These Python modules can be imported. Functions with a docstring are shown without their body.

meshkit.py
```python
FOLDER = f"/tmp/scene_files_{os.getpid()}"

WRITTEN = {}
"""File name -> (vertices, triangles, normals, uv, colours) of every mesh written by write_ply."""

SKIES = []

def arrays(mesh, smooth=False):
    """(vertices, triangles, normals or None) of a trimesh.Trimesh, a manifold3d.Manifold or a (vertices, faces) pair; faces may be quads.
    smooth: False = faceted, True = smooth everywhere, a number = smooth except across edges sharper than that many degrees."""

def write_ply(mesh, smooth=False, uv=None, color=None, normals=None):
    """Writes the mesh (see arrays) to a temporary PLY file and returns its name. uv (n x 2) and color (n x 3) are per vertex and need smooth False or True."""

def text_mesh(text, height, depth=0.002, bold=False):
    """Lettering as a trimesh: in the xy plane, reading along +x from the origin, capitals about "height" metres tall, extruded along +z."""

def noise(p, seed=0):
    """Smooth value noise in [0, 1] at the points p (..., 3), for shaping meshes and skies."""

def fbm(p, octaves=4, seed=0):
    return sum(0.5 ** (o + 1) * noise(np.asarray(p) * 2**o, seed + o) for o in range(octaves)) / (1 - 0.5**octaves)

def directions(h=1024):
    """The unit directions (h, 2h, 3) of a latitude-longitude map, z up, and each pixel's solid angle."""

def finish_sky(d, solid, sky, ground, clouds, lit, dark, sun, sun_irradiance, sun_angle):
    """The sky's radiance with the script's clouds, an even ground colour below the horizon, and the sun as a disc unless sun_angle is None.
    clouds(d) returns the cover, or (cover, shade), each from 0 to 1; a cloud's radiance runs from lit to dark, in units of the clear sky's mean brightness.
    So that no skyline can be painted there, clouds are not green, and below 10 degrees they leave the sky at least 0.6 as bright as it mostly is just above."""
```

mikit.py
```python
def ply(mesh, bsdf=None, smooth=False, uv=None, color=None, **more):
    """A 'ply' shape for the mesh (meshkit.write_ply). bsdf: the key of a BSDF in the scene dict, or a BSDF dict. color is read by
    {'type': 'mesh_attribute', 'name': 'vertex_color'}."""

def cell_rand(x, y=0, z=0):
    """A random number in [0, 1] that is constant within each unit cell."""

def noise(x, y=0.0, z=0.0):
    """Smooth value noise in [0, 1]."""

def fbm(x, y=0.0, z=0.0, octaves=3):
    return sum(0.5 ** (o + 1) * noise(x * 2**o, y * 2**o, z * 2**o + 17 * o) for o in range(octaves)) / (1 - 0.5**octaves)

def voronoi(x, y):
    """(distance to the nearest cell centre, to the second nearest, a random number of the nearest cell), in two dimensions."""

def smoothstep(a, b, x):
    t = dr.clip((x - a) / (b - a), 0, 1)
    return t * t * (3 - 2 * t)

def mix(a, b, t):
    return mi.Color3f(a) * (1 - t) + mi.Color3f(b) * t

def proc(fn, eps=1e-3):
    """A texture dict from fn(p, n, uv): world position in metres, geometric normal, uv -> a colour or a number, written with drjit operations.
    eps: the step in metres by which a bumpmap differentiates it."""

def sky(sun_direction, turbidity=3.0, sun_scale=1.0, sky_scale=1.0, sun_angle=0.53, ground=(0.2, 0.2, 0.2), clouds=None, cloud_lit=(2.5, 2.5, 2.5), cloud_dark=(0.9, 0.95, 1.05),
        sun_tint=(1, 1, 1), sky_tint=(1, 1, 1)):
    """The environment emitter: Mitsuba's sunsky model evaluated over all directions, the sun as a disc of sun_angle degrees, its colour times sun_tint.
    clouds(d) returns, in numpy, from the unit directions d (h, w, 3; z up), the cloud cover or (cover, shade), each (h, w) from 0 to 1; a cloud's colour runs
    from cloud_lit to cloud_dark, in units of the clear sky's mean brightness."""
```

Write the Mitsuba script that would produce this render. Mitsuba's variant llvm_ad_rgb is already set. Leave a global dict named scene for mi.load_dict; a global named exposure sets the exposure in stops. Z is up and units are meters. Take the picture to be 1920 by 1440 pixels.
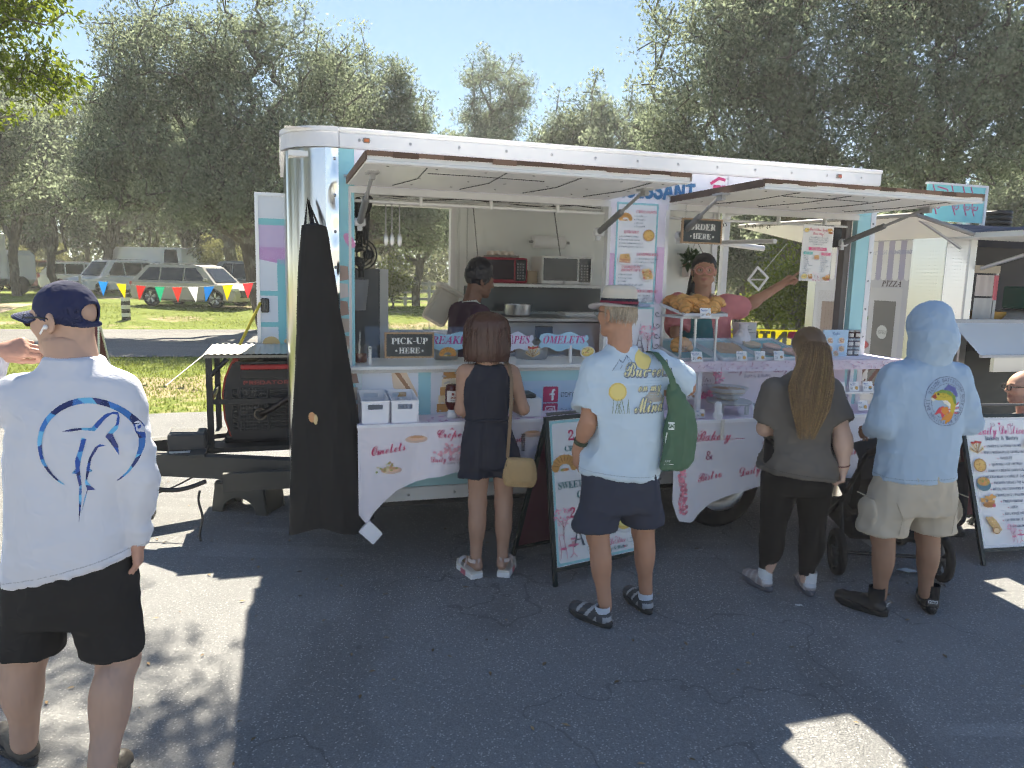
import math, glob, os
import numpy as np, trimesh, shapely, mitsuba as mi, drjit as dr, mikit, meshkit
import shapely.geometry as sg
from shapely import affinity
from scipy.spatial import cKDTree
# ------------------------------------------------------------------ camera, sky, exposure
T4 = mi.ScalarTransform4f
CAM_H, PITCH, ROLL, FPX = 1.84, math.radians(8.3), math.radians(1.4), 1400.0
_f = np.array([0, math.cos(PITCH), -math.sin(PITCH)])
_r0 = np.array([1.0, 0, 0]); _u0 = np.cross(_r0, _f)
_up = -math.sin(ROLL) * _r0 + math.cos(ROLL) * _u0
scene, labels = {}, {}
scene['camera'] = {'type': 'perspective', 'fov': math.degrees(2 * math.atan(960 / FPX)), 'fov_axis': 'x', 'near_clip': 0.05, 'far_clip': 1500.0,
                   'to_world': T4().look_at(origin=[0, 0, CAM_H], target=[0, float(_f[1]), CAM_H + float(_f[2])], up=_up.tolist())}
SUN_AZ, SUN_EL = math.radians(11.5), math.radians(50.4)
SUN = np.array([-math.sin(SUN_AZ) * math.cos(SUN_EL), math.cos(SUN_AZ) * math.cos(SUN_EL), math.sin(SUN_EL)])
def cloud_cover(d):
    c = np.array([-0.59, 0.78, 0.27]); c /= np.linalg.norm(c)
    n = meshkit.fbm(d * 14.0 + 3.0, 4, 5)
    s = np.sqrt(((d[..., 0] - c[0]) / 0.07) ** 2 + ((d[..., 1] - c[1]) / 0.07) ** 2 + ((d[..., 2] - c[2]) / 0.03) ** 2)
    return np.clip((1.25 - s) * 1.6 + (n - 0.5) * 2.2, 0, 1) * (d[..., 2] > 0)
scene['sky'] = mikit.sky(SUN.tolist(), turbidity=2.3, sky_scale=0.38, sun_tint=(0.93, 1.02, 1.10), clouds=cloud_cover, cloud_lit=(2.6, 2.6, 2.6), cloud_dark=(1.6, 1.7, 1.8), ground=(0.22, 0.21, 0.18))
exposure = 3.75
# ------------------------------------------------------------------ materials
rng = np.random.default_rng(7)
def unpack(p, n, uv):
    a = dr.floor((uv.x + 0.5) / 256); b = uv.x - 256 * a
    r, g = a / 255, b / 255
    return mi.Color3f(r, g, dr.maximum(1 - r - g, 0)) * uv.y
VC = mikit.proc(unpack)
def rgb(*c):
    return {'type': 'rgb', 'value': [float(x) for x in c]}
def two(b):
    return {'type': 'twosided', 'bsdf': b}
def prin(color=None, **k):
    return two({'type': 'principled', 'base_color': color if color is not None else VC, **k})
def srgb(h):
    v = np.array([int(h[i:i + 2], 16) for i in (0, 2, 4)]) / 255.0
    return np.where(v < 0.04045, v / 12.92, ((v + 0.055) / 1.055) ** 2.4)
scene['matte'] = prin(roughness=0.85, specular=0.25)
scene['satin'] = prin(roughness=0.45, specular=0.4)
scene['gloss'] = prin(roughness=0.16, specular=0.5)
scene['paint'] = prin(roughness=0.4, specular=0.5, clearcoat=1.0, clearcoat_gloss=0.95)
scene['metal'] = prin(roughness=0.34, metallic=0.95, specular=0.5)
scene['chrome'] = prin(roughness=0.13, metallic=1.0)
scene['print'] = prin(roughness=0.55, specular=0.3)
scene['skin'] = prin(VC, roughness=0.48, specular=0.35, sheen=0.1)
scene['hair'] = prin(roughness=0.42, specular=0.5)
scene['pane'] = {'type': 'thindielectric', 'int_ior': 1.5}
scene['leaf'] = {'type': 'principledthin', 'base_color': VC, 'roughness': 0.38, 'diff_trans': 1.15, 'eta': 1.5}
_n = mikit.noise
scene['cloth'] = two({'type': 'bumpmap', 'scale': 0.0022,
    'tex': mikit.proc(lambda p, n, uv: mikit.fbm(p.x * 160, p.y * 160, p.z * 160, 2) + 3.0 * mikit.fbm(p.x * 21, p.y * 21, p.z * 13, 2), 2e-3),
    'bsdf': {'type': 'principled', 'base_color': VC, 'roughness': 0.85, 'specular': 0.2, 'sheen': 0.35}})
def asphalt_col(p, n, uv):
    g = mikit.voronoi(p.x * 95, p.y * 95)
    stone = mikit.smoothstep(0.55, 0.1, g[0])
    pale = mikit.smoothstep(0.86, 0.93, g[2]) * stone
    blot = mikit.fbm(p.x * 0.9, p.y * 0.9, 0.0, 4)
    fine = mikit.noise(p.x * 210, p.y * 210, 0.0)
    v = 0.182 + 0.05 * (blot - 0.5) + 0.075 * stone * (g[2] - 0.25) + 0.07 * (fine - 0.5)
    w = mikit.smoothstep(0.60, 0.72, mikit.fbm(p.x * 2.3 + 9, p.y * 2.3, 3.0, 3)) * 0.010
    c = mi.Color3f(v + w, v * 1.01 + w, v * 1.02 + w)
    q = mikit.fbm(p.x * 1.7 + 5, p.y * 1.7, 7.0, 4); crack = mikit.smoothstep(0.010, 0.003, dr.abs(q - 0.5)) * mikit.smoothstep(0.58, 0.68, mikit.fbm(p.x * 0.5, p.y * 0.5, 2.0, 2))
    oil = mikit.smoothstep(0.66, 0.78, mikit.fbm(p.x * 1.3 + 31, p.y * 1.3 + 7, 5.0, 3)); scuff = mikit.smoothstep(0.62, 0.70, mikit.fbm(p.x * 0.7 + 3, p.y * 9.0, 1.0, 3)) * mikit.smoothstep(0.5, 0.6, mikit.fbm(p.x * 0.8, p.y * 0.8, 4.0, 2))
    c = c * (1 - 0.16 * oil) * (1 - 0.28 * crack) * (1 + 0.18 * scuff)
    return mikit.mix(c, mi.Color3f(0.46, 0.45, 0.43), pale * 0.85)
scene['asphalt'] = two({'type': 'bumpmap', 'scale': 0.003, 'tex': mikit.proc(lambda p, n, uv: mikit.smoothstep(0.6, 0.0, mikit.voronoi(p.x * 95, p.y * 95)[0]) + mikit.noise(p.x * 210, p.y * 210), 1.5e-3),
                        'bsdf': {'type': 'principled', 'base_color': mikit.proc(asphalt_col), 'roughness': 0.8, 'specular': 0.3}})
def road_col(p, n, uv):
    b = mikit.fbm(p.x * 0.5, p.y * 1.6, 0.0, 4)
    f = mikit.noise(p.x * 55, p.y * 55)
    v = 0.15 + 0.10 * (b - 0.5) + 0.06 * (f - 0.5)
    return mi.Color3f(v * 1.02, v, v * 0.97)
scene['old_asphalt'] = prin(mikit.proc(road_col), roughness=0.9, specular=0.2)
def turf_col(p, n, uv):
    b = mikit.fbm(p.x * 0.35, p.y * 0.35, 0.0, 4)
    f = mikit.fbm(p.x * 7, p.y * 7, 1.0, 3)
    green = mikit.mix(mi.Color3f(0.075, 0.105, 0.02), mi.Color3f(0.17, 0.20, 0.04), f)
    dry = mikit.mix(mi.Color3f(0.20, 0.16, 0.09), mi.Color3f(0.30, 0.25, 0.16), f)
    return mikit.mix(green, dry, mikit.smoothstep(0.56, 0.72, b + 0.25 * (f - 0.5)))
scene['turf'] = prin(mikit.proc(turf_col), roughness=0.95, specular=0.1)
scene['sand'] = prin(mikit.proc(lambda p, n, uv: mikit.mix(mi.Color3f(0.33, 0.27, 0.19), mi.Color3f(0.20, 0.17, 0.09), mikit.smoothstep(0.45, 0.7, mikit.fbm(p.x * 0.6, p.y * 1.2, 0.0, 5)))), roughness=0.95, specular=0.1)
def bark_col(p, n, uv):
    f = mikit.fbm(p.x * 22, p.y * 22, p.z * 5, 3)
    l = mikit.smoothstep(0.56, 0.7, mikit.fbm(p.x * 5, p.y * 5, p.z * 3, 3))
    return mikit.mix(mikit.mix(mi.Color3f(0.05, 0.042, 0.033), mi.Color3f(0.15, 0.13, 0.11), f), mi.Color3f(0.24, 0.24, 0.20), l * 0.6)
scene['bark'] = two({'type': 'bumpmap', 'scale': 0.02, 'tex': mikit.proc(lambda p, n, uv: mikit.fbm(p.x * 22, p.y * 22, p.z * 5, 3), 4e-3),
                     'bsdf': {'type': 'principled', 'base_color': mikit.proc(bark_col), 'roughness': 0.95, 'specular': 0.1}})
def tread(p, n, uv):
    u, v = uv.x * 28, uv.y * 28
    a = dr.floor(u); b = dr.floor(v)
    fu, fv = u - a - 0.5, v - b - 0.5
    par = (a + b) - 2 * dr.floor((a + b) * 0.5)
    x = dr.select(par > 0.5, fu, fv); y = dr.select(par > 0.5, fv, fu)
    return mikit.smoothstep(0.3, 0.0, dr.sqrt(dr.square(x * 0.75) + dr.square(y * 2.2)))
scene['tread_plate'] = two({'type': 'bumpmap', 'scale': 0.008, 'tex': mikit.proc(tread, 1.5e-3), 'bsdf': {'type': 'principled', 'base_color': rgb(0.72, 0.72, 0.73), 'metallic': 1.0, 'roughness': 0.22}})
scene['nose_metal'] = two({'type': 'bumpmap', 'scale': 0.004, 'tex': mikit.proc(lambda p, n, uv: mikit.fbm(p.x * 3.5 + p.y * 2.5, 0.4 * p.z, p.y * 1.0, 2), 1e-2),
                           'bsdf': {'type': 'principled', 'base_color': rgb(0.66, 0.66, 0.67), 'metallic': 1.0, 'roughness': 0.17}})
# ------------------------------------------------------------------ mesh builder
def lin(c):
    return srgb(c) if isinstance(c, str) else np.asarray(c, float)
def frame(o, x, y, z):
    m = np.eye(4); m[:3, 0], m[:3, 1], m[:3, 2], m[:3, 3] = x, y, z, o
    return m
def rotz(a, o=(0, 0, 0)):
    c, s = math.cos(a), math.sin(a)
    return frame(o, [c, s, 0], [-s, c, 0], [0, 0, 1])
def rotx(a):
    c, s = math.cos(a), math.sin(a)
    return frame((0, 0, 0), [1, 0, 0], [0, c, s], [0, -s, c])
def roty(a):
    c, s = math.cos(a), math.sin(a)
    return frame((0, 0, 0), [c, 0, -s], [0, 1, 0], [s, 0, c])
def trans(x, y, z):
    m = np.eye(4); m[:3, 3] = (x, y, z)
    return m
def app(m, v):
    return np.asarray(v, float) @ m[:3, :3].T + m[:3, 3]
def unit(v):
    v = np.asarray(v, float)
    return v / max(np.linalg.norm(v), 1e-12)
def perp(z):
    z = unit(z)
    x = unit(np.cross(z, [0, 0, 1] if abs(z[2]) < 0.9 else [1, 0, 0]))
    return x, np.cross(z, x)
BOXF = np.array([[0, 2, 3, 1], [4, 5, 7, 6], [0, 1, 5, 4], [2, 6, 7, 3], [0, 4, 6, 2], [1, 3, 7, 5]])
class M:
    """Collects vertices, triangles and colours. Shared vertices are smooth, separate ones are sharp."""
    def __init__(self, m=None):
        self.v, self.f, self.c, self.n, self.m = [], [], [], 0, m
    def raw(self, v, f, col):
        v = np.asarray(v, float).reshape(-1, 3); f = np.asarray(f, int)
        if f.shape[1] == 4:
            f = np.vstack([f[:, [0, 1, 2]], f[:, [0, 2, 3]]])
        c = lin(col)
        c = np.broadcast_to(c, (len(v), 3)) if c.ndim == 1 else c
        if self.m is not None:
            v = app(self.m, v)
        self.v.append(v); self.f.append(f + self.n); self.c.append(c); self.n += len(v)
        return self
    def flat(self, v, f, col):
        v = np.asarray(v, float); f = np.asarray(f, int)
        c = lin(col)
        if c.ndim == 2:
            c = c[f].reshape(-1, 3)
        k = f.shape[1]
        return self.raw(v[f].reshape(-1, 3), np.arange(f.size).reshape(-1, k), c)
    def mesh(self, t, col, smooth=30):
        v, f, _ = meshkit.arrays(t, smooth)
        return self.raw(v, f, col) if smooth else self.flat(v, f, col)
    def box(self, lo, hi, col, m=None, b=0.0):
        lo, hi = np.minimum(lo, hi), np.maximum(lo, hi)
        if b:
            b = min(b, 0.49 * (hi - lo).min()); p = []
            for k in range(3):
                for s in np.ndindex(2, 2, 2):
                    q = np.where(s, hi - b, lo + b).astype(float); q[k] = (lo, hi)[s[k]][k]; p.append(q)
            t = trimesh.convex.convex_hull(np.array(p)); v, f = t.vertices, t.faces
        else:
            v = np.array([[(lo, hi)[i][0], (lo, hi)[j][1], (lo, hi)[k][2]] for i in (0, 1) for j in (0, 1) for k in (0, 1)]); f = BOXF
        return self.flat(v if m is None else app(m, v), f, col)
    def quad(self, a, b, c, d, col):
        return self.raw([a, b, c, d], [[0, 1, 2], [0, 2, 3]], col)
    def cyl(self, a, b, r, col, r1=None, seg=16, caps=True):
        a, b = np.asarray(a, float), np.asarray(b, float); r1 = r if r1 is None else r1
        x, y = perp(b - a); t = np.arange(seg) * 2 * math.pi / seg
        ring = np.cos(t)[:, None] * x + np.sin(t)[:, None] * y
        i = np.arange(seg); j = (i + 1) % seg
        self.raw(np.vstack([a + ring * r, b + ring * r1]), np.stack([i, j, j + seg, i + seg], 1), col)
        if caps:
            for p, rr, o in ((a, r, -1), (b, r1, 1)):
                if rr > 1e-6:
                    self.raw(np.vstack([p + ring * rr, [p]]), np.stack([i, j, 0 * i + seg], 1)[:, ::o], col)
        return self
    def tube(self, path, r, col, seg=8, closed=False):
        p = np.asarray(path, float); n = len(p); r = np.broadcast_to(r, n)
        tg = np.roll(p, -1, 0) - np.roll(p, 1, 0)
        if not closed:
            tg[0], tg[-1] = p[1] - p[0], p[-1] - p[-2]
        tg /= np.maximum(np.linalg.norm(tg, axis=1, keepdims=True), 1e-9)
        x = perp(tg[0])[0]; vs = []; t = np.arange(seg) * 2 * math.pi / seg
        for k in range(n):
            x = unit(x - tg[k] * (x @ tg[k])); y = np.cross(tg[k], x)
            vs.append(p[k] + r[k] * (np.cos(t)[:, None] * x + np.sin(t)[:, None] * y))
        i = np.arange(seg); j = (i + 1) % seg; f = []
        for k in range(n if closed else n - 1):
            a, b = k * seg, ((k + 1) % n) * seg
            f.append(np.stack([a + i, a + j, b + j, b + i], 1))
        v = np.vstack(vs)
        if not closed:
            v = np.vstack([v, p[:1], p[-1:]]); e = n * seg
            f.append(np.stack([j, i, 0 * i + e, 0 * i + e], 1)); f.append(np.stack([i + e - seg, j + e - seg, 0 * i + e + 1, 0 * i + e + 1], 1))
        c = lin(col)
        if c.ndim == 2:
            c = np.vstack([np.repeat(c, seg, 0)] + ([] if closed else [c[:1], c[-1:]]))
        f = np.vstack(f); t1, t2 = f[:, [0, 1, 2]], f[:, [0, 2, 3]]
        t2 = t2[(t2[:, 1] != t2[:, 2])]
        return self.raw(v, np.vstack([t1, t2]), c)
    def lathe(self, prof, col, o=(0, 0, 0), seg=24, axis=(0, 0, 1), sx=1.0):
        """prof: (radius, height) points; sharp where a point is repeated."""
        prof = np.asarray(prof, float); x, y = perp(axis); z = unit(axis)
        t = np.arange(seg) * 2 * math.pi / seg; i = np.arange(seg); j = (i + 1) % seg
        ring = np.cos(t)[:, None] * x * sx + np.sin(t)[:, None] * y
        v = np.vstack([np.asarray(o, float) + ring * r + z * h for r, h in prof]); f = []
        for k in range(len(prof) - 1):
            if np.abs(prof[k] - prof[k + 1]).max() > 1e-9:
                f.append(np.stack([k * seg + i, k * seg + j, (k + 1) * seg + j, (k + 1) * seg + i], 1))
        return self.raw(v, np.vstack(f), col)
    def prism(self, poly, d, col, m=None):
        """poly: (n, 2) outline or shapely polygon in x, y; extruded from z = 0 to d."""
        g = poly if hasattr(poly, 'geom_type') else sg.Polygon(poly)
        for q in getattr(g, 'geoms', [g]):
            if q.area < 1e-9:
                continue
            t = trimesh.creation.extrude_polygon(q, d, engine='earcut')
            self.flat(t.vertices if m is None else app(m, t.vertices), t.faces, col)
        return self
    def sheet(self, poly, z, col, m=None):
        g = poly if hasattr(poly, 'geom_type') else sg.Polygon(poly)
        for q in getattr(g, 'geoms', [g]):
            if q.area < 1e-10:
                continue
            v, f = trimesh.creation.triangulate_polygon(q, engine='earcut')
            v = np.c_[v, np.full(len(v), z)]
            self.raw(v if m is None else app(m, v), f, col)
        return self
    def ball(self, c, r, col, m=None, sub=2):
        t = trimesh.creation.icosphere(sub); v = t.vertices * np.asarray(r) + (0 if m is not None else np.asarray(c))
        if m is not None:
            v = app(m, v) + np.asarray(c)
        return self.raw(v, t.faces, col)
    def grid(self, P, col, wrap=False):
        """P: (n, m, 3) points of a smooth sheet."""
        n, m = P.shape[:2]; k = np.arange(n * m).reshape(n, m)
        q = np.stack([k[:-1, :-1], k[1:, :-1], k[1:, 1:], k[:-1, 1:]], -1).reshape(-1, 4)
        if wrap:
            q = np.vstack([q, np.stack([k[:-1, -1], k[1:, -1], k[1:, 0], k[:-1, 0]], -1)])
        c = lin(col)
        return self.raw(P.reshape(-1, 3), q, c.reshape(-1, 3) if c.ndim == 3 else c)
    def add(self, o, m=None):
        if o.n:
            v, f, c = o.out()
            self.raw(v if m is None else app(m, v), f, c)
        return self
    def out(self):
        return np.vstack(self.v), np.vstack(self.f), np.vstack(self.c)
def key_for(k):
    if k not in scene and k not in labels:
        return k
    i = 1
    while f'{k}_{i:03d}' in scene or f'{k}_{i:03d}' in labels:
        i += 1
    return f'{k}_{i:03d}'
def thing(name, label, cat, group=None):
    k = key_for(name); labels[k] = {'label': label, 'category': cat}
    if group:
        labels[k]['group'] = group
    return k
PLAIN = ('asphalt', 'old_asphalt', 'turf', 'sand', 'bark', 'tread_plate', 'nose_metal', 'pane')
def put(k, mb, mat, uv=None, **more):
    v, f, c = mb.out()
    a, b, d = v[f[:, 0]], v[f[:, 1]], v[f[:, 2]]
    f = f[np.linalg.norm(np.cross(b - a, d - a), axis=1) > 1e-12]
    n = np.zeros_like(v); fn = np.cross(v[f[:, 1]] - v[f[:, 0]], v[f[:, 2]] - v[f[:, 0]])
    for j in range(3):
        np.add.at(n, f[:, j], fn)
    L = np.linalg.norm(n, axis=1, keepdims=True); n = np.where(L > 1e-30, n / np.maximum(L, 1e-30), [0, 0, 1.0])
    if mat not in PLAIN:
        s = np.maximum(c.sum(1), 1e-6); code = np.round(255 * c[:, 0] / s) * 256 + np.round(255 * c[:, 1] / s)
        bad = (code[f[:, 0]] != code[f[:, 1]]) | (code[f[:, 0]] != code[f[:, 2]])
        if bad.any():
            g = f[bad]; m = len(v); v, n, s = np.vstack([v, v[g.ravel()]]), np.vstack([n, n[g.ravel()]]), np.r_[s, s[g.ravel()]]
            code = np.r_[code, np.repeat(code[g[:, 0]], 3)]; f = f.copy(); f[bad] = m + np.arange(g.size).reshape(-1, 3)
        uv = np.c_[code, s]
    scene[k] = {'type': 'ply', 'filename': meshkit.write_ply((v, f), False, uv, None, n), 'face_normals': False, 'bsdf': {'type': 'ref', 'id': mat}, **more}
    return k
def part(parent, name, mb, mat, label=None, stuff=False, uv=None, emit=None):
    k = key_for(f'{parent}__{name}')
    put(k, mb, mat, uv, **({'emitter': emit} if emit else {}))
    if label:
        labels[k] = {'label': label}
    if stuff:
        labels.setdefault(k, {})['kind'] = 'stuff'
    return k
def solo(name, mb, mat, label, cat, group=None):
    k = thing(name, label, cat, group)
    return put(k, mb, mat)
def struct(name, mb, mat, stuff=None):
    k = key_for(name); put(k, mb, mat); labels[k] = {'kind': 'stuff' if stuff else 'structure'}
    if stuff:
        labels[k].update(label=stuff[0], category=stuff[1])
    return k
# ------------------------------------------------------------------ lettering: runs of the font's dots, as flat print
def _font(size, which):
    from PIL import ImageFont
    pat = {'math': 'NotoSansMath*', 'sans': 'Inter*'}[which]
    return ImageFont.truetype(glob.glob('/opt/blender-*/*/datafiles/fonts/' + pat)[0], size)
_FONTS = {}
def styled(text, style):
    """plain letters -> the mathematical alphabets of the font (serif bold, serif, script, bold script)"""
    base = {'serifbold': (0x1D400, 0x1D41A, 0x1D7CE), 'script': (0x1D4D0, 0x1D4EA, None), 'italic': (0x1D468, 0x1D482, None), 'frak': (0x1D56C, 0x1D586, None)}[style]
    out = ''
    for ch in text:
        if 'A' <= ch <= 'Z':
            out += chr(base[0] + ord(ch) - 65)
        elif 'a' <= ch <= 'z':
            out += chr(base[1] + ord(ch) - 97)
        elif ch.isdigit() and base[2]:
            out += chr(base[2] + ord(ch) - 48)
        else:
            out += ch
    return out
def text_runs(text, style='sans', res=16, bold=0):
    """((n, 4) boxes x0, y0, x1, y1 with capitals 1 high, width)"""
    key = (text, style, res, bold)
    if key in _FONTS:
        return _FONTS[key]
    which = 'sans' if style == 'sans' else 'math'
    fk = (which, res)
    if fk not in _FONTS:
        _FONTS[fk] = _font(int(round(res / 0.72)), which)
    font = _FONTS[fk]
    s = text if style == 'sans' else styled(text, style)
    x0, y0, x1, y1 = font.getbbox(s, anchor='ls', stroke_width=bold)
    mask = font.getmask(s, mode='L', anchor='ls', stroke_width=bold)
    w, h = mask.size
    a = np.array(list(mask), float).reshape(h, w) > 110
    on = np.pad(a, ((0, 0), (1, 1))).astype(np.int8)
    r, st = np.nonzero(np.diff(on, axis=1) == 1); en = np.nonzero(np.diff(on, axis=1) == -1)[1]
    b = np.stack([st + x0, -(r + 1.0) - y0, en + x0, -(r + 0.0) - y0], 1) / res
    b[:, [0, 2]] -= x0 / res
    _FONTS[key] = (b, w / res)
    return _FONTS[key]
class Print:
    """Flat print on a board: coloured shapes in board coordinates, each layer a little above the one below."""
    def __init__(self, m, step=0.0009, base=0.0015):
        self.b, self.m, self.z, self.step = M(), m, base, step
    def up(self):
        self.z += self.step
        return self
    def _put(self, v2, f, col):
        v = np.c_[v2, np.full(len(v2), self.z)]
        self.b.raw(app(self.m, v), f, col)
    def rect(self, x0, y0, x1, y1, col):
        self._put(np.array([[x0, y0], [x1, y0], [x1, y1], [x0, y1]]), np.array([[0, 1, 2], [0, 2, 3]]), col)
        return self
    def poly(self, g, col):
        g = g if hasattr(g, 'geom_type') else sg.Polygon(g)
        for q in getattr(g, 'geoms', [g]):
            if q.geom_type == 'Polygon' and q.area > 1e-9:
                v, f = trimesh.creation.triangulate_polygon(q, engine='earcut')
                self._put(v, f, col)
        return self
    def ell(self, x, y, rx, ry, col, rot=0, seg=18):
        t = np.arange(seg) * 2 * math.pi / seg
        p = np.c_[np.cos(t) * rx, np.sin(t) * ry]; c, s = math.cos(rot), math.sin(rot)
        p = p @ np.array([[c, s], [-s, c]]) + [x, y]
        self._put(p, np.array([[0, k, k + 1] for k in range(1, seg - 1)]), col)
        return self
    def line(self, pts, w, col):
        return self.poly(sg.LineString(pts).buffer(w / 2, cap_style='flat'), col)
    def text(self, s, x, y, h, col, style='sans', res=14, bold=0, align='l', slant=0.0, rot=0.0, stretch=1.0):
        b, w = text_runs(s, style, res, bold)
        dx = {'l': 0, 'c': -w / 2, 'r': -w}[align]
        v = np.stack([b[:, [0, 1]], b[:, [2, 1]], b[:, [2, 3]], b[:, [0, 3]]], 1).reshape(-1, 2)
        v[:, 0] = (v[:, 0] + dx) * stretch
        v[:, 0] += v[:, 1] * slant
        v *= h; c, sn = math.cos(rot), math.sin(rot)
        v = v @ np.array([[c, sn], [-sn, c]]) + [x, y]
        k = np.arange(len(b))[:, None] * 4
        self._put(v, np.vstack([k + [0, 1, 2], k + [0, 2, 3]]), col)
        return self
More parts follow.
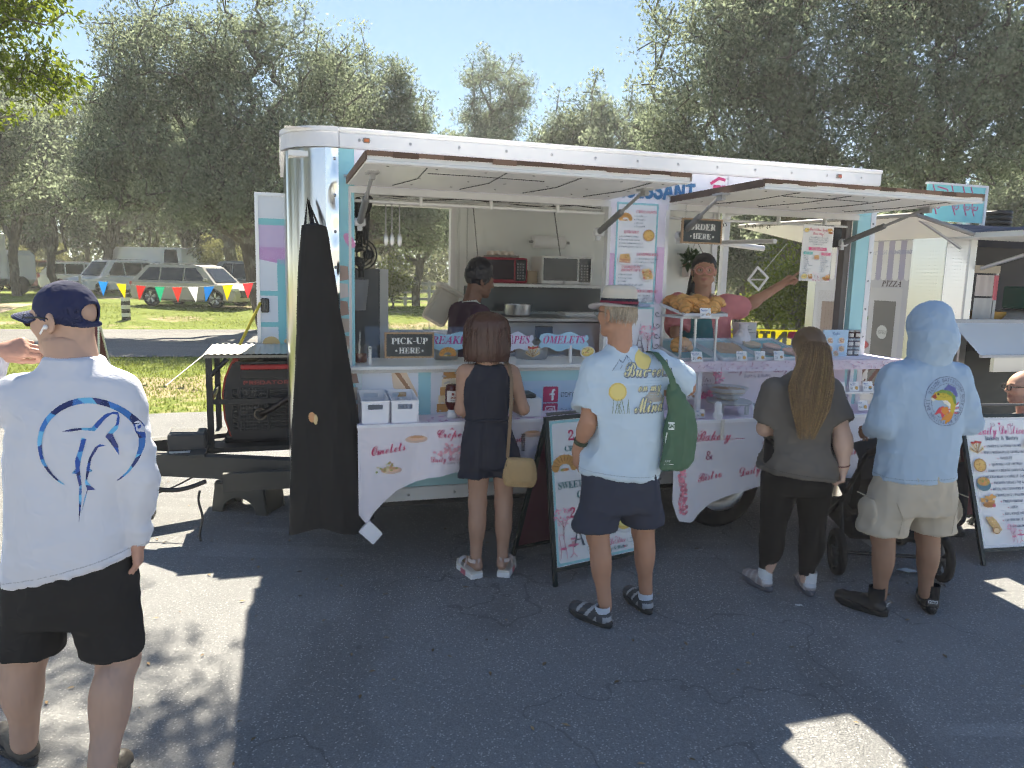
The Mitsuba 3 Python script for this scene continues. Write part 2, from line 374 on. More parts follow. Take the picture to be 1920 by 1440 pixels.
# ------------------------------------------------------------------ soft bodies: distance fields meshed as surface nets
class Field:
    def __init__(self, lo, hi, h):
        self.lo = np.asarray(lo, float); self.h = h
        self.n = np.maximum(np.ceil((np.asarray(hi, float) - self.lo) / h).astype(int) + 1, 3)
        self.ax = [self.lo[k] + h * np.arange(self.n[k]) for k in range(3)]
        self.D = np.full(self.n, 1.0, np.float32)
    def _sub(self, lo, hi, pad):
        s = []
        for k in range(3):
            a = int(np.clip(np.floor((lo[k] - pad - self.lo[k]) / self.h), 0, self.n[k])); b = int(np.clip(np.ceil((hi[k] + pad - self.lo[k]) / self.h) + 1, 0, self.n[k]))
            s.append(slice(a, max(b, a)))
        g = np.meshgrid(*[self.ax[k][s[k]] for k in range(3)], indexing='ij', sparse=True)
        return tuple(s), [x.astype(np.float32) for x in g]
    def _mix(self, s, d, k, op):
        o = self.D[s]
        if op == 'cut':
            d = -d
            if k > 0:
                h = np.clip(0.5 - 0.5 * (d - o) / k, 0, 1); self.D[s] = d + (o - d) * h + k * h * (1 - h)
            else:
                self.D[s] = np.maximum(o, d)
        elif k > 0:
            h = np.clip(0.5 + 0.5 * (o - d) / k, 0, 1); self.D[s] = o + (d - o) * h - k * h * (1 - h)
        else:
            self.D[s] = np.minimum(o, d)
    def cap(self, a, b, ra, rb=None, k=0.02, op='add'):
        rb = ra if rb is None else rb
        a, b = np.asarray(a, float), np.asarray(b, float); r = max(ra, rb)
        s, (x, y, z) = self._sub(np.minimum(a, b) - r, np.maximum(a, b) + r, 0.05 + k)
        ba = b - a; L = max(ba @ ba, 1e-9)
        t = np.clip(((x - a[0]) * ba[0] + (y - a[1]) * ba[1] + (z - a[2]) * ba[2]) / L, 0, 1)
        d = np.sqrt((x - a[0] - t * ba[0]) ** 2 + (y - a[1] - t * ba[1]) ** 2 + (z - a[2] - t * ba[2]) ** 2) - (ra + t * (rb - ra))
        self._mix(s, d, k, op); return self
    def ell(self, c, r, k=0.02, R=None, op='add'):
        c, r = np.asarray(c, float), np.asarray(r, float); m = r.max()
        s, (x, y, z) = self._sub(c - m, c + m, 0.05 + k)
        x, y, z = x - c[0], y - c[1], z - c[2]
        if R is not None:
            x, y, z = (R[0, i] * x + R[1, i] * y + R[2, i] * z for i in range(3))
        k0 = np.sqrt((x / r[0]) ** 2 + (y / r[1]) ** 2 + (z / r[2]) ** 2); k1 = np.sqrt((x / r[0] ** 2) ** 2 + (y / r[1] ** 2) ** 2 + (z / r[2] ** 2) ** 2)
        self._mix(s, k0 * (k0 - 1) / np.maximum(k1, 1e-6), k, op); return self
    def loft(self, st, k=0.02, p=2.2, op='add'):
        """st rows: z, cx, cy, rx, ry"""
        st = np.asarray(st, float); st = st[np.argsort(st[:, 0])]
        m = st[:, 3:].max(); lo = [st[:, 1].min() - m, st[:, 2].min() - m, st[0, 0]]; hi = [st[:, 1].max() + m, st[:, 2].max() + m, st[-1, 0]]
        s, (x, y, z) = self._sub(lo, hi, 0.05 + k)
        from scipy.interpolate import PchipInterpolator
        zz = np.clip(z, st[0, 0], st[-1, 0]); g = PchipInterpolator(st[:, 0], st[:, 1:])(zz.ravel()).astype(np.float32)
        cx, cy, rx, ry = (g[:, i].reshape(zz.shape) for i in range(4))
        q = ((np.abs((x - cx) / rx)) ** p + (np.abs((y - cy) / ry)) ** p) ** (1 / p)
        d = (q - 1) * np.minimum(rx, ry)
        d = np.maximum(d, np.maximum(st[0, 0] - z, z - st[-1, 0]))
        self._mix(s, d, k, op); return self
    def plane(self, n, c, k=0.0):
        """keeps where n . p < c"""
        n = unit(n); g = np.meshgrid(*self.ax, indexing='ij', sparse=True)
        d = (n[0] * g[0] + n[1] * g[1] + n[2] * g[2] - c).astype(np.float32)
        if k:
            h = np.clip(0.5 - 0.5 * (d - self.D) / -k, 0, 1)
        self.D = np.maximum(self.D, d); return self
    def fn(self, f):
        g = np.meshgrid(*self.ax, indexing='ij'); P = np.stack(g, -1)
        near = np.abs(self.D) < 0.06
        self.D[near] = f(P[near], self.D[near]); return self
    def net(self, smooth=1):
        D = self.D; n = self.n; ins = D < 0
        ins[0], ins[-1] = False, False; ins[:, 0], ins[:, -1] = False, False; ins[:, :, 0], ins[:, :, -1] = False, False
        D = np.where(ins, D, np.maximum(D, 1e-4))
        c8 = [ins[i:n[0] - 1 + i, j:n[1] - 1 + j, k:n[2] - 1 + k] for i in (0, 1) for j in (0, 1) for k in (0, 1)]
        sm = np.sum(c8, axis=0); cells = np.argwhere((sm > 0) & (sm < 8))
        if not len(cells):
            return np.zeros((0, 3)), np.zeros((0, 3), int)
        idx = np.full(n - 1, -1, int); idx[tuple(cells.T)] = np.arange(len(cells))
        off = np.array([[i, j, k] for i in (0, 1) for j in (0, 1) for k in (0, 1)])
        val = np.stack([D[tuple((cells + o).T)] for o in off], 1)
        acc = np.zeros((len(cells), 3)); cnt = np.zeros(len(cells))
        for a in range(8):
            for b in range(a + 1, 8):
                if np.abs(off[a] - off[b]).sum() == 1:
                    va, vb = val[:, a], val[:, b]; m = (va < 0) != (vb < 0); t = np.where(m, va / np.where(m, va - vb, 1), 0)
                    acc += np.where(m[:, None], off[a] + t[:, None] * (off[b] - off[a]), 0); cnt += m
        V = self.lo + self.h * (cells + acc / cnt[:, None]); F = []
        for ax in range(3):
            u, w = (ax + 1) % 3, (ax + 2) % 3
            e = np.zeros(3, int); e[ax] = 1
            sl = [slice(1, None)] * 3; sl[ax] = slice(0, -1)
            A = ins[tuple(sl)]; sl2 = [slice(1, None)] * 3; B = ins[tuple(sl2)]
            for flip in (False, True):
                pts = np.argwhere((~A & B) if flip else (A & ~B)); pts[:, u] += 1; pts[:, w] += 1
                ok = (pts[:, u] < n[u] - 1) & (pts[:, w] < n[w] - 1); pts = pts[ok]
                du = np.zeros(3, int); du[u] = 1; dw = np.zeros(3, int); dw[w] = 1
                q = [idx[tuple((pts - o).T)] for o in (du * 0, du, du + dw, dw)]
                q = np.stack(q if not flip else q[::-1], 1); F.append(q[(q >= 0).all(1)])
        F = np.vstack(F); F = np.vstack([F[:, [0, 1, 2]], F[:, [0, 2, 3]]])
        if smooth:
            V = relax(V, F, smooth)
        return V, F
def relax(V, F, n=1, w=0.5):
    e = np.vstack([F[:, [0, 1]], F[:, [1, 2]], F[:, [2, 0]]])
    for _ in range(n):
        for f in (w, -w * 0.98):
            s = np.zeros_like(V); c = np.zeros(len(V))
            np.add.at(s, e[:, 0], V[e[:, 1]]); np.add.at(c, e[:, 0], 1)
            V = V + f * (s / np.maximum(c, 1)[:, None] - V)
    return V
def normals(V, F):
    n = np.zeros_like(V); fn = np.cross(V[F[:, 1]] - V[F[:, 0]], V[F[:, 2]] - V[F[:, 0]])
    for k in range(3):
        np.add.at(n, F[:, k], fn)
    return n / np.maximum(np.linalg.norm(n, axis=1, keepdims=True), 1e-12)
def folds(V, F, amp, f=(9, 9, 4), seed=1, weight=None, ridge=True):
    """cloth: displaced along its normals by stretched ridged noise"""
    q = V * np.asarray(f, float)
    q = q + 0.8 * np.stack([meshkit.fbm(q * 0.6 + s, 2, seed + s) for s in (11, 23, 37)], -1)
    n = meshkit.fbm(q, 3, seed)
    d = (1 - np.abs(2 * n - 1)) ** 2 - 0.5 if ridge else 2 * n - 1
    if weight is not None:
        d = d * weight
    return V + normals(V, F) * (amp * d)[:, None]
def tint(V, base, var=0.06, f=30, seed=3):
    n = meshkit.fbm(V * f, 3, seed)[:, None] - 0.5
    return np.clip(lin(base) * (1 + var * 2 * n), 0, 1)
# ------------------------------------------------------------------ people
def hand(wrist, fwd, palm, side, size=1.0, curl=((20, 25, 15),) * 4, thumb=(0.75, 0.25, 0.6), spread=0.0, thumb_bend=15):
    """wrist point, direction of the fingers, direction the palm faces; side +1: the thumb lies along fwd x palm"""
    X = unit(fwd); Y = unit(np.asarray(palm, float) - X * (np.asarray(palm, float) @ X)); Z = np.cross(X, Y) * side
    m = frame(wrist, X, Y, Z); s = size
    R = lambda p: app(m, np.asarray(p, float) * s)
    f = Field(np.asarray(wrist) - 0.24 * s, np.asarray(wrist) + 0.24 * s, 0.0056 * max(s, 0.9))
    for z, r in ((0.026, 0.0135), (0.009, 0.0145), (-0.009, 0.014), (-0.025, 0.0125)):
        f.cap(R([0.005, 0, z * 0.6]), R([0.088 - 0.25 * abs(z - 0.01), 0, z * 1.15]), 0.017 * s, r * s, 0.012)
    f.ell(R([0.03, 0.012, 0.02]), np.array([0.03, 0.016, 0.017]) * s, 0.012, m[:3, :3])
    f.cap(R([-0.03, 0, 0]), R([0.02, 0, 0]), 0.025 * s, 0.024 * s, 0.02)
    L = ((0.044, 0.026, 0.022), (0.049, 0.030, 0.024), (0.045, 0.028, 0.023), (0.035, 0.021, 0.020))
    for i, z in enumerate((0.031, 0.0105, -0.010, -0.029)):
        p = np.array([0.088 - 0.25 * abs(z - 0.01), 0, z]); a = 0.0; cu = curl[i % len(curl)]
        yaw = spread * (z / 0.03) * 0.3
        rr = (0.0098, 0.0090, 0.0082, 0.0072) if i < 3 else (0.0085, 0.0078, 0.0070, 0.0062)
        for j in range(3):
            a += math.radians(cu[j]); q = p + L[i][j] * np.array([math.cos(a) * math.cos(yaw), math.sin(a), math.cos(a) * math.sin(yaw)])
            f.cap(R(p), R(q), rr[j] * s, rr[j + 1] * s, 0.004); p = q
    t = unit(thumb); p = np.array([0.022, 0.008, 0.026]); b = math.radians(thumb_bend)
    for l, r0, r1 in ((0.044, 0.015, 0.0115), (0.032, 0.0112, 0.0098), (0.025, 0.0098, 0.0078)):
        q = p + l * t; f.cap(R(p), R(q), r0 * s, r1 * s, 0.007); p = q
        t = unit(t * math.cos(b) + np.array([0.9, 0.1, -0.4]) * math.sin(b))
    return f.net(1)
def head(c, yaw=0.0, pitch=0.0, roll=0.0, s=1.0, wide=1.0, jaw=1.0):
    """centre of the head, facing +y before the turn. Returns (V, F, matrix, local coordinates)."""
    f = Field([-0.125, -0.15, -0.19], [0.125, 0.165, 0.15], 0.006)
    w = wide
    f.ell((0, -0.012, 0.035), (0.076 * w, 0.096, 0.092), 0.0)
    f.ell((0, 0.035, 0.012), (0.066 * w, 0.062, 0.078), 0.03)
    f.ell((0, 0.030, -0.050), (0.056 * w * jaw, 0.056, 0.056), 0.035)
    f.ell((0, 0.066, -0.088), (0.026 * jaw, 0.022, 0.020), 0.03)
    for sx in (-1, 1):
        f.ell((sx * 0.040 * w, 0.066, -0.012), (0.024, 0.022, 0.022), 0.022)
        f.cap((sx * 0.058 * w * jaw, -0.005, -0.060), (sx * 0.022, 0.062, -0.092), 0.014, 0.014, 0.03)
        f.ell((sx * 0.033, 0.104, 0.016), (0.018, 0.016, 0.011), 0.012, op='cut')
        f.ell((sx * 0.033, 0.083, 0.014), (0.014, 0.0135, 0.0115), 0.004)
        f.cap((sx * 0.014, 0.094, 0.034), (sx * 0.050, 0.080, 0.036), 0.006, 0.006, 0.010)
        R = rotz(sx * 0.35)[:3, :3] @ rotx(-0.15)[:3, :3]
        f.ell((sx * 0.081 * w, -0.016, 0.002), (0.009, 0.022, 0.034), 0.006, R)
        f.ell((sx * 0.088 * w, -0.010, 0.004), (0.006, 0.012, 0.020), 0.004, R, op='cut')
        f.ell((sx * 0.078 * w, -0.006, -0.026), (0.007, 0.010, 0.010), 0.006)
        f.ell((sx * 0.012, 0.102, -0.020), (0.010, 0.010, 0.009), 0.006)
    f.cap((0, 0.092, 0.026), (0, 0.110, -0.014), 0.009, 0.013, 0.010)
    f.ell((0, 0.088, -0.047), (0.025, 0.014, 0.007), 0.006)
    f.ell((0, 0.086, -0.060), (0.021, 0.014, 0.008), 0.006)
    f.cap((-0.022, 0.103, -0.0535), (0.022, 0.103, -0.0535), 0.0016, 0.0016, 0.003, op='cut')
    f.cap((0, -0.035, -0.05), (0, -0.045, -0.17), 0.056 * w, 0.06 * w, 0.03)
    V, F = f.net(1)
    m = rotz(yaw) @ rotx(pitch) @ roty(roll); m[:3, :3] *= s; m[:3, 3] = c
    return app(m, V), F, m, V
def face_colours(L, base, lips=(0.36, 0.13, 0.11), brow=(0.05, 0.035, 0.03), eyes=True, stubble=0.0):
    c = tint(L, base, 0.07, 60)
    x, y, z = np.abs(L[:, 0]), L[:, 1], L[:, 2]
    def blend(w, col):
        nonlocal c
        c = c * (1 - w[:, None]) + lin(col) * w[:, None]
    front = y > 0.06
    blend(front * np.clip(1.4 - np.sqrt((x / 0.024) ** 2 + ((z + 0.053) / 0.0105) ** 2), 0, 1) * 0.7, lips)
    blend((y > 0.07) * np.clip(2.2 - np.sqrt(((x - 0.033) / 0.009) ** 2 + ((z - 0.037 + 0.12 * np.abs(x - 0.033)) / 0.0028) ** 2), 0, 1) * (np.abs(x - 0.033) < 0.02) * 0.8, brow)
    if eyes:
        e = np.sqrt(((x - 0.033) / 0.013) ** 2 + ((z - 0.014) / 0.0062) ** 2)
        blend((y > 0.075) * (e < 1) * 0.9, (0.55, 0.53, 0.5))
        blend((y > 0.075) * (np.hypot(x - 0.033, z - 0.014) < 0.0062) * 1.0, (0.03, 0.02, 0.015))
    if stubble:
        blend((y > -0.02) * np.clip((-0.03 - z) / 0.02, 0, 1) * stubble, (0.12, 0.10, 0.09))
    return c
def skin_part(mb, V, F, base, var=0.07, cols=None):
    mb.raw(V, F, tint(V, base, var, 14) if cols is None else cols)
def limbs_field(lo, hi, h=0.009):
    return Field(lo, hi, h)
def leg(f, hip, knee, ank, s=1.0, k=0.03):
    hip, knee, ank = map(lambda q: np.asarray(q, float), (hip, knee, ank))
    f.cap(hip, knee, 0.085 * s, 0.056 * s, k)
    f.cap(knee, ank, 0.052 * s, 0.037 * s, k)
    c = knee * 0.68 + ank * 0.32
    f.ell(c + [0, -0.020 * s, 0], (0.052 * s, 0.056 * s, 0.12), 0.04)
    f.ell(knee + [0, 0.012, 0], (0.05 * s, 0.052 * s, 0.06), 0.03)
def arm(f, sh, el, wr, s=1.0, k=0.025):
    sh, el, wr = map(lambda q: np.asarray(q, float), (sh, el, wr))
    f.cap(sh, el, 0.052 * s, 0.041 * s, k); f.cap(el, wr, 0.041 * s, 0.028 * s, k)
    f.ell(el * 0.72 + wr * 0.28, np.array([0.044, 0.044, 0.044]) * s, 0.03)
def shoe(mb, heel, yaw, L=0.29, W=0.052, sole='e8e8e8', upper='333333', accent=None, high=0.075, mid=None, sole_h=0.034):
    """heel point on the ground, toe direction yaw (0 = +y)"""
    m = rotz(yaw, heel)
    f = Field([-0.09, -0.05, -0.005], [0.09, L + 0.05, 0.15], 0.006)
    f.cap((0, 0.035, 0.04), (0, 0.10, 0.040), W * 0.74, W * 0.72, 0.02); f.cap((0, 0.09, 0.035), (0.004, L - 0.05, 0.028), W * 0.74, W * 0.86, 0.03)
    f.cap((0, 0.045, 0.05), (0, 0.055, high), 0.036, 0.037, 0.02); f.cap((0, 0.06, high - 0.006), (0, L * 0.58, 0.055), 0.034, 0.030, 0.025)
    f.plane((0, 0, -1), -sole_h * 0.7); f.ell((0, 0.045, high + 0.028), (0.027, 0.03, 0.03), 0.006, op='cut')
    V, F = f.net(1)
    c = tint(V, upper, 0.10, 40)
    if accent:
        for fn_, col in accent:
            w = fn_(V); c = c * (1 - w[:, None]) + lin(col) * w[:, None]
    mb.raw(app(m, V), F, c)
    t = np.linspace(0, 2 * math.pi, 36, endpoint=False)
    o = np.c_[np.cos(t) * W * (0.86 + 0.16 * np.sin(t) * (np.sin(t) > 0)), (L / 2 - 0.012) + np.sin(t) * L / 2]
    o[:, 0] *= np.where(np.sin(t) < 0, 0.86, 1.0)
    g = sg.Polygon(o).buffer(0.004)
    top = np.array(g.exterior.coords)[:-1]; n = len(top)
    lev = [(0.0, 0.93), (0.006, 1.0), (sole_h * 0.9, 1.02), (sole_h, 0.97)]
    ctr = top.mean(0); vs = np.vstack([np.c_[(top - ctr) * q + ctr, np.full(n, z + 0.012 * (np.clip((top[:, 1] - L * 0.75) / (L * 0.25), 0, 1) ** 2) * (z < 0.01))] for z, q in lev])
    i = np.arange(n); j = (i + 1) % n
    sf = np.vstack([np.stack([k * n + i, k * n + j, (k + 1) * n + j, (k + 1) * n + i], 1) for k in range(3)])
    cols = np.tile(lin(sole), (len(vs), 1))
    if mid is not None:
        cols[:2 * n] = lin(mid)
    mb.raw(app(m, vs), sf if np.linalg.det(m[:3, :3]) > 0 else sf[:, ::-1], cols)
    mb.raw(app(m, np.vstack([vs[-n:], [[*ctr, sole_h]]])), np.stack([i, j, 0 * i + n], 1), sole)
def decal(V, F, pr, m=np.eye(4), off=0.002, direction=(0, 1, 0), maxe=0.02):
    """lays flat print (x, z in the cloth's own frame) onto cloth along a direction"""
    v, f, c = pr.out()
    fc = c[f[:, 0]]
    big = np.linalg.norm(v[f[:, 0]] - v[f[:, 2]], axis=1) > maxe
    vv, ff, cc = [v[f[~big]].reshape(-1, 3)], [np.arange((~big).sum() * 3).reshape(-1, 3)], [np.repeat(fc[~big], 3, 0)]
    if big.any():
        a, b, ix = trimesh.remesh.subdivide_to_size(v[f[big]].reshape(-1, 3), np.arange(big.sum() * 3).reshape(-1, 3), maxe, max_iter=12, return_index=True)
        n0 = len(vv[0]); vv.append(a[b].reshape(-1, 3)); ff.append(np.arange(len(b) * 3).reshape(-1, 3) + n0); cc.append(np.repeat(fc[big][ix], 3, 0))
    v, f, c = np.vstack(vv), np.vstack(ff), np.vstack(cc)
    d = np.asarray(direction, float); t = trimesh.Trimesh(V, F, process=False)
    lift = v @ d
    o = v - np.outer(lift, d) - d * 2.0
    loc, ri, ti = t.ray.intersects_location(o, np.tile(d, (len(o), 1)), multiple_hits=False)
    hit = np.full(len(o), np.nan); hit[ri] = (loc - o[ri]) @ d
    w = o + d * (hit + lift - off)[:, None]
    ok = np.isfinite(w[f]).all((1, 2))
    mb = M(m); mb.raw(np.nan_to_num(w), f[ok], c)
    return mb
# ------------------------------------------------------------------ ground
TO = np.array([-1.05, 4.52, 0.0]); TH = 0.3026
TD = np.array([math.cos(TH), math.sin(TH), 0]); TN = np.array([-math.sin(TH), math.cos(TH), 0])
TRM = frame(TO, TD, TN, [0, 0, 1])          # trailer frame: along its side, into it, up
def TW(t, w, z=0.0):
    return TO + TD * t + TN * w + np.array([0, 0, z])
def rise(q):
    s = np.clip((q - 20.5) / 9.0, 0, 1)
    return 0.28 * s * s * (3 - 2 * s)
def strip(q0, q1, t0, t1, z, nq, nt, wob=0.0, seed=0):
    q = np.linspace(q0, q1, nq); t = np.linspace(t0, t1, nt)
    Q, S = np.meshgrid(q, t, indexing='ij')
    w = wob * (meshkit.fbm(np.stack([S * 0.9, Q * 0 + seed, Q * 0], -1), 4, seed) - 0.5) * 2
    e = np.zeros_like(Q); e[0], e[-1] = w[0], w[-1] * 0.7
    Q2 = Q + e
    return TO + TD * S[..., None] + TN * Q2[..., None] + np.array([0, 0, 1.0]) * (z + rise(Q2))[..., None]
struct('ground', M().grid(np.concatenate([strip(-60, 20, -160, 160, -0.016, 9, 9), strip(20.5, 30, -160, 160, -0.016, 12, 9), strip(34, 420, -420, 420, -0.016, 4, 9)]), (1, 1, 1)), 'turf')
struct('parking_pavement', M().grid(strip(-45, 5.55, -60, 60, -0.004, 2, 700, 0.16, 3), (1, 1, 1)), 'asphalt')
struct('road', M().grid(strip(12.2, 19.6, -150, 150, -0.006, 12, 900, 0.14, 9), (1, 1, 1)), 'old_asphalt')
b = M(); g = strip(20.6, 29.0, -60, -9.5, -0.008, 12, 60, 0.5, 4); b.grid(g, (1, 1, 1)); struct('sandy_lot', b, 'sand')
b = M()
for i in range(26):
    a0 = TW(3.63, 0.75) * 0 + np.array([2.58 + 0.0 * i, 6.4 - 0.085 * i, 0.0])
    x = 2.575 + 0.028 * math.sin(i * 0.2)
    y0, y1 = 6.5 - 0.16 * i, 6.5 - 0.16 * (i + 1)
    k0, k1 = rng.uniform(0, 0.012, 2)
    xs = lambda y: 2.50 + (6.5 - y) * 0.075
    b.quad([xs(y0) - 0.05 + k0, y0, 0.001], [xs(y0) + 0.05 - k1, y0, 0.001], [xs(y1) + 0.05 - k0, y1, 0.001], [xs(y1) - 0.05 + k1, y1, 0.001], (0.34, 0.34, 0.33)) if y0 > 4.9 else None
struct('bay_line', b, 'matte')
b = M(); p = sg.Polygon([(-0.20, 5.2), (-0.12, 5.2), (-0.035, 4.86), (-0.005, 4.74), (-0.02, 4.69), (-0.085, 4.69), (-0.13, 4.80), (-0.16, 4.95)])
b.sheet(p, 0.0012, (0.22, 0.22, 0.22)); struct('bay_line', b, 'matte')
def blades(n, q0, q1, t0, t1, h, seed, z=-0.016, bare=0.5):
    r = np.random.default_rng(seed)
    t = r.uniform(t0, t1, n); q = r.uniform(q0, q1, n)
    keep = meshkit.fbm(np.stack([t * 0.8, q * 0.8, 0 * t], -1), 3, 5) < bare + 0.1 * r.standard_normal(n)
    t, q = t[keep], q[keep]; n = len(t)
    p = TO + TD * t[:, None] + TN * q[:, None]; p[:, 2] = z + rise(q)
    a = r.uniform(0, 2 * math.pi, n); hh = h * r.uniform(0.5, 1.4, n); w = 0.006 + 0.006 * r.random(n)
    s = np.stack([np.cos(a) * w, np.sin(a) * w, 0 * a], 1); l = np.stack([r.normal(0, 0.5, n) * hh, r.normal(0, 0.5, n) * hh, hh], 1)
    v = np.stack([p - s, p + s, p + l], 1).reshape(-1, 3)
    f = meshkit.fbm(np.stack([t * 0.7, q * 0.7, 0 * t], -1), 3, 9)[:, None]
    c = np.array([0.085, 0.125, 0.02]) * (1 - f) + np.array([0.23, 0.25, 0.06]) * f
    c = np.repeat(c * r.uniform(0.7, 1.3, (n, 1)), 3, 0)
    return v, np.arange(3 * n).reshape(-1, 3), c
b = M()
b.raw(*blades(60000, 5.6, 12.2, -12, 14, 0.05, 31, bare=0.62)); b.raw(*blades(34000, 19.6, 30, -9, 16, 0.07, 32, bare=0.60))
struct('grass', b, 'leaf', ('short patchy green grass growing on both sides of the road', 'grass'))
r = np.random.default_rng(61); n = 420; x, y = r.uniform(-4, 5, n), r.uniform(1.8, 9, n); a = r.uniform(0, 6.3, n); L = r.uniform(.008, .022, n); c, s_ = np.cos(a) * L, np.sin(a) * L
v = np.stack([np.stack([x - c, y - s_, 0 * x + .002], 1), np.stack([x + s_ * .4, y - c * .4, 0 * x + .005], 1), np.stack([x + c, y + s_, 0 * x + .003], 1), np.stack([x - s_ * .4, y + c * .4, 0 * x + .006], 1)], 1).reshape(-1, 3)
k = np.arange(n)[:, None] * 4; b = M(); b.raw(v, np.vstack([k + [0, 1, 2], k + [0, 2, 3]]), np.repeat(np.array([.16, .11, .06]) * r.uniform(.5, 2.2, (n, 1)), 4, 0)); struct('fallen_leaves', b, 'matte', ('small dry oak leaves strewn over the asphalt', 'leaves'))
# ------------------------------------------------------------------ trees
def leaf_cloud(cent, rad, n, size, r, cols, droop=0.0, narrow=0.5):
    """n leaves about each centre: folded lozenges"""
    m = len(cent) * n
    c = np.repeat(cent, n, 0); rr = np.repeat(rad, n)[:, None]
    d = r.standard_normal((m, 3)); d /= np.linalg.norm(d, axis=1, keepdims=True)
    p = c + d * rr * r.random((m, 1)) ** 0.45 * np.array([1, 1, 0.72])
    a = unit(np.array([0, 0, 1.0])); L = size * r.uniform(0.6, 1.35, (m, 1))
    x = d * 0.8 + r.standard_normal((m, 3)) * 0.6 + np.array([0, 0, 0.25 - droop]); x /= np.linalg.norm(x, axis=1, keepdims=True)
    u = np.cross(x, r.standard_normal((m, 3))); u /= np.maximum(np.linalg.norm(u, axis=1, keepdims=True), 1e-6)
    w = np.cross(x, u)
    mid = p + x * L * 0.5 - w * L * 0.07
    v = np.stack([p, mid + u * L * narrow * 0.5, p + x * L, mid - u * L * narrow * 0.5], 1).reshape(-1, 3)
    k = np.arange(m)[:, None] * 4
    f = np.vstack([k + [0, 1, 2], k + [0, 2, 3]])
    t = np.clip(r.random((m, 1)) * 0.6 + 0.4 * np.repeat(r.random(len(cent)), n)[:, None], 0, 1)
    cc = lin(cols[0]) * (1 - t) + lin(cols[1]) * t
    return v, f, np.repeat(cc, 4, 0)
def tree(base, blobs, label, r0=0.28, fork=2.2, lean=(0, 0), leaves=60000, leaf=0.085, clumps=700, seed=1, cols=((0.030, 0.048, 0.014), (0.085, 0.11, 0.035)), name='oak_tree', cat='tree', group=None,
         crown_rad=(0.28, 0.55), narrow=0.5, droop=0.0, limbs=5, sprout=2.2):
    """blobs: (x, y, z, rx, ry, rz) ellipsoids of the crown, in the world"""
    r = np.random.default_rng(seed); base = np.asarray(base, float); blobs = np.asarray(blobs, float)
    vol = blobs[:, 3] * blobs[:, 4] * blobs[:, 5]; w = vol ** 0.8 / (vol ** 0.8).sum()
    pick = r.choice(len(blobs), clumps, p=w)
    d = r.standard_normal((clumps, 3)); d /= np.linalg.norm(d, axis=1, keepdims=True)
    rad = r.random((clumps, 1)) ** 0.42 * r.uniform(0.9, 1.2, (clumps, 1))
    P = blobs[pick, :3] + d * blobs[pick, 3:] * rad
    keep = meshkit.fbm(P * 0.75, 3, seed) > 0.44
    P = P[keep | (r.random(clumps) < 0.16)]
    out = unit(np.array([0, 0, 1.0])); nS = int(len(P) * 0.12 * sprout)
    S = P[r.choice(len(P), nS)] if nS else P[:0]
    cen = blobs[:, :3].mean(0)
    P = np.vstack([P, S + (S - cen) * 0.10 + np.stack([0 * S[:, 0], 0 * S[:, 0], r.uniform(0.1, 1.1, nS)], 1)])
    f0 = base + np.array([lean[0], lean[1], fork])
    nodes, par, rr = [base - [0, 0, 0.1]], [-1], [r0 * 1.25]
    for k in range(1, 5):
        q = base + (f0 - base) * k / 4 + np.array([*(r.normal(0, 0.05, 2)), 0]); nodes.append(q); par.append(len(nodes) - 2)
    top = len(nodes) - 1
    order = np.argsort(-vol)
    for bi in list(order[:limbs]):
        tgt = blobs[bi, :3]; a = nodes[top].copy(); prev = top; n = max(4, int(np.linalg.norm(tgt - a) / 0.7))
        for k in range(1, n + 1):
            t = k / n; q = a + (tgt - a) * t + np.array([0, 0, -0.25 * math.sin(math.pi * t) * 0]) + r.normal(0, 0.16, 3) * (1 - 0.3 * t)
            nodes.append(q); par.append(prev); prev = len(nodes) - 1
    for i in np.argsort(np.linalg.norm(P - nodes[top], axis=1)):
        N = np.array(nodes[top:]); dd = np.linalg.norm(N - P[i], axis=1) + 0.25 * np.maximum(0, N[:, 2] - P[i, 2])
        j = int(np.argmin(dd)); a = N[j]; L = np.linalg.norm(P[i] - a); n = max(1, int(L / 0.8)); prev = j + top
        for k in range(1, n + 1):
            t = k / n; q = a + (P[i] - a) * t + (r.normal(0, 0.07, 3) if k < n else 0)
            nodes.append(q); par.append(prev); prev = len(nodes) - 1
    nodes = np.array(nodes); par = np.array(par); ch = np.zeros(len(nodes))
    for i in range(len(nodes) - 1, 0, -1):
        if ch[i] == 0:
            ch[i] = 1
        ch[par[i]] += ch[i]
    ch[0] = ch[1]; R = np.maximum(r0 * (ch / ch[1]) ** 0.5, 0.010)
    tb = M(); i = np.arange(1, len(nodes)); i = i[R[i] > 0.0101] if len(nodes) > 6000 else i
    for sel, seg in ((i[R[i] > 0.05], 9), (i[R[i] <= 0.05], 4)):
        if not len(sel):
            continue
        a, q = nodes[par[sel]], nodes[sel]; ra, rb = np.minimum(R[par[sel]], R[sel] * 1.5), R[sel]
        z = q - a; z /= np.maximum(np.linalg.norm(z, axis=1, keepdims=True), 1e-9)
        x = np.cross(z, [0.3, 0.9, 0.31]); x /= np.linalg.norm(x, axis=1, keepdims=True); y = np.cross(z, x)
        t = np.arange(seg) * 2 * math.pi / seg; ring = np.cos(t)[None, :, None] * x[:, None] + np.sin(t)[None, :, None] * y[:, None]
        v = np.concatenate([a[:, None] + ring * ra[:, None, None], (q + z * rb[:, None] * 0.4)[:, None] + ring * rb[:, None, None]], 1).reshape(-1, 3)
        k = np.arange(seg); j = (k + 1) % seg; fq = np.stack([k, j, j + seg, k + seg], 1)
        f = (np.arange(len(sel))[:, None, None] * 2 * seg + fq[None]).reshape(-1, 4)
        tb.raw(v, f, (0.1, 0.09, 0.08))
    key = thing(name, label, cat, group)
    part(key, 'trunk', tb, 'bark')
    lb = M(); n = max(3, int(leaves / len(P)))
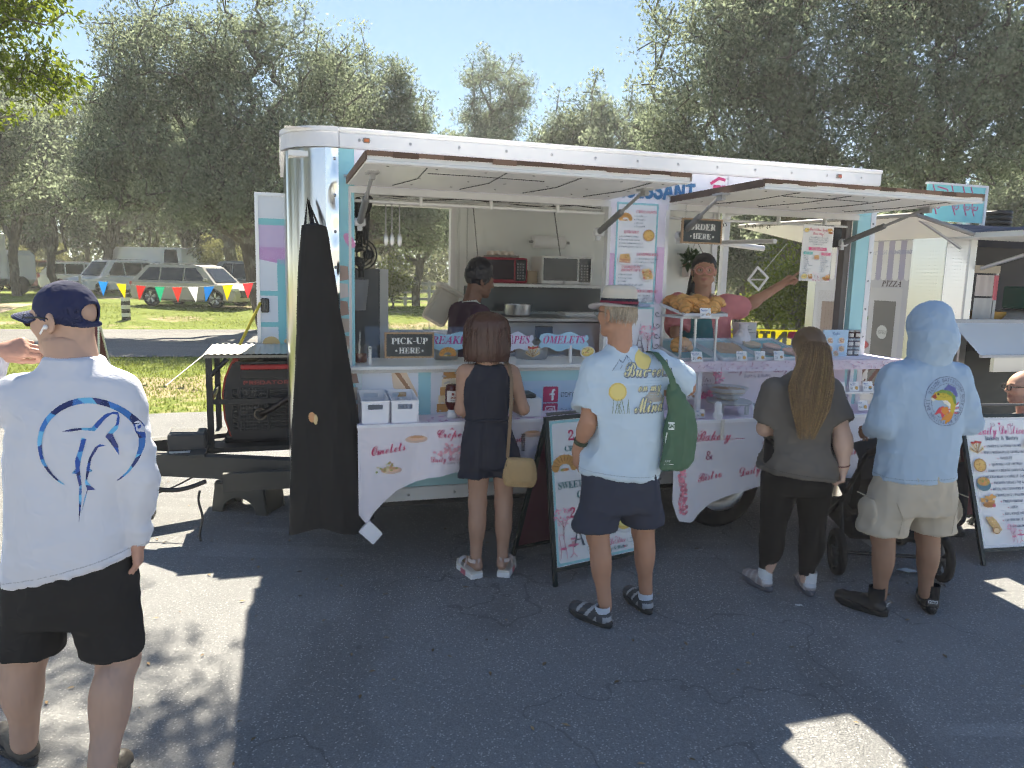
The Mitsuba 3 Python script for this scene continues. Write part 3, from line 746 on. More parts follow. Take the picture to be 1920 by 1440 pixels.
    lb.raw(*leaf_cloud(P, r.uniform(*crown_rad, len(P)), n, leaf, r, cols, droop, narrow))
    part(key, 'crown', lb, 'leaf')
    return key
def px(x, y, d, up=0.0):
    """a point of the world seen at distance d ahead in the given direction of the photograph (for setting out the trees)"""
    rgt = math.cos(ROLL) * _r0 + math.sin(ROLL) * _u0
    v = _f + rgt * (x - 960) / FPX - _up * (y - 720) / FPX
    return np.array([0, 0, CAM_H]) + v * d / v[1]
def blob(x, y, d, rx, rz=None, dd=None):
    """a crown ellipsoid whose radii are given in photograph pixels at distance d"""
    c = px(x, y, d); s = d / FPX; rz = rx if rz is None else rz
    return [*c, rx * s, (dd if dd is not None else max(rx, rz) * s * 0.9), rz * s]
def at_ground(x, d, z=0.0):
    c = px(x, 520, d); return [c[0], c[1], z]
OAK = ((0.060, 0.085, 0.045), (0.34, 0.39, 0.27))
tree(at_ground(505, 23), [blob(300, 150, 22, 110, 100), blob(420, 110, 22, 100, 80), blob(520, 60, 23, 60, 70), blob(330, 290, 21, 110, 80), blob(480, 250, 21.5, 110, 95), blob(250, 60, 23, 60, 40), blob(600, 190, 23, 75, 80), blob(560, 300, 21, 70, 60), blob(230, 240, 22, 70, 90), blob(400, 370, 20.5, 120, 55), blob(200, 350, 21, 80, 70), blob(540, 400, 20, 70, 50)],
     'big dark oak with spreading limbs left of and behind the food trailer', 0.36, 2.6, (-0.5, 0), 96000, 0.100, 1500, 11, OAK, limbs=6)
tree(at_ground(690, 27), [blob(640, 180, 27, 70, 70), blob(700, 200, 27, 60, 60), blob(755, 240, 27, 55, 55), blob(790, 300, 26, 55, 55), blob(700, 320, 26, 90, 70), blob(790, 420, 26, 80, 50)],
     'upright oak with thin twiggy top just above the trailer roof, left of the sky gap', 0.26, 3.0, (0, 0), 56000, 0.115, 620, 12, OAK, sprout=2.5)
tree(at_ground(915, 44, 0.28), [blob(920, 170, 44, 50, 60), blob(900, 230, 44, 60, 40), blob(960, 210, 44, 40, 45), blob(915, 290, 43, 90, 70)],
     'lone rounded tree top rising above the trailer roof in the gap of sky', 0.3, 4.0, (0, 0), 26000, 0.15, 300, 13, OAK, crown_rad=(0.4, 0.8))
tree(at_ground(1110, 34, 0.28), [blob(1060, 260, 34, 60, 50), blob(1140, 240, 34, 70, 50), blob(1200, 250, 33, 50, 50), blob(1110, 330, 33, 110, 70)],
     'low hazy grey green tree behind the middle of the trailer roof', 0.3, 3.0, (0, 0), 34000, 0.15, 420, 14, OAK, crown_rad=(0.35, 0.7))
tree(at_ground(1512, 19.5), [blob(1330, 70, 19, 110, 70), blob(1430, 40, 19.5, 90, 70), blob(1290, 160, 18.5, 75, 60), blob(1400, 170, 18.5, 120, 75), blob(1260, 250, 19, 70, 40), blob(1360, 280, 18.5, 110, 55), blob(1490, 220, 18, 80, 70), blob(1480, -60, 20, 130, 70), blob(1230, 160, 19, 30, 30), blob(1440, 330, 18, 120, 50), blob(1550, 320, 18, 60, 60)],
     'large oak behind the right half of the trailer with a trunk leaning left', 0.27, 3.4, (-0.35, 0), 80000, 0.098, 1250, 15, OAK, limbs=6)
tree(at_ground(1722, 17), [blob(1640, 60, 17, 110, 100), blob(1760, 20, 17, 110, 80), blob(1860, 90, 16.5, 110, 110), blob(1620, 190, 16.5, 80, 80), blob(1760, 180, 16, 120, 90), blob(1890, 250, 16, 100, 90), blob(1700, 300, 16.5, 120, 60), blob(1840, -80, 17, 150, 70), blob(1980, 120, 17, 110, 130)],
     'tallest oak at the right edge, its crown running out of the top of the picture', 0.22, 3.0, (0.2, 0), 88000, 0.092, 1250, 16, OAK, limbs=6)
tree(at_ground(1800, 24, 0.1), [blob(1690, 400, 24, 60, 60), blob(1800, 350, 24, 90, 60), blob(1900, 380, 24, 80, 70), blob(1850, 440, 24, 80, 40), blob(1980, 300, 24, 80, 110)],
     'dark leafy tree low behind the pizza trailer roof at the right', 0.2, 2.4, (0.3, 0), 30000, 0.13, 420, 17, OAK)
tree([-10.2, 9.9, 0], [[-6.4, 9.3, 5.1, 0.75, 0.9, 0.6], [-6.6, 9.6, 4.1, 0.55, 0.7, 0.7], [-5.75, 9.4, 4.05, 0.42, 0.5, 0.28], [-7.4, 9.5, 5.4, 1.4, 1.3, 1.0], [-5.6, 8.7, 6.4, 1.5, 1.2, 0.5], [-3.9, 8.2, 6.5, 1.3, 1.1, 0.42], [-2.6, 7.6, 6.4, 0.9, 1.0, 0.4], [-8.6, 9.0, 4.6, 1.0, 1.0, 0.8], [-3.4, 7.3, 5.9, 1.0, 0.7, 0.3], [-1.9, 6.9, 5.8, 0.5, 0.6, 0.25]],
     'bright yellow green leafy branch hanging into the upper left corner', 0.13, 2.8, (0.2, -0.1), 34000, 0.085, 640, 18, ((0.07, 0.11, 0.010), (0.20, 0.24, 0.03)), 'shade_tree', limbs=7, crown_rad=(0.16, 0.34), narrow=0.42, droop=0.5)
for i, (x, d, y, rx, rz, lab) in enumerate([
    (105, 40, 300, 105, 130, 'grey oak behind the parked cars near the left edge, forked low'), (205, 44, 330, 90, 110, 'oak behind the red minivan with a trunk splitting in two'),
    (352, 46, 330, 70, 110, 'tall slim pale trunk tree behind the white van'), (30, 36, 270, 80, 140, 'dark oak at the far left edge behind the box truck'),
    (-70, 30, 250, 120, 150, 'oak beyond the left edge of the lot'), (433, 38, 360, 75, 70, 'thick trunked oak behind the grey pickup truck'),
    (780, 36, 400, 90, 70, 'dark tree seen through the trailer back door'), (1390, 27, 470, 75, 60, 'branching dark tree seen through the order window'),
    (1492, 24, 400, 60, 60, 'slim dark trunk seen through the order window beside the hanging menu'), (280, 52, 360, 80, 100, 'far tree behind the white pickup at the back of the lot')]):
    zb = 0.28 if d > 32 else 0.1
    c = [blob(x, y, d, rx, rz), blob(x - rx * 0.7, y + rz * 0.35, d, rx * 0.6, rz * 0.5), blob(x + rx * 0.7, y + rz * 0.3, d, rx * 0.6, rz * 0.5), blob(x, y - rz * 0.6, d, rx * 0.6, rz * 0.5)]
    tree(at_ground(x, d, zb), c, lab, 0.20 + 0.05 * (i % 3), 2.0 + 0.5 * (i % 2), (rng.normal(0, 0.2), 0), 20000, 0.13 + 0.0018 * d, 320, 40 + i, OAK, crown_rad=(0.4, 0.75), limbs=4)
for x, d, wh in ((230, 50, 'behind the white SUV'), (393, 43, 'behind the front of the white van'), (455, 46, 'right of the white van'), (62, 48, 'behind the dark sedan at the left'), (166, 55, 'far off behind the white crossover'), (735, 44, 'seen through the trailer back door')):
    tree(at_ground(x, d, 0.28), [blob(x, 395, d, 34, 40), blob(x - 15, 430, d, 26, 45), blob(x + 16, 425, d, 26, 45)], 'slim palm with a skirt of dead fronds ' + wh, 0.17, 3.4, (0, 0), 5000, 0.30, 90, 70 + x, ((0.03, 0.028, 0.018), (0.075, 0.07, 0.04)), 'palm_tree', group='palms among the trees behind the parked cars', crown_rad=(0.3, 0.6), narrow=0.16, droop=1.2, limbs=1, sprout=0)
for x, y, lab in ((-15, 3.0, 'oak left of the picture beside the lot'), (-17, 10.0, 'oak left of the picture near the road'), (-13, -5.0, 'oak left of the picture behind the camera')):
    tree([x, y, 0], [[x, y, 5.0, 2.6, 2.6, 2.2], [x + .5, y + 2.2, 4.0, 1.8, 1.8, 1.8], [x - .4, y - 2.0, 4.3, 1.9, 1.9, 1.8]], lab, 0.25, 2.2, (0, 0), 7000, 0.24, 160, 300 + int(y), OAK, crown_rad=(0.4, 0.8))
r = np.random.default_rng(99); n = 2300
x = r.uniform(-250, 2200, n); d = r.uniform(58, 85, n); P = np.array([px(a, 520, q) for a, q in zip(x, d)])
P[:, 2] = 0.4 + r.random(n) ** 1.1 * (8.5 + 4.0 * meshkit.noise(np.stack([x * 0.006, 0 * x, 0 * x], -1), 4))
b = M(); b.raw(*leaf_cloud(P, r.uniform(0.9, 1.9, n), 30, 0.60, r, ((0.04, 0.05, 0.026), (0.16, 0.17, 0.09))))
struct('far_wood', b, 'leaf', ('far dark wood that closes the view behind the lot and the road', 'wood'))
for x, y, d, rx, rz, lab in ((30, 505, 44, 45, 22, 'pale leafed shrub left of the dark sedan at the lot edge'), (110, 500, 47, 40, 18, 'pale leafed shrub behind the dark sedan'), (395, 500, 40, 24, 22, 'yellowish shrub behind the white van roof'), (465, 512, 42, 34, 20, 'pale yellowish shrub beyond the pickup bed'),
                             (1500, 560, 15, 48, 50, 'bright yellow green shrub seen through the order window'), (1440, 575, 17, 50, 35, 'low dark green shrub behind the order window'), (735, 535, 33, 26, 20, 'leafy green bush by the split rail fence')):
    zb = 0.28 if d > 30 else 0.0
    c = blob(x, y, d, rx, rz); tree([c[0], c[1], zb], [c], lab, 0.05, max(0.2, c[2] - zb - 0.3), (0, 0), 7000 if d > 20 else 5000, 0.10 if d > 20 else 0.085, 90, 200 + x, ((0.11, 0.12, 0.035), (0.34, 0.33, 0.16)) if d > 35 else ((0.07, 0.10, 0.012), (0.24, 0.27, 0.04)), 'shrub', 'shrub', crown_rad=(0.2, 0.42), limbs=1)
# ------------------------------------------------------------------ printed food and ornament, used on boards
WH, TEAL, PINK, RED, NAVY, CREAM = (0.78, 0.79, 0.80), (0.30, 0.58, 0.62), (0.72, 0.42, 0.60), (0.52, 0.05, 0.12), (0.05, 0.08, 0.16), (0.80, 0.74, 0.60)
GOLD, BRN, DBRN = (0.62, 0.33, 0.10), (0.42, 0.19, 0.06), (0.20, 0.08, 0.03)
def food(p, kind, x, y, s, seed=0):
    r = np.random.default_rng(seed + int(abs(x * 977 + y * 613) * 100))
    j = lambda c, v=0.2: np.clip(np.asarray(c) * (1 + r.uniform(-v, v)), 0, 1)
    if kind == 'croissant':
        for k in range(7):
            a = math.pi * (0.05 + 0.9 * k / 6); p.ell(x + s * 0.40 * math.cos(a), y - s * 0.10 + s * 0.30 * math.sin(a), s * 0.17, s * (0.17 + 0.06 * math.sin(a)), j(GOLD, .25), a)
        p.up()
        for k in range(9):
            a = math.pi * (0.05 + 0.9 * k / 8); p.ell(x + s * 0.42 * math.cos(a), y - s * 0.06 + s * 0.32 * math.sin(a), s * 0.02, s * 0.15, j(BRN), a - math.pi / 2)
        for k in range(5):
            p.ell(x + r.uniform(-.3, .3) * s, y - s * 0.17, s * 0.12, s * 0.05, j([(0.7, 0.5, 0.2), (0.6, 0.12, 0.05), (0.2, 0.3, 0.06)][k % 3]))
    elif kind == 'pie':
        p.ell(x, y - 0.03 * s, s * 0.5, s * 0.46, (0.62, 0.62, 0.64)); p.up(); p.ell(x, y, s * 0.44, s * 0.40, BRN); p.up(); p.ell(x, y, s * 0.38, s * 0.34, (0.72, 0.48, 0.16))
        p.up()
        for k in range(16):
            a = r.uniform(0, 6.3); q = r.random() ** .5 * 0.3; p.ell(x + s * q * math.cos(a), y + s * q * math.sin(a), s * 0.045, s * 0.035, j(GOLD, .4))
    elif kind == 'sandwich':
        p.ell(x, y - 0.1 * s, s * 0.52, s * 0.32, (0.66, 0.66, 0.68)); p.up()
        p.poly([(x - .4 * s, y - .22 * s), (x + .36 * s, y - .26 * s), (x + .42 * s, y + .12 * s), (x - .36 * s, y + .2 * s)], (0.50, 0.20, 0.12)); p.up()
        p.poly([(x - .40 * s, y + .02 * s), (x + .40 * s, y - .04 * s), (x + .30 * s, y + .36 * s), (x - .34 * s, y + .30 * s)], (0.66, 0.42, 0.18)); p.line([(x - .4 * s, y - .12 * s), (x + .4 * s, y - .16 * s)], .05 * s, (0.75, .55, .3)); p.up()
        for k in range(9):
            p.ell(x + r.uniform(-.3, .3) * s, y + r.uniform(0.06, .26) * s, s * 0.04, s * 0.03, j(BRN, .3))
    elif kind == 'crepe':
        p.ell(x, y, s * 0.5, s * 0.46, (0.66, 0.66, 0.68)); p.up()
        for k in range(3):
            p.ell(x + (k - 1) * .16 * s, y + .02 * s * k, s * 0.16, s * 0.36, j((0.72, 0.5, 0.22)), 0.5)
        p.up()
        for k in range(7):
            p.line([(x - .34 * s, y - .24 * s + k * .08 * s), (x + .34 * s, y - .18 * s + k * .08 * s)], .022 * s, DBRN)
        for k in range(7):
            p.ell(x + r.uniform(-.3, .3) * s, y + r.uniform(-.25, .3) * s, s * 0.06, s * 0.05, j([(0.55, 0.03, 0.04), (0.75, .7, .6)][k % 3 == 2]))
    elif kind == 'fan':
        for k in range(5):
            a = math.pi * (0.15 + 0.7 * k / 4); p.poly([(x, y - .35 * s), (x + .55 * s * math.cos(a - .16), y - .35 * s + .8 * s * math.sin(a - .16)), (x + .55 * s * math.cos(a + .16), y - .35 * s + .8 * s * math.sin(a + .16))], j((0.75, 0.58, 0.32)))
            p.up(); p.line([(x, y - .3 * s), (x + .5 * s * math.cos(a), y - .35 * s + .72 * s * math.sin(a))], .03 * s, DBRN)
        for k in range(6):
            p.ell(x - .3 * s + .12 * s * k, y + .32 * s + r.uniform(-.05, .05) * s, .07 * s, .06 * s, j((0.55, 0.05, 0.05)))
    elif kind == 'omelet':
        p.ell(x, y - .04 * s, s * 0.55, s * 0.42, (0.64, 0.64, 0.66)); p.up(); p.ell(x, y, s * 0.46, s * 0.30, (0.72, 0.52, 0.14), .2); p.up(); p.ell(x, y + .06 * s, s * 0.42, s * 0.22, (0.80, 0.68, 0.26), .2); p.up()
        for k in range(14):
            p.ell(x + r.uniform(-.34, .34) * s, y + r.uniform(-.08, .22) * s, s * 0.05, s * 0.035, j([(0.55, 0.06, 0.04), (0.12, 0.26, 0.04), (0.5, .2, .25)][k % 3]))
    elif kind == 'bowl':
        p.ell(x, y - .12 * s, s * 0.48, s * 0.36, (0.10, 0.20, 0.26)); p.up(); p.ell(x, y + .08 * s, s * 0.44, s * 0.26, (0.55, 0.33, 0.12)); p.up()
        for k in range(14):
            p.ell(x + r.uniform(-.34, .34) * s, y + .08 * s + r.uniform(-.15, .15) * s, s * 0.06, s * 0.05, j([GOLD, (0.6, 0.2, 0.05), (0.2, 0.3, 0.05)][k % 3], .3))
    elif kind == 'basket':
        for k in range(10):
            p.ell(x + r.uniform(-.4, .4) * s, y + r.uniform(-.1, .32) * s, s * 0.2, s * 0.09, j(GOLD, .35), r.uniform(-1, 1))
        p.up(); p.ell(x, y - .2 * s, s * .42, s * .16, BRN); p.up(); p.ell(x + .3 * s, y - .26 * s, .1 * s, .1 * s, (0.55, .1, .15))
    elif kind == 'baguette':
        for k in range(3):
            p.ell(x + (k - 1) * .18 * s, y, s * 0.11, s * 0.52, j((0.62, 0.38, 0.14)), 0.6)
        p.up()
        for k in range(3):
            for q in range(5):
                d = (q - 2) * .17 * s; p.ell(x + (k - 1) * .18 * s - d * math.sin(.6), y + d * math.cos(.6), .07 * s, .03 * s, j((0.78, .6, .34)), 0.2)
        p.ell(x + .1 * s, y - .4 * s, .26 * s, .2 * s, j(BRN)); p.up(); p.ell(x + .1 * s, y - .4 * s, .2 * s, .15 * s, j((0.7, .52, .3)))
    elif kind == 'dish':
        p.ell(x, y, s * 0.52, s * 0.18, (0.62, 0.45, 0.36)); p.up(); p.ell(x, y + .04 * s, s * 0.42, s * 0.12, (0.74, 0.48, 0.32)); p.up(); p.ell(x + .03 * s, y + .10 * s, s * 0.32, s * 0.06, (0.60, .32, .18))
    p.up()
def eiffel(p, x, y, h, col):
    for sx in (-1, 1):
        p.poly([(x + sx * .19 * h, y), (x + sx * .11 * h, y), (x + sx * .05 * h, y + .28 * h), (x + sx * .012 * h, y + .62 * h), (x, y + .98 * h), (x + sx * .02 * h, y + .62 * h), (x + sx * .075 * h, y + .30 * h)], col)
    for z, w, t in ((.16, .115, .03), (.36, .06, .025), (.62, .03, .02)):
        p.rect(x - w * h, y + z * h, x + w * h, y + (z + t) * h, col)
    for k in range(6):
        z = .03 + k * .05; w = .16 - .3 * z; p.line([(x - w * h, y + z * h), (x - w * h * .55, y + (z + .05) * h)], .008 * h, col); p.line([(x + w * h, y + z * h), (x + w * h * .55, y + (z + .05) * h)], .008 * h, col)
    p.up()
def blossom(p, x, y, h, col=(0.66, 0.22, 0.34), n=60, seed=4):
    r = np.random.default_rng(seed)
    p.line([(x, y), (x + .02 * h, y + .35 * h), (x - .02 * h, y + .6 * h)], .03 * h, (0.30, 0.10, 0.12)); p.line([(x + .01 * h, y + .3 * h), (x + .22 * h, y + .7 * h)], .015 * h, (0.30, .1, .12)); p.line([(x, y + .4 * h), (x - .22 * h, y + .72 * h)], .015 * h, (0.30, .1, .12)); p.up()
    for _ in range(n):
        a = r.uniform(0, 6.3); q = r.random() ** .5; p.ell(x + .34 * h * q * math.cos(a), y + .72 * h + .28 * h * q * math.sin(a), .025 * h, .02 * h, np.clip(lin(col) * r.uniform(.7, 1.5), 0, 1), seg=7)
    p.up()
def cafe_table(p, x, y, h, col=(0.60, 0.16, 0.26)):
    w = .025 * h
    p.line([(x - .42 * h, y), (x - .36 * h, y + .42 * h), (x - .44 * h, y + .95 * h)], w, col); p.line([(x - .08 * h, y), (x - .12 * h, y + .40 * h)], w, col); p.ell(x - .25 * h, y + .42 * h, .17 * h, .05 * h, col); p.line([(x - .16 * h, y + .45 * h), (x - .20 * h, y + .92 * h)], w, col)
    t = np.linspace(0, math.pi, 12); p.line(np.c_[x - .32 * h + .13 * h * np.cos(t), y + .90 * h + .1 * h * np.sin(t)], w, col)
    p.ell(x + .24 * h, y + .5 * h, .28 * h, .05 * h, col); p.line([(x + .24 * h, y + .5 * h), (x + .24 * h, y + .14 * h)], w, col); p.line([(x + .06 * h, y), (x + .24 * h, y + .18 * h), (x + .42 * h, y)], w, col)
    p.ell(x + .24 * h, y + .60 * h, .07 * h, .06 * h, (0.62, .4, .4)); p.up()
    for k in range(5):
        p.ell(x + .24 * h + .05 * h * (k - 2), y + .74 * h + .03 * h * (k % 2), .035 * h, .035 * h, col, seg=7)
    p.up()
def heart(p, x, y, s, col):
    t = np.linspace(0, 2 * math.pi, 18, endpoint=False)
    p.poly(np.c_[x + s * np.sin(t) ** 3, y + s * (0.8 * np.cos(t) - 0.32 * np.cos(2 * t) - 0.12 * np.cos(3 * t))], col)
def swirl(p, x, y, s, col, fl=1, w=None):
    t = np.linspace(0.2, 2.2 * math.pi, 22); p.line(np.c_[x + fl * s * (0.1 + t / 7) * np.cos(t), y + s * (0.1 + t / 7) * np.sin(t) * 0.8], w or s * .12, col)
# ------------------------------------------------------------------ the food trailer
WALL = frame(TO, TD, [0, 0, 1], -TN)         # print frame on its side
tr = thing('food_trailer', 'white and teal bakery food trailer with two raised awnings and a polished metal nose', 'food trailer')
WT, PANELW = (0.76, 0.77, 0.80), (0.70, 0.72, 0.76)
ALU = (0.66, 0.66, 0.67)
def tm():
    return M(TRM)
b = tm(); b.box([0.0, 0, 0.48], [3.88, 0.05, 1.235], (0.62, 0.70, 0.74)); part(tr, 'lower_panel', b, 'satin')
b = tm(); b.box([0.0, 0, 2.335], [3.88, 0.05, 2.55], (0.76, 0.75, 0.83))
part(tr, 'upper_panel', b, 'satin')
b = tm(); b.box([1.745, 0, 1.235], [2.175, 0.05, 2.335], (0.74, 0.70, 0.80)); part(tr, 'menu_column', b, 'satin')
b = tm(); b.box([0.0, 0, 1.235], [0.055, 0.05, 2.335], (0.70, 0.68, 0.72)); b.box([0.055, -0.004, 1.26], [0.072, 0.05, 2.335], ALU); part(tr, 'corner_post', b, 'satin')
b = tm(); b.box([3.745, 0, 1.235], [3.86, 0.05, 2.335], (0.36, 0.64, 0.68)); b.box([3.86, -0.004, 0.42], [3.905, 0.06, 2.55], (0.74, 0.75, 0.76)); part(tr, 'corner_post', b, 'satin')
b = tm(); b.box([-0.02, -0.012, 0.388], [3.89, 0.055, 0.478], (0.62, 0.62, 0.60), b=0.006); part(tr, 'bottom_rail', b, 'satin')
b = tm(); b.box([0.0, -0.022, 2.553], [3.905, 0.05, 2.640], (0.68, 0.68, 0.70), b=0.008); b.box([0.0, -0.028, 2.640], [3.91, 0.05, 2.668], (0.76, 0.76, 0.77), b=0.008)
ang = np.linspace(0, math.pi / 2, 12)
for w0 in (0.022, 0.028):
    pass
for z0, z1, e, col in ((2.553, 2.640, 0.022, (0.68, 0.68, 0.70)), (2.640, 2.668, 0.028, (0.76, 0.76, 0.77))):
    R = 0.3 + e; P = np.stack([np.c_[-R * np.sin(ang), 0.3 - R * np.cos(ang), np.full(12, z)] for z in (z0, z1)], 0); b.grid(P, col)
    b.box([-0.3 - e, 0.3, z0], [-0.25, 1.65, z1], col)
part(tr, 'roof_rail', b, 'satin')
b = tm()
for t in list(np.arange(0.12, 3.85, 0.30)):
    b.lathe([(0.0, 0.006), (0.006, 0.004), (0.009, 0)], (0.45, 0.45, 0.46), (t, -0.022, 2.60), 8, (0, -1, 0)); b.lathe([(0.0, 0.006), (0.006, 0.004), (0.009, 0)], (0.40, 0.40, 0.4), (t, -0.012, 0.43), 8, (0, -1, 0))
for z in np.arange(0.6, 2.5, 0.21):
    b.lathe([(0.0, 0.008), (0.007, 0.005), (0.010, 0)], (0.6, 0.6, 0.61), (-0.022, -0.001, z), 8, (0, -1, 0))
    b.lathe([(0.0, 0.006), (0.006, 0.004), (0.008, 0)], (0.25, 0.25, 0.26), (3.88, -0.004, z), 8, (0, -1, 0))
for t in (0.42, 1.48, 2.62, 3.3):
    for z in (2.36, 2.53):
        b.lathe([(0.0, 0.005), (0.005, 0.003), (0.007, 0)], (0.45, 0.45, 0.48), (t, 0, z), 8, (0, -1, 0))
part(tr, 'rivet', b, 'metal', stuff=True)
b = tm()
for t in (0.42, 1.48, 2.62, 3.45):
    b.box([t - 0.002, -0.002, 2.335], [t + 0.012, 0, 2.552], (0.60, 0.60, 0.66))
part(tr, 'panel_seam', b, 'satin', stuff=True)
for t, c in ((0.16, (0.5, 0.16, 0.06)), (3.52, (0.35, 0.1, 0.06))):
    b = tm(); b.box([t - 0.022, -0.036, 2.585], [t + 0.022, -0.020, 2.615], (0.25, 0.22, 0.2), b=0.006); b.box([t - 0.015, -0.042, 2.590], [t + 0.015, -0.034, 2.610], c, b=0.005); part(tr, 'marker_lamp', b, 'gloss')
a2 = np.linspace(0, math.pi / 2, 26)
P = np.stack([np.c_[-0.04 * 0 - 0.3 * np.sin(a2), 0.3 - 0.3 * np.cos(a2), np.full(26, z)] for z in np.linspace(0.45, 2.553, 40)], 0)
b = tm(); b.grid(P, (0.8, 0.8, 0.8)); b.grid(np.stack([np.c_[np.full(2, -0.3), (0.3, 1.65), np.full(2, z)] for z in (0.45, 2.553)], 0), (0.8, 0.8, 0.8)); b.grid(np.stack([np.c_[-0.3 * np.cos(a2), 1.65 + 0.3 * np.sin(a2), np.full(26, z)] for z in (0.45, 2.553)], 0), (0.8, 0.8, 0.8))
part(tr, 'nose', b, 'nose_metal', 'polished curved metal nose')
zz = np.linspace(0.48, 2.55, 160); tt = np.linspace(-0.075, 0.0, 12)
Z, S = np.meshgrid(zz, tt, indexing='ij')
dent = 0.006 * np.exp(-((S + 0.022) / 0.02) ** 2) * (0.5 + 0.5 * np.cos((Z - 0.6) / 0.21 * 2 * math.pi)) + 0.004 * (meshkit.fbm(np.stack([Z * 6, S * 20, Z * 0], -1), 2, 3) - 0.5)
b = tm(); b.grid(np.stack([S, -0.004 + dent - 0.002, Z], -1), (0.82, 0.82, 0.83)); part(tr, 'nose_strip', b, 'chrome')
b = tm(); x = np.linspace(-0.3, 3.9, 12); y = np.linspace(0.0, 1.95, 9); X, Y = np.meshgrid(x, y, indexing='ij')
b.grid(np.stack([X, Y, 2.655 + 0.03 * (1 - ((Y - 0.975) / 0.975) ** 2)], -1), (0.70, 0.70, 0.70)); part(tr, 'roof', b, 'satin')
b = tm(); b.box([-0.28, 0.052, 2.50], [3.88, 1.94, 2.53], (0.74, 0.75, 0.74)); part(tr, 'ceiling', b, 'satin')
b = tm(); b.box([-0.28, 0.02, 0.40], [3.88, 1.94, 0.46], (0.25, 0.25, 0.25)); part(tr, 'floor', b, 'matte')
b = tm(); INW = (0.70, 0.73, 0.70)
b.box([1.10, 1.90, 0.46], [3.70, 1.95, 2.50], INW); b.box([-0.28, 1.90, 2.42], [1.10, 1.95, 2.50], INW); b.box([-0.28, 1.90, 0.46], [0.10, 1.95, 2.42], INW); b.box([-0.285, 0.28, 0.46], [-0.265, 1.90, 2.50], INW)
b.box([0.0, 0.052, 0.46], [3.86, 0.062, 1.23], INW)
part(tr, 'inner_wall', b, 'satin')
b = tm(); b.box([1.095, 1.88, 0.46], [1.135, 1.965, 2.44], (0.68, 0.68, 0.67)); b.box([0.08, 1.885, 2.40], [1.095, 1.96, 2.44], (0.68, 0.68, 0.67)); b.box([1.16, 1.89, 0.46], [1.18, 1.90, 2.44], (0.6, 0.62, 0.6)); b.box([1.24, 1.89, 0.46], [1.25, 1.90, 2.44], (0.5, 0.52, 0.5)); part(tr, 'door_frame', b, 'satin')
b = tm(); b.box([3.70, 1.88, 0.46], [3.76, 1.96, 2.55], (0.66, 0.66, 0.65)); b.box([3.86, 0.06, 2.46], [3.90, 1.95, 2.64], (0.72, 0.72, 0.71)); b.box([3.84, 1.90, 0.40], [3.90, 1.96, 2.60], (0.66, 0.66, 0.66)); part(tr, 'rear_frame', b, 'satin')
b = tm(); b.box([1.75, 0.052, 1.235], [1.79, 0.09, 2.335], INW); b.box([2.13, 0.052, 1.235], [2.17, 0.09, 2.335], INW); part(tr, 'window_jamb', b, 'satin')
b = tm(); b.box([3.695, 0.055, 1.235], [3.742, 0.12, 2.335], (0.20, 0.18, 0.17)); part(tr, 'window_jamb', b, 'matte', 'dark weathered jamb of the order window')
b = tm(); b.box([0.055, -0.06, 1.243], [1.745, 0.42, 1.266], (0.74, 0.75, 0.74), b=0.004); b.box([0.055, -0.03, 1.222], [1.745, 0.0, 1.243], (0.55, 0.55, 0.54)); part(tr, 'window_sill', b, 'satin')
b = tm(); b.box([2.175, -0.06, 1.243], [3.745, 0.45, 1.266], (0.74, 0.72, 0.74), b=0.004); part(tr, 'window_sill', b, 'satin')
b = tm(); b.box([0.06, -0.012, 2.30], [1.745, 0.03, 2.338], (0.66, 0.66, 0.65)); b.box([2.175, -0.012, 2.30], [3.745, 0.03, 2.338], (0.66, 0.66, 0.65)); b.box([2.16, -0.006, 1.27], [2.185, 0.05, 2.30], (0.72, 0.72, 0.73)); b.box([1.735, -0.006, 1.27], [1.757, 0.05, 2.30], (0.62, 0.62, 0.62)); part(tr, 'window_frame', b, 'satin')
b = tm()
for z in (1.30, 1.36):
    b.box([0.012, -0.012, z], [0.05, 0, z + 0.03], (0.5, 0.5, 0.5), b=0.004)
part(tr, 'latch', b, 'metal')
pr = Print(WALL)
pr.rect(0.0, 0.48, 0.09, 2.55, (0.30, 0.60, 0.66)); pr.rect(3.745, 0.48, 3.858, 1.235, (0.36, 0.64, 0.68)); pr.rect(3.745, 2.335, 3.858, 2.55, (0.36, 0.66, 0.70))
pr.up()
r = np.random.default_rng(5)
for k in range(13):          # printed stones of a corner pillar
    z = 0.52 + 0.105 * k; w = 0.055 if z > 1.22 else 0.115; x0 = 0.002 if z > 1.22 else 0.0
    q = np.array([[x0, z], [x0 + w * r.uniform(.85, 1), z + 0.01], [x0 + w * r.uniform(.8, 1), z + 0.088], [x0, z + 0.093]])
    pr.poly(q, np.array([[0.46, 0.34, 0.28], [0.58, 0.48, 0.40], [0.36, 0.24, 0.19], [0.66, 0.60, 0.56]])[k % 4] * r.uniform(.85, 1.15))
pr.ell(0.06, 2.02, 0.025, 0.05, (0.66, 0.30, 0.50), .6)
pr.rect(0.13, 0.86, 0.48, 1.232, (0.66, 0.70, 0.76)); pr.rect(0.0, 0.48, 3.745, 0.855, (0.36, 0.58, 0.62))
pr.rect(0.48, 0.86, 0.56, 1.232, (0.32, 0.58, 0.64)); pr.rect(0.56, 0.86, 0.98, 1.232, (0.66, 0.68, 0.72)); pr.rect(0.98, 0.86, 1.06, 1.232, (0.32, 0.58, 0.64))
pr.rect(1.06, 0.86, 1.735, 1.15, (0.46, 0.60, 0.74)); pr.rect(1.06, 1.15, 1.735, 1.232, (0.40, 0.64, 0.68)); pr.rect(2.2, 0.86, 3.745, 1.232, (0.72, 0.60, 0.70))
pr.up()
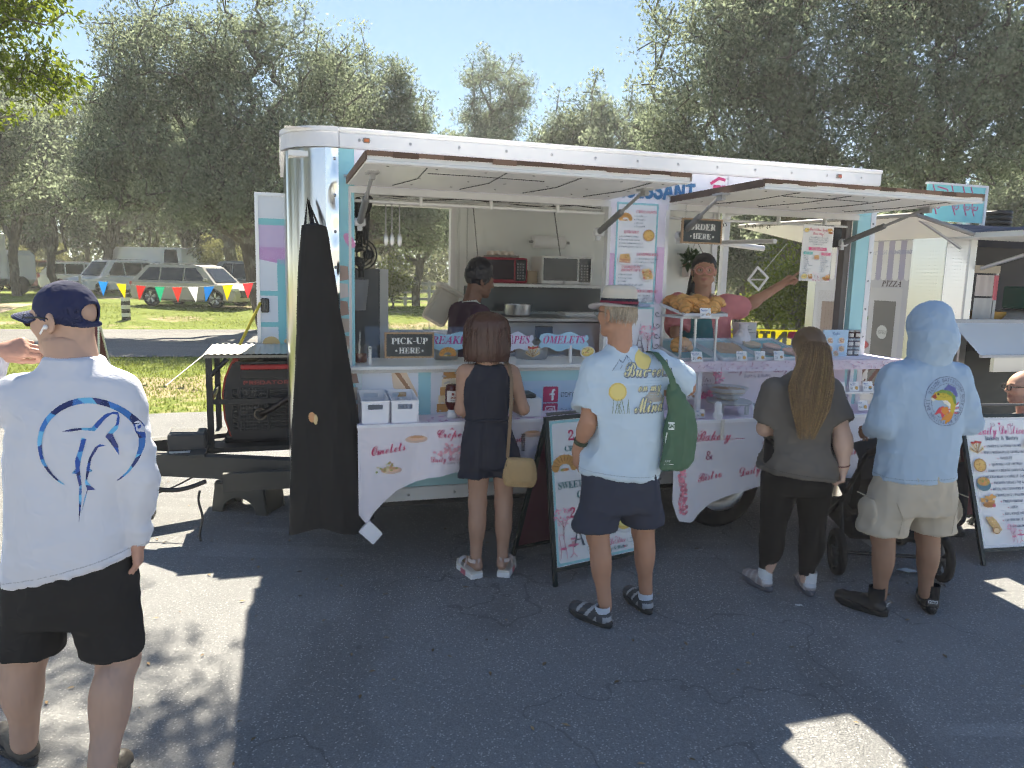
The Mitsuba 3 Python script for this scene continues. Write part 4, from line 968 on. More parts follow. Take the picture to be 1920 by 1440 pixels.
def pancakes(x0, x1, z0, z1):
    n = 5
    for k in range(n):
        h = (z1 - z0) / n; z = z0 + k * h; c = [(0.55, 0.28, 0.10), (0.78, 0.60, 0.36), (0.62, 0.34, 0.12), (0.80, 0.66, 0.46), (0.58, 0.30, 0.11)][k]
        pr.poly([(x0 + .01 * k, z), (x1 - .012 * (k % 2), z + .25 * h), (x1 - .005, z + 1.15 * h), (x0 + .01 * k, z + h)], c)
    pr.up()
    for _ in range(26):
        pr.ell(r.uniform(x0 + .02, x1 - .02), r.uniform(z0, z1), r.uniform(.006, .02), .006, np.array([0.72, 0.66, 0.6]) * r.uniform(.6, 1.1), r.uniform(-.4, .4), 8)
pancakes(0.60, 0.96, 0.96, 1.23)
pr.poly([(0.29, 0.98), (0.36, 1.09), (0.46, 1.06), (0.475, 0.96), (0.40, 0.90)], (0.66, 0.42, 0.20)); pr.poly([(0.31, 1.23), (0.40, 1.23), (0.475, 1.08), (0.47, 1.02), (0.38, 1.07), (0.32, 1.13)], (0.74, 0.58, 0.42)); pr.up()
pr.poly([(0.33, 1.22), (0.36, 1.22), (0.45, 1.09), (0.43, 1.08)], (0.40, 0.22, 0.12)); pr.poly([(0.30, 0.99), (0.36, 1.07), (0.37, 1.05), (0.32, 0.97)], (0.80, 0.68, 0.46))
pancakes(0.14, 0.30, 0.60, 0.84)
for z in (1.008, 0.895):
    pr.poly(sg.box(1.325, z + .005, 1.415, z + 0.095).buffer(0.008), (0.50, 0.06, 0.14))
pr.up()
pr.poly([(1.376, 1.018), (1.376, 1.052), (1.362, 1.052), (1.362, 1.066), (1.376, 1.066), (1.376, 1.080), (1.383, 1.094), (1.402, 1.096), (1.402, 1.083), (1.393, 1.081), (1.391, 1.066), (1.402, 1.066), (1.400, 1.052), (1.391, 1.052), (1.391, 1.018)], (0.78, 0.78, 0.80))
ring = lambda x, y, R, w: sg.Point(x, y).buffer(R).difference(sg.Point(x, y).buffer(R - w))
sq = sg.box(1.345, 0.920, 1.395, 0.970).buffer(0.010); pr.poly(sq.difference(sq.buffer(-0.007)), (0.78, 0.78, 0.80)); pr.poly(ring(1.370, 0.945, 0.019, 0.006), (0.78, 0.78, 0.80)); pr.ell(1.389, 0.964, .0045, .0045, (0.78, .78, .8))
pr.text('DDFNAPLES', 1.442, 1.040, 0.032, NAVY, res=18, stretch=0.9); pr.text('DAILYDELICEBAKERY', 1.442, 0.928, 0.032, NAVY, res=18, stretch=0.9)
pr.text('CROISSANT', 2.375, 2.372, 0.105, (0.06, 0.17, 0.34), res=30, bold=2, align='r', stretch=0.78); pr.ell(2.435, 2.405, 0.013, 0.013, (0.06, 0.17, 0.34)); pr.text('FRENCH TOAST', 2.495, 2.372, 0.105, (0.58, 0.07, 0.20), res=30, bold=2, stretch=0.78)
pr.line([(2.485, 2.49), (2.55, 2.53), (2.60, 2.52)], 0.02, (0.58, 0.07, 0.20))
pr.rect(1.757, 1.75, 1.79, 2.0, (0.62, 0.42, 0.62)); pr.rect(2.106, 1.72, 2.160, 2.05, (0.66, 0.46, 0.66)); pr.ell(2.135, 1.72, 0.03, 0.05, (0.66, .46, .66))
for z, fl in ((1.60, 1), (1.52, -1), (1.45, 1), (1.38, -1)):
    swirl(pr, 2.135, z, 0.03, (0.08, 0.08, 0.12), fl, .005)
part(tr, 'wrap_print', pr.b, 'print')
pr = Print(WALL, base=0.006); menu = pr
menu_b = tm(); menu_b.box([1.795, -0.005, 1.665], [2.10, 0, 2.335], (0.76, 0.78, 0.82)); menu_b.box([1.80, -0.005, 1.275], [2.105, 0, 1.645], (0.76, 0.78, 0.82))
mk = part(tr, 'menu_board', menu_b, 'print')
for (x0, z0, x1, z1) in ((1.795, 1.665, 2.10, 2.335), (1.80, 1.275, 2.105, 1.645)):
    g = sg.box(x0, z0, x1, z1); pr.poly(g.difference(g.buffer(-0.012)), (0.28, 0.56, 0.62))
pr.up()
def menu_block(title, items, x, z, tx=None, h=0.017):
    for i, tl in enumerate(title if isinstance(title, list) else [title]):
        pr.text(tl, tx or x, z - i * 0.022, h, (0.52, 0.08, 0.16), 'serifbold', 12)
    z -= 0.026 + 0.022 * ((len(title) - 1) if isinstance(title, list) else 0)
    for s in items:
        heart(pr, x - 0.008, z + 0.004, 0.004, NAVY); pr.text(s, x, z, 0.0105, NAVY, 'sans', 9); z -= 0.0225
menu_block('CROISSANTS', ['Ham Bacon', 'Chocolate', 'Almond', 'Strawberry'], 1.935, 2.27); food(pr, 'croissant', 1.86, 2.235, 0.09)
menu_block('QUICHES', ['Ham Bacon Classic', 'Zucchini Feta Classic', 'Onion Chives Mushroom', 'Smoked Salmon Spinach'], 1.83, 2.135, 1.85); food(pr, 'pie', 2.035, 2.125, 0.095)
menu_block('SANDWICHES', ['Ham & Cheese Croissant', 'Grilled Ham & Cheese', 'Sandwich'], 1.95, 1.99); food(pr, 'sandwich', 1.865, 1.965, 0.10)
menu_block(['COOKED IN', 'FRONT OF YOU'], ['Sweet Crepe', 'Savory Crepe', 'Omelet', 'Eggs Breakfast Croissant', 'Eggs Breakfast Crepe'], 1.83, 1.905, 1.84); food(pr, 'crepe', 2.035, 1.865, 0.11)
menu_block('FRESH BREAD', ['French Baguette', 'Sourdough', 'Rustic Bread'], 1.95, 1.745); food(pr, 'baguette', 1.86, 1.735, 0.07)
pr.text('FRENCH', 2.02, 1.700, 0.013, (0.3, .3, .4), 'serifbold', 10); pr.text('SPECIALTIES', 2.00, 1.683, 0.012, (0.3, .3, .4), 'serifbold', 10)
eiffel(pr, 2.00, 1.33, 0.24, (0.20, 0.18, 0.22)); blossom(pr, 2.06, 1.34, 0.19); heart(pr, 1.93, 1.60, 0.012, (0.6, .1, .2)); food(pr, 'dish', 1.87, 1.45, 0.10)
part(tr, 'menu_print', pr.b, 'print')
AW = (0.74, 0.73, 0.70)
for name, t0, t1, props in (('left', 0.05, 1.735, ((0.12, 0.10), (1.66, 1.74))), ('right', 2.19, 3.74, ((2.26, 2.16), (3.60, 3.70)))):
    b = tm(); b.box([t0, -1.03, 2.345], [t1, -0.005, 2.385], AW, b=0.003)
    aw = part(tr, 'awning', b, 'satin', {'left': 'left awning hatch with a rusty brown rim', 'right': 'right awning hatch over the order window'}[name])
    b = tm(); q = 14
    for k in range(q):          # flaking edge trim, piece by piece
        x0, x1 = t0 + (t1 - t0) * k / q, t0 + (t1 - t0) * (k + 1) / q
        c = np.array([0.16, 0.10, 0.07]) * rng.uniform(0.6, 1.5)
        b.box([x0, -1.040 - rng.uniform(0, .004), 2.372 + rng.uniform(-.006, .004)], [x1, -1.028, 2.392], c)
    b.box([t0 - 0.008, -1.035, 2.350], [t0 + 0.002, 0, 2.390], (0.13, 0.09, 0.07)); b.box([t1 - 0.002, -1.035, 2.352], [t1 + 0.008, 0, 2.390], (0.30, 0.26, 0.22))
    b.box([t0, -1.037, 2.338], [t1, -0.985, 2.349], (0.72, 0.71, 0.68))
    part(aw, 'rim', b, 'matte', 'flaking brown edge trim')
    b = tm()            # dark seams and fasteners of the lining
    for x in np.linspace(t0 + 0.30, t1 - 0.18, 4):
        b.tube([(x, -0.95, 2.343), (x + 0.03, -0.5, 2.343), (x - 0.05, -0.12, 2.343)], 0.0028, (0.10, 0.10, 0.10), 5)
    b.tube([(t0 + 0.34, -0.74, 2.343), (t0 + 0.60, -0.745, 2.343), (t0 + 0.98, -0.72, 2.343)], 0.0025, (0.10, 0.10, 0.10), 5)
    for x in np.linspace(t0 + 0.1, t1 - 0.1, 7):
        for w in (-0.9, -0.5, -0.2):
            b.lathe([(0, -0.004), (0.007, -0.003), (0.008, 0.002)], (0.25, 0.24, 0.22), (x + rng.uniform(-.02, .02), w, 2.345), 8)
    part(aw, 'lining_seam', b, 'matte')
    for (tw, ta) in props:
        b = tm(); a = np.array([tw, -0.03, 2.13]); e = np.array([ta if name == 'right' else tw, -0.66, 2.335]); md = a + (e - a) * 0.52
        b.cyl(a, md, 0.020, (0.16, 0.16, 0.16)); b.cyl(md, e, 0.010, (0.30, 0.30, 0.30)); b.cyl(a + [-0.03, 0, 0], a + [0.03, 0, 0], 0.024, (0.6, 0.6, 0.6)); b.box(e - [0.03, 0.05, 0.0], e + [0.03, 0.05, 0.012], (0.35, 0.35, 0.35)); b.box(e - [0.012, 0.03, 0.03], e + [0.012, 0.03, 0.005], (0.3, 0.3, 0.3))
        b.box(a + [-0.014, 0.0, -0.05], a + [0.014, 0.03, 0.03], (0.5, 0.5, 0.5))
        part(aw, 'gas_prop', b, 'satin')
    b = tm()
    for x in (t0 + 0.02, t1 - 0.03):
        b.box([x - 0.03, -0.012, 2.36], [x + 0.03, 0.012, 2.40], (0.6, 0.6, 0.6)); b.cyl([x - 0.04, -0.008, 2.395], [x + 0.04, -0.008, 2.395], 0.008, (0.5, 0.5, 0.5))
    part(aw, 'hinge', b, 'metal')
b = tm(); b.cyl([0.07, 0.06, 2.262], [1.74, 0.06, 2.262], 0.010, (0.72, 0.72, 0.70)); b.cyl([2.18, 0.06, 2.255], [3.70, 0.06, 2.255], 0.009, (0.72, 0.72, 0.70))
for x in (0.5, 0.95, 1.4, 2.6, 3.1, 3.5):
    b.box([x - 0.008, 0.045, 2.25], [x + 0.008, 0.075, 2.33], (0.72, 0.72, 0.70))
part(tr, 'curtain_rod', b, 'satin')
b = tm()
for k in range(3):
    x = np.linspace(0.25, 1.72, 30); b.tube(np.c_[x, 0.07 + 0.01 * k + 0 * x, 2.285 + 0.012 * k + 0.012 * np.sin(x * (7 + k) + k)], 0.004, (0.05, 0.05, 0.05) if k else (0.45, 0.44, 0.40), 5)
part(tr, 'cable', b, 'satin')
b = tm()
for k in range(14):
    b.cyl([0.2 + 0.075 * k, 0.10, 2.31], [0.2 + 0.075 * k, 0.45, 2.31], 0.003, (0.6, 0.6, 0.6), seg=5)
for w in (0.10, 0.27, 0.45):
    b.cyl([0.15, w, 2.306], [1.3, w, 2.306], 0.004, (0.6, 0.6, 0.6), seg=5)
part(tr, 'wire_rack', b, 'metal')
dk = M(TRM); dk.box([-0.523, 1.965, 0.50], [0.11, 2.0, 2.455], (0.72, 0.75, 0.78), b=0.004); dk = part(tr, 'door', dk, 'satin', 'printed side door folded flat and standing out past the nose')
b = tm()
for lo, hi in (([-0.528, 1.955, 0.49], [-0.500, 2.005, 2.46]), ([-0.500, 1.955, 2.432], [0.115, 2.005, 2.46]), ([-0.500, 1.955, 0.49], [0.115, 2.005, 0.52])):
    b.box(lo, hi, (0.62, 0.62, 0.62))
part(dk, 'frame', b, 'metal')
DR = frame(app(TRM, np.array([0, 1.965, 0.0])), TD, [0, 0, 1], -TN); pr = Print(DR)
pr.rect(-0.50, 2.20, 0.1, 2.252, (0.26, 0.58, 0.60)); pr.rect(-0.50, 1.92, 0.1, 2.20, (0.62, 0.50, 0.68)); pr.poly([(-0.50, 1.92), (-0.50, 2.02), (-0.28, 2.02), (-0.14, 1.92), (-0.1, 1.84), (-0.3, 1.88)], (0.58, 0.30, 0.56))
pr.rect(-0.36, 0.52, -0.295, 1.92, (0.26, 0.58, 0.60)); pr.rect(-0.50, 1.62, 0.1, 1.66, (0.26, 0.58, 0.60)); pr.rect(-0.50, 1.36, 0.1, 1.40, (0.26, 0.58, 0.60)); pr.up()
pr.ell(-0.42, 1.22, 0.07, 0.06, (0.72, 0.52, 0.24)); pr.ell(-0.24, 1.24, 0.08, 0.03, (0.74, 0.55, 0.30)); pr.ell(-0.23, 1.18, 0.09, 0.03, (0.62, 0.38, 0.16)); pr.ell(-0.21, 1.29, 0.05, 0.02, (0.78, 0.62, 0.4))
for _ in range(26):
    pr.ell(-0.21 + rng.normal(0, .03), 1.50 + rng.normal(0, .035), .016, .016, np.array([0.55, 0.05, 0.10]) * rng.uniform(.5, 1.4), seg=8); pr.ell(-0.19 + rng.normal(0, .02), 1.70 + rng.normal(0, .025), .013, .013, np.array([0.55, 0.05, 0.10]) * rng.uniform(.5, 1.3), seg=8)
part(dk, 'door_print', pr.b, 'print')
b = tm(); b.box([-0.497, 1.945, 1.48], [-0.43, 1.966, 1.60], (0.03, 0.03, 0.03), b=0.012); b.box([-0.475, 1.935, 1.50], [-0.455, 1.947, 1.58], (0.08, 0.08, 0.08), b=0.006); b.lathe([(0, .006), (.008, .004), (.010, 0)], (0.5, .5, .5), (-0.463, 1.945, 1.545), 10, (0, -1, 0)); part(dk, 'latch', b, 'gloss')
for t in (2.77, 1.93):
    wk = M(TRM)
    wk.lathe([(0.20, -0.10), (0.30, -0.10), (0.33, -0.07), (0.335, 0.0), (0.33, 0.07), (0.30, 0.10), (0.20, 0.10)], (0.025, 0.025, 0.025), (t, 0.14, 0.335), 36, (0, 1, 0))
    wk = part(tr, 'wheel', wk, 'matte'); b = tm()
    b.lathe([(0.205, -0.095), (0.195, -0.07), (0.12, -0.06), (0.05, -0.085), (0.0, -0.085)], (0.55, 0.55, 0.55), (t, 0.14, 0.335), 28, (0, 1, 0))
    b.lathe([(0.205, 0.095), (0.195, 0.02), (0.0, 0.0)], (0.4, 0.4, 0.4), (t, 0.14, 0.335), 28, (0, 1, 0))
    for k in range(6):
        a = k * math.pi / 3; b.cyl([t + 0.07 * math.cos(a), 0.05, 0.335 + 0.07 * math.sin(a)], [t + 0.07 * math.cos(a), 0.06, 0.335 + 0.07 * math.sin(a)], 0.012, (0.35, 0.35, 0.35), seg=6)
    part(wk, 'rim', b, 'metal')
b = tm(); b.box([0.1, 0.3, 0.26], [3.7, 0.36, 0.40], (0.06, 0.06, 0.06)); b.box([0.1, 1.55, 0.26], [3.7, 1.61, 0.40], (0.06, 0.06, 0.06)); b.cyl([2.77, 0.1, 0.335], [2.77, 1.8, 0.335], 0.03, (0.06, 0.06, 0.06)); b.cyl([1.93, 0.1, 0.335], [1.93, 1.8, 0.335], 0.03, (0.06, 0.06, 0.06)); part(tr, 'chassis', b, 'matte')
for t in (2.77, 1.93):
    wk = tm(); wk.lathe([(0.20, -0.10), (0.30, -0.10), (0.335, -0.05), (0.335, 0.05), (0.30, 0.10), (0.20, 0.10), (0, .09)], (0.025, 0.025, 0.025), (t, 1.80, 0.335), 28, (0, 1, 0)); part(tr, 'wheel', wk, 'matte')
b = tm(); BK = (0.045, 0.045, 0.042)
def beam(a, c, hw, hh, col):
    a, c = np.array(a, float), np.array(c, float); x = unit(c - a); y = np.array([-x[1], x[0], 0]); m = frame(a, x, y, [0, 0, 1]); b.box([0, -hw, -hh], [np.linalg.norm(c - a), hw, hh], col, m)
beam([-0.1, 0.42, 0.50], [-1.62, 1.05, 0.50], 0.05, 0.075, BK); beam([-0.1, 1.75, 0.50], [-1.62, 1.15, 0.50], 0.05, 0.075, BK); beam([-1.5, 1.10, 0.52], [-1.95, 1.10, 0.52], 0.05, 0.05, BK); beam([-0.9, 0.66, 0.585], [-0.9, 1.30, 0.585], 0.05, 0.01, BK)
b.box([-0.72, 0.40, 0.52], [-0.28, 0.44, 0.40], (0.05, 0.05, 0.045)); b.cyl([-1.3, 0.975, 0.12], [-1.3, 0.975, 0.95], 0.035, BK); b.box([-1.38, 0.90, 0.09], [-1.22, 1.05, 0.12], BK); b.cyl([-1.3, 0.975, 0.0], [-1.3, 0.975, .2], 0.03, BK)
part(tr, 'drawbar', b, 'satin')
b = tm(); b.box([-1.10, 0.84, 0.585], [-0.86, 1.06, 0.70], (0.05, 0.05, 0.05), b=0.01); b.box([-1.09, 0.82, 0.56], [-0.87, 0.84, 0.585], (0.5, 0.5, 0.48)); part(tr, 'brake_box', b, 'satin')
b = tm(); t = np.linspace(0, 1, 20); b.tube(np.c_[-1.9 + 1.1 * t, 0.92 + 0 * t, 0.47 - 0.22 * np.sin(math.pi * t)], 0.006, (0.04, .04, .04), 5); b.tube(np.c_[-0.86 - 0.01 * np.sin(9 * t), 0.40 + 0 * t, 0.42 - 0.34 * t], 0.008, (0.04, .04, .04), 5); b.tube(np.c_[-1.25 + 0.4 * t, 0.70 + 0 * t, 0.40 - 0.05 * np.sin(math.pi * t)], 0.016, (0.03, .03, .03), 5); part(tr, 'safety_cable', b, 'satin')
# ------------------------------------------------------------------ things at the nose: rack, generator, cover, step, strap
T0 = TRM; TRM = TRM @ trans(0, 0.60, -0.066) @ np.diag([1.05, 1, 1, 1])          # the rack stands behind the near beam
gr = thing('generator_rack', 'black steel rack with a ribbed metal top carried on the trailer drawbar', 'rack')
b = tm(); n = 26
t = np.linspace(-0.83, -0.10, n * 4); prof = 0.006 * np.abs(((t / 0.042) % 1.0) - 0.5) * 2
P = np.stack([np.stack([t, np.full_like(t, w), 1.292 + prof], -1) for w in (0.46, 1.25)], 0); b.grid(P, (0.60, 0.60, 0.58)); b.box([-0.83, 0.455, 1.268], [-0.10, 1.255, 1.288], (0.16, 0.16, 0.15)); part(gr, 'top_plate', b, 'metal', 'ribbed bare metal top plate')
BLK = (0.022, 0.022, 0.022)
for (x, w) in ((-0.80, 0.48), (-0.13, 0.48), (-0.80, 1.23), (-0.13, 1.23)):
    b = tm(); b.box([x - 0.02, w - 0.02, 0.57], [x + 0.02, w + 0.02, 1.268], BLK); part(gr, 'post', b, 'satin')
for (lo, hi) in (([-0.78, 0.47, 0.93], [-0.15, 0.49, 0.965]), ([-0.82, 0.46, 0.575], [-0.11, 1.25, 0.61]), ([-0.81, 0.5, 0.93], [-0.79, 1.21, 0.965])):
    b = tm(); b.box(lo, hi, BLK); part(gr, 'rail', b, 'satin')
b = tm(); beam_m = M(TRM); beam_m.tube([(-0.79, 0.47, 1.14), (-0.68, 0.47, 1.26)], 0.018, BLK, 6); part(gr, 'brace', beam_m, 'satin')
b = tm(); b.raw([[-0.83, 0.50, 1.285], [-0.83, 0.74, 1.285], [-1.09, 0.60, 1.06], [-1.08, 0.58, 1.06]], [[0, 1, 2], [0, 2, 3]], (0.62, 0.60, 0.54)); part(gr, 'side_flap', b, 'matte')
gn = thing('generator', 'black and red inverter generator inside the rack on the drawbar', 'generator')
o = np.array([[-0.70, 0.64], [-0.745, 0.80], [-0.755, 0.98], [-0.735, 1.10], [-0.69, 1.205], [-0.66, 1.225], [-0.20, 1.225], [-0.17, 1.20], [-0.15, 0.98], [-0.16, 0.64]])
GEN = frame(app(TRM, np.array([0, 0.55, 0])), TD, [0, 0, 1], -TN)
b = M(frame(app(TRM, np.array([0, 0.95, 0])), TD, [0, 0, 1], -TN)); b.prism(o, 0.36, (0.025, 0.025, 0.026)); part(gn, 'housing', b, 'satin')
b = M(frame(app(TRM, np.array([0, 0.92, 0])), TD, [0, 0, 1], -TN)); b.prism(sg.LineString(o[:6]).buffer(0.014), 0.30, (0.50, 0.05, 0.03)); part(gn, 'red_trim', b, 'satin', 'orange red side trim')
b = tm(); b.box([-0.60, 0.545, 1.17], [-0.24, 0.60, 1.205], (0.40, 0.03, 0.03), b=0.006); part(gn, 'handle', b, 'satin', 'red carrying handle'); b = tm(); b.box([-0.60, 0.575, 1.10], [-0.23, 0.592, 1.165], (0.012, 0.012, 0.012)); part(gn, 'control_recess', b, 'satin')
pr = Print(frame(app(TRM, np.array([0, 0.588, 0])), TD, [0, 0, 1], -TN)); pr.text('PREDATOR', -0.62, 1.055, 0.026, (0.34, 0.06, 0.05), res=22, bold=1, stretch=1.65); part(gn, 'lettering', pr.b, 'print')
b = tm()
for k in range(12):
    z = 0.72 + 0.026 * k
    b.box([-0.66, 0.578, z], [-0.63, 0.592, z + 0.014], (0.012, 0.012, 0.012)); b.box([-0.41, 0.574, z], [-0.22, 0.591, z + 0.012], (0.014, 0.014, 0.014)); b.box([-0.61, 0.576, z], [-0.43, 0.589, z + 0.008], (0.04, 0.04, 0.04))
for k in range(10):
    b.box([-0.61 + 0.02 * k, 0.574, 0.71], [-0.604 + 0.02 * k, 0.586, 1.03], (0.04, 0.04, 0.04))
part(gn, 'louvre', b, 'satin', stuff=True)
b = tm(); b.cyl([-0.475, 0.592, 0.84], [-0.475, 0.54, 0.84], 0.045, (0.02, 0.02, 0.02), seg=24); part(gn, 'exhaust_hood', b, 'satin')
b = tm(); b.lathe([(0.045, 0), (0.045, 0.02), (0.036, 0.022), (0.034, 0.0)], (0.35, 0.28, 0.2), (-0.475, 0.54, 0.84), 24, (0, -1, 0)); b.tube([(-0.475, 0.53, 0.835), (-0.40, 0.49, 0.88), (-0.24, 0.45, 1.0)], 0.022, (0.06, 0.05, 0.045), 8); part(gn, 'exhaust_pipe', b, 'metal')
b = tm(); b.box([-0.72, 0.60, 0.61], [-0.14, 0.92, 0.66], (0.015, 0.015, 0.015), b=0.01); part(gn, 'base', b, 'matte')
TRM = T0
f = []; zs = np.linspace(2.09, 0.34, 60); ang = np.linspace(0, 2 * math.pi, 72, endpoint=False)
P = np.zeros((60, 72, 3))
for i, z in enumerate(zs):
    s = (2.09 - z) / 1.75; cx = -0.155 + 0.07 * s; rx = 0.068 + 0.165 * s ** 0.85; ry = 0.045 + 0.14 * s
    fold = 1 + (0.04 + 0.10 * s) * np.sin(ang * 5 + 1.2 * np.sin(2 * s) + 0.7) * 0.5 + 0.05 * s * np.sin(ang * 9 + 2 * s)
    P[i] = np.c_[cx + rx * fold * np.cos(ang), -0.16 - 0.05 * s + ry * fold * np.sin(ang), np.full(72, z) + 0.03 * s * np.sin(ang * 3 + 1)]
v = P.reshape(-1, 3); P = (v + np.stack([0.012 * (meshkit.fbm(v * [7, 7, 2.2] + k * 9, 3, k) - 0.5) * 2 for k in range(3)], -1)).reshape(P.shape)
b = tm(); b.grid(np.concatenate([P, P[:, :1]], 1), (0.022, 0.022, 0.022)); b.grid(np.stack([P[0], P[0] * 0 + P[0].mean(0) + [0, 0, 0.02]], 0), (0.022, 0.022, 0.022), wrap=True)
cv = thing('hanging_cover', 'tall black cloth cover hanging in folds from the trailer nose to the ground', 'cover'); part(cv, 'cloth', b, 'cloth')
b = tm(); b.tube([(-0.16, -0.10, 2.10), (-0.175, -0.02, 2.24), (-0.15, -0.10, 2.09)], 0.010, (0.02, 0.02, 0.02), 6); b.tube([(-0.20, -0.12, 2.08), (-0.18, -0.02, 2.25), (-0.12, -0.12, 2.08)], 0.008, (0.02, 0.02, 0.02), 6); part(cv, 'strap', b, 'cloth')
b = tm(); b.ball((-0.185, -0.345, 1.02), (0.018, 0.006, 0.030), (0.60, 0.30, 0.14)); b.ball((-0.165, -0.345, 1.005), (0.012, 0.006, 0.030), (0.66, 0.50, 0.26)); part(cv, 'tag', b, 'satin', 'small orange tag')
st = thing('step_stool', 'dark grey plastic step stool on the asphalt under the drawbar', 'step stool')
m = rotz(-0.2, (-2.02, 5.60, 0)); GY = (0.060, 0.062, 0.058)
b = M(m); b.box([-0.20, -0.14, 0.215], [0.20, 0.14, 0.24], GY, b=0.01); part(st, 'top', b, 'satin')
for s in (-1, 1):
    leg_o = sg.Polygon([(-0.23, 0), (0.23, 0), (0.195, 0.215), (-0.195, 0.215)]).difference(affinity.scale(sg.Point(0, 0).buffer(1.0), 0.14, 0.12)).difference(sg.box(-0.14, -0.1, 0.14, 0.0))
    b = M(m @ frame((0, s * 0.13 + 0.012, 0), [1, 0, 0], [0, 0, 1], [0, -1, 0])); b.prism(leg_o, 0.024, GY); part(st, 'panel', b, 'satin')
for s in (-1, 1):
    b = M(m); b.box([s * 0.205 - 0.012, -0.118, 0.0], [s * 0.205 + 0.012, 0.118, 0.215], GY); part(st, 'side', b, 'satin')
b = tm(); a0 = np.array([-0.66, 1.75, 1.23]); a1 = np.array([-0.50, 1.95, 1.56]); b.box([0, 0, 0], [0.001, 0.001, 0.001], (1, 1, 1)); b = tm()
b.tube([a0, a0 * 0.5 + a1 * 0.5, a1], 0.012, (0.62, 0.48, 0.06), 6); solo('tie_strap', b, 'cloth', 'yellow strap running from the opened door down to the rack', 'strap')
# ------------------------------------------------------------------ serving shelves and their printed cloths
def cloth_sheet(t0, t1, top, bottom, w0, seed, nf=5, amp=0.018):
    u = np.linspace(0, 1, 90); v = np.linspace(0, 1, 60); U, V = np.meshgrid(u, v, indexing='ij')
    bt = np.interp(u, *bottom); Z = top + (bt[:, None] - top) * V; X = t0 + (t1 - t0) * U
    wv = amp * V * np.sin(U * nf * 2 * math.pi + 1.7 * V + seed) + 0.6 * amp * V * np.sin(U * nf * 3.7 * math.pi + seed * 2)
    nz = 0.010 * (meshkit.fbm(np.stack([X * 4, Z * 3, X * 0 + seed], -1), 3, seed) - 0.5) * np.minimum(1, V * 6)
    return np.stack([X, w0 + wv + nz - 0.02 * V, Z], -1)
DEC = frame((0, 0, 0), [1, 0, 0], [0, 0, 1], [0, -1, 0])
def grid_faces(n, m):
    k = np.arange(n * m).reshape(n, m); q = np.stack([k[:-1, :-1], k[1:, :-1], k[1:, 1:], k[:-1, 1:]], -1).reshape(-1, 4)
    return np.vstack([q[:, [0, 1, 2]], q[:, [0, 2, 3]]])
CLOTH = (0.74, 0.69, 0.72)
sh = thing('serving_shelf', 'fold down shelf under the pick up window with bins and ketchup on it', 'shelf')
b = tm(); b.box([0.08, -0.275, 0.925], [1.66, -0.002, 0.945], (0.70, 0.70, 0.70)); part(sh, 'shelf_top', b, 'satin')
for x in (0.25, 0.9, 1.5):
    b = tm(); b.prism([(0, 0), (0.24, 0), (0.02, -0.20), (0, -0.20)], 0.02, (0.6, 0.6, 0.6), frame((x, -0.002, 0.925), [0, -1, 0], [0, 0, 1], [-1, 0, 0])); part(sh, 'bracket', b, 'satin')
tc = thing('tablecloth', 'white printed tablecloth with omelet and crepe pictures under the pick up window', 'tablecloth')
P = cloth_sheet(0.075, 1.70, 0.948, ([0, 0.028, 0.05, 0.14, 0.26, 0.36, 0.7, 1.0], [0.42, 0.36, 0.42, 0.55, 0.62, 0.635, 0.60, 0.585]), -0.282, 2, 4)
b = tm(); b.grid(P, CLOTH); b.quad([0.075, -0.282, 0.949], [1.70, -0.282, 0.949], [1.70, -0.004, 0.949], [0.075, -0.004, 0.949], (0.72, 0.64, 0.70)); b.box([0.07, -0.292, 0.934], [1.70, -0.278, 0.952], (0.78, 0.77, 0.80)); part(tc, 'cloth', b, 'cloth')
pr = Print(DEC, base=0.001)
food(pr, 'dish', 0.42, 0.855, 0.13); food(pr, 'dish', 0.27, 0.675, 0.12)
for k in range(24):
    pr.ell(0.24 + rng.normal(0, .03), 0.69 + rng.normal(0, .015), .008, .006, [(0.5, .3, .15), (0.7, .6, .4), (0.3, .35, .1)][k % 3], seg=7)
pr.text('Omelets', 0.15, 0.765, 0.062, RED, 'script', 26, rot=0.14, stretch=0.72); pr.text('Cre\u0302pes', 0.535, 0.86, 0.055, RED, 'script', 24, rot=-0.02, stretch=0.85)
for x in (0.54, 1.62):
    pr.text('Daily De\u0301lice', x - 0.04, 0.715, 0.036, RED, 'script', 20, stretch=0.75); pr.text('Bakery & Bistro', x + 0.06, 0.695, 0.013, (0.35, .2, .25), res=9)
    for k in range(30):
        pr.ell(x + 0.09 + rng.normal(0, .06), 0.79 + rng.normal(0, .02), .010, .008, np.array([0.62, 0.30, 0.34]) * rng.uniform(.8, 1.3), seg=7)
pr.text('Salads', 0.95, 0.80, 0.05, RED, 'script', 22, rot=0.1, stretch=0.75); pr.text('Quiches', 1.25, 0.72, 0.055, RED, 'script', 22, rot=0.05, stretch=0.75); food(pr, 'dish', 1.15, 0.86, 0.12)
V = P.reshape(-1, 3); F = grid_faces(90, 60)
part(tc, 'cloth_print', decal(V, F, pr.b, TRM), 'print')
pr = Print(frame(app(TRM, np.array([0, 0, 0.949])), TD, TN, [0, 0, 1]))
for k in range(70):
    x, y = rng.uniform(0.5, 1.6), rng.uniform(-0.25, -0.02); pr.ell(x, y, rng.uniform(.006, .02), rng.uniform(.004, .012), np.array([0.58, 0.30, 0.50]) * rng.uniform(.7, 1.3), rng.uniform(0, 3), 8)
part(tc, 'top_print', pr.b, 'print')
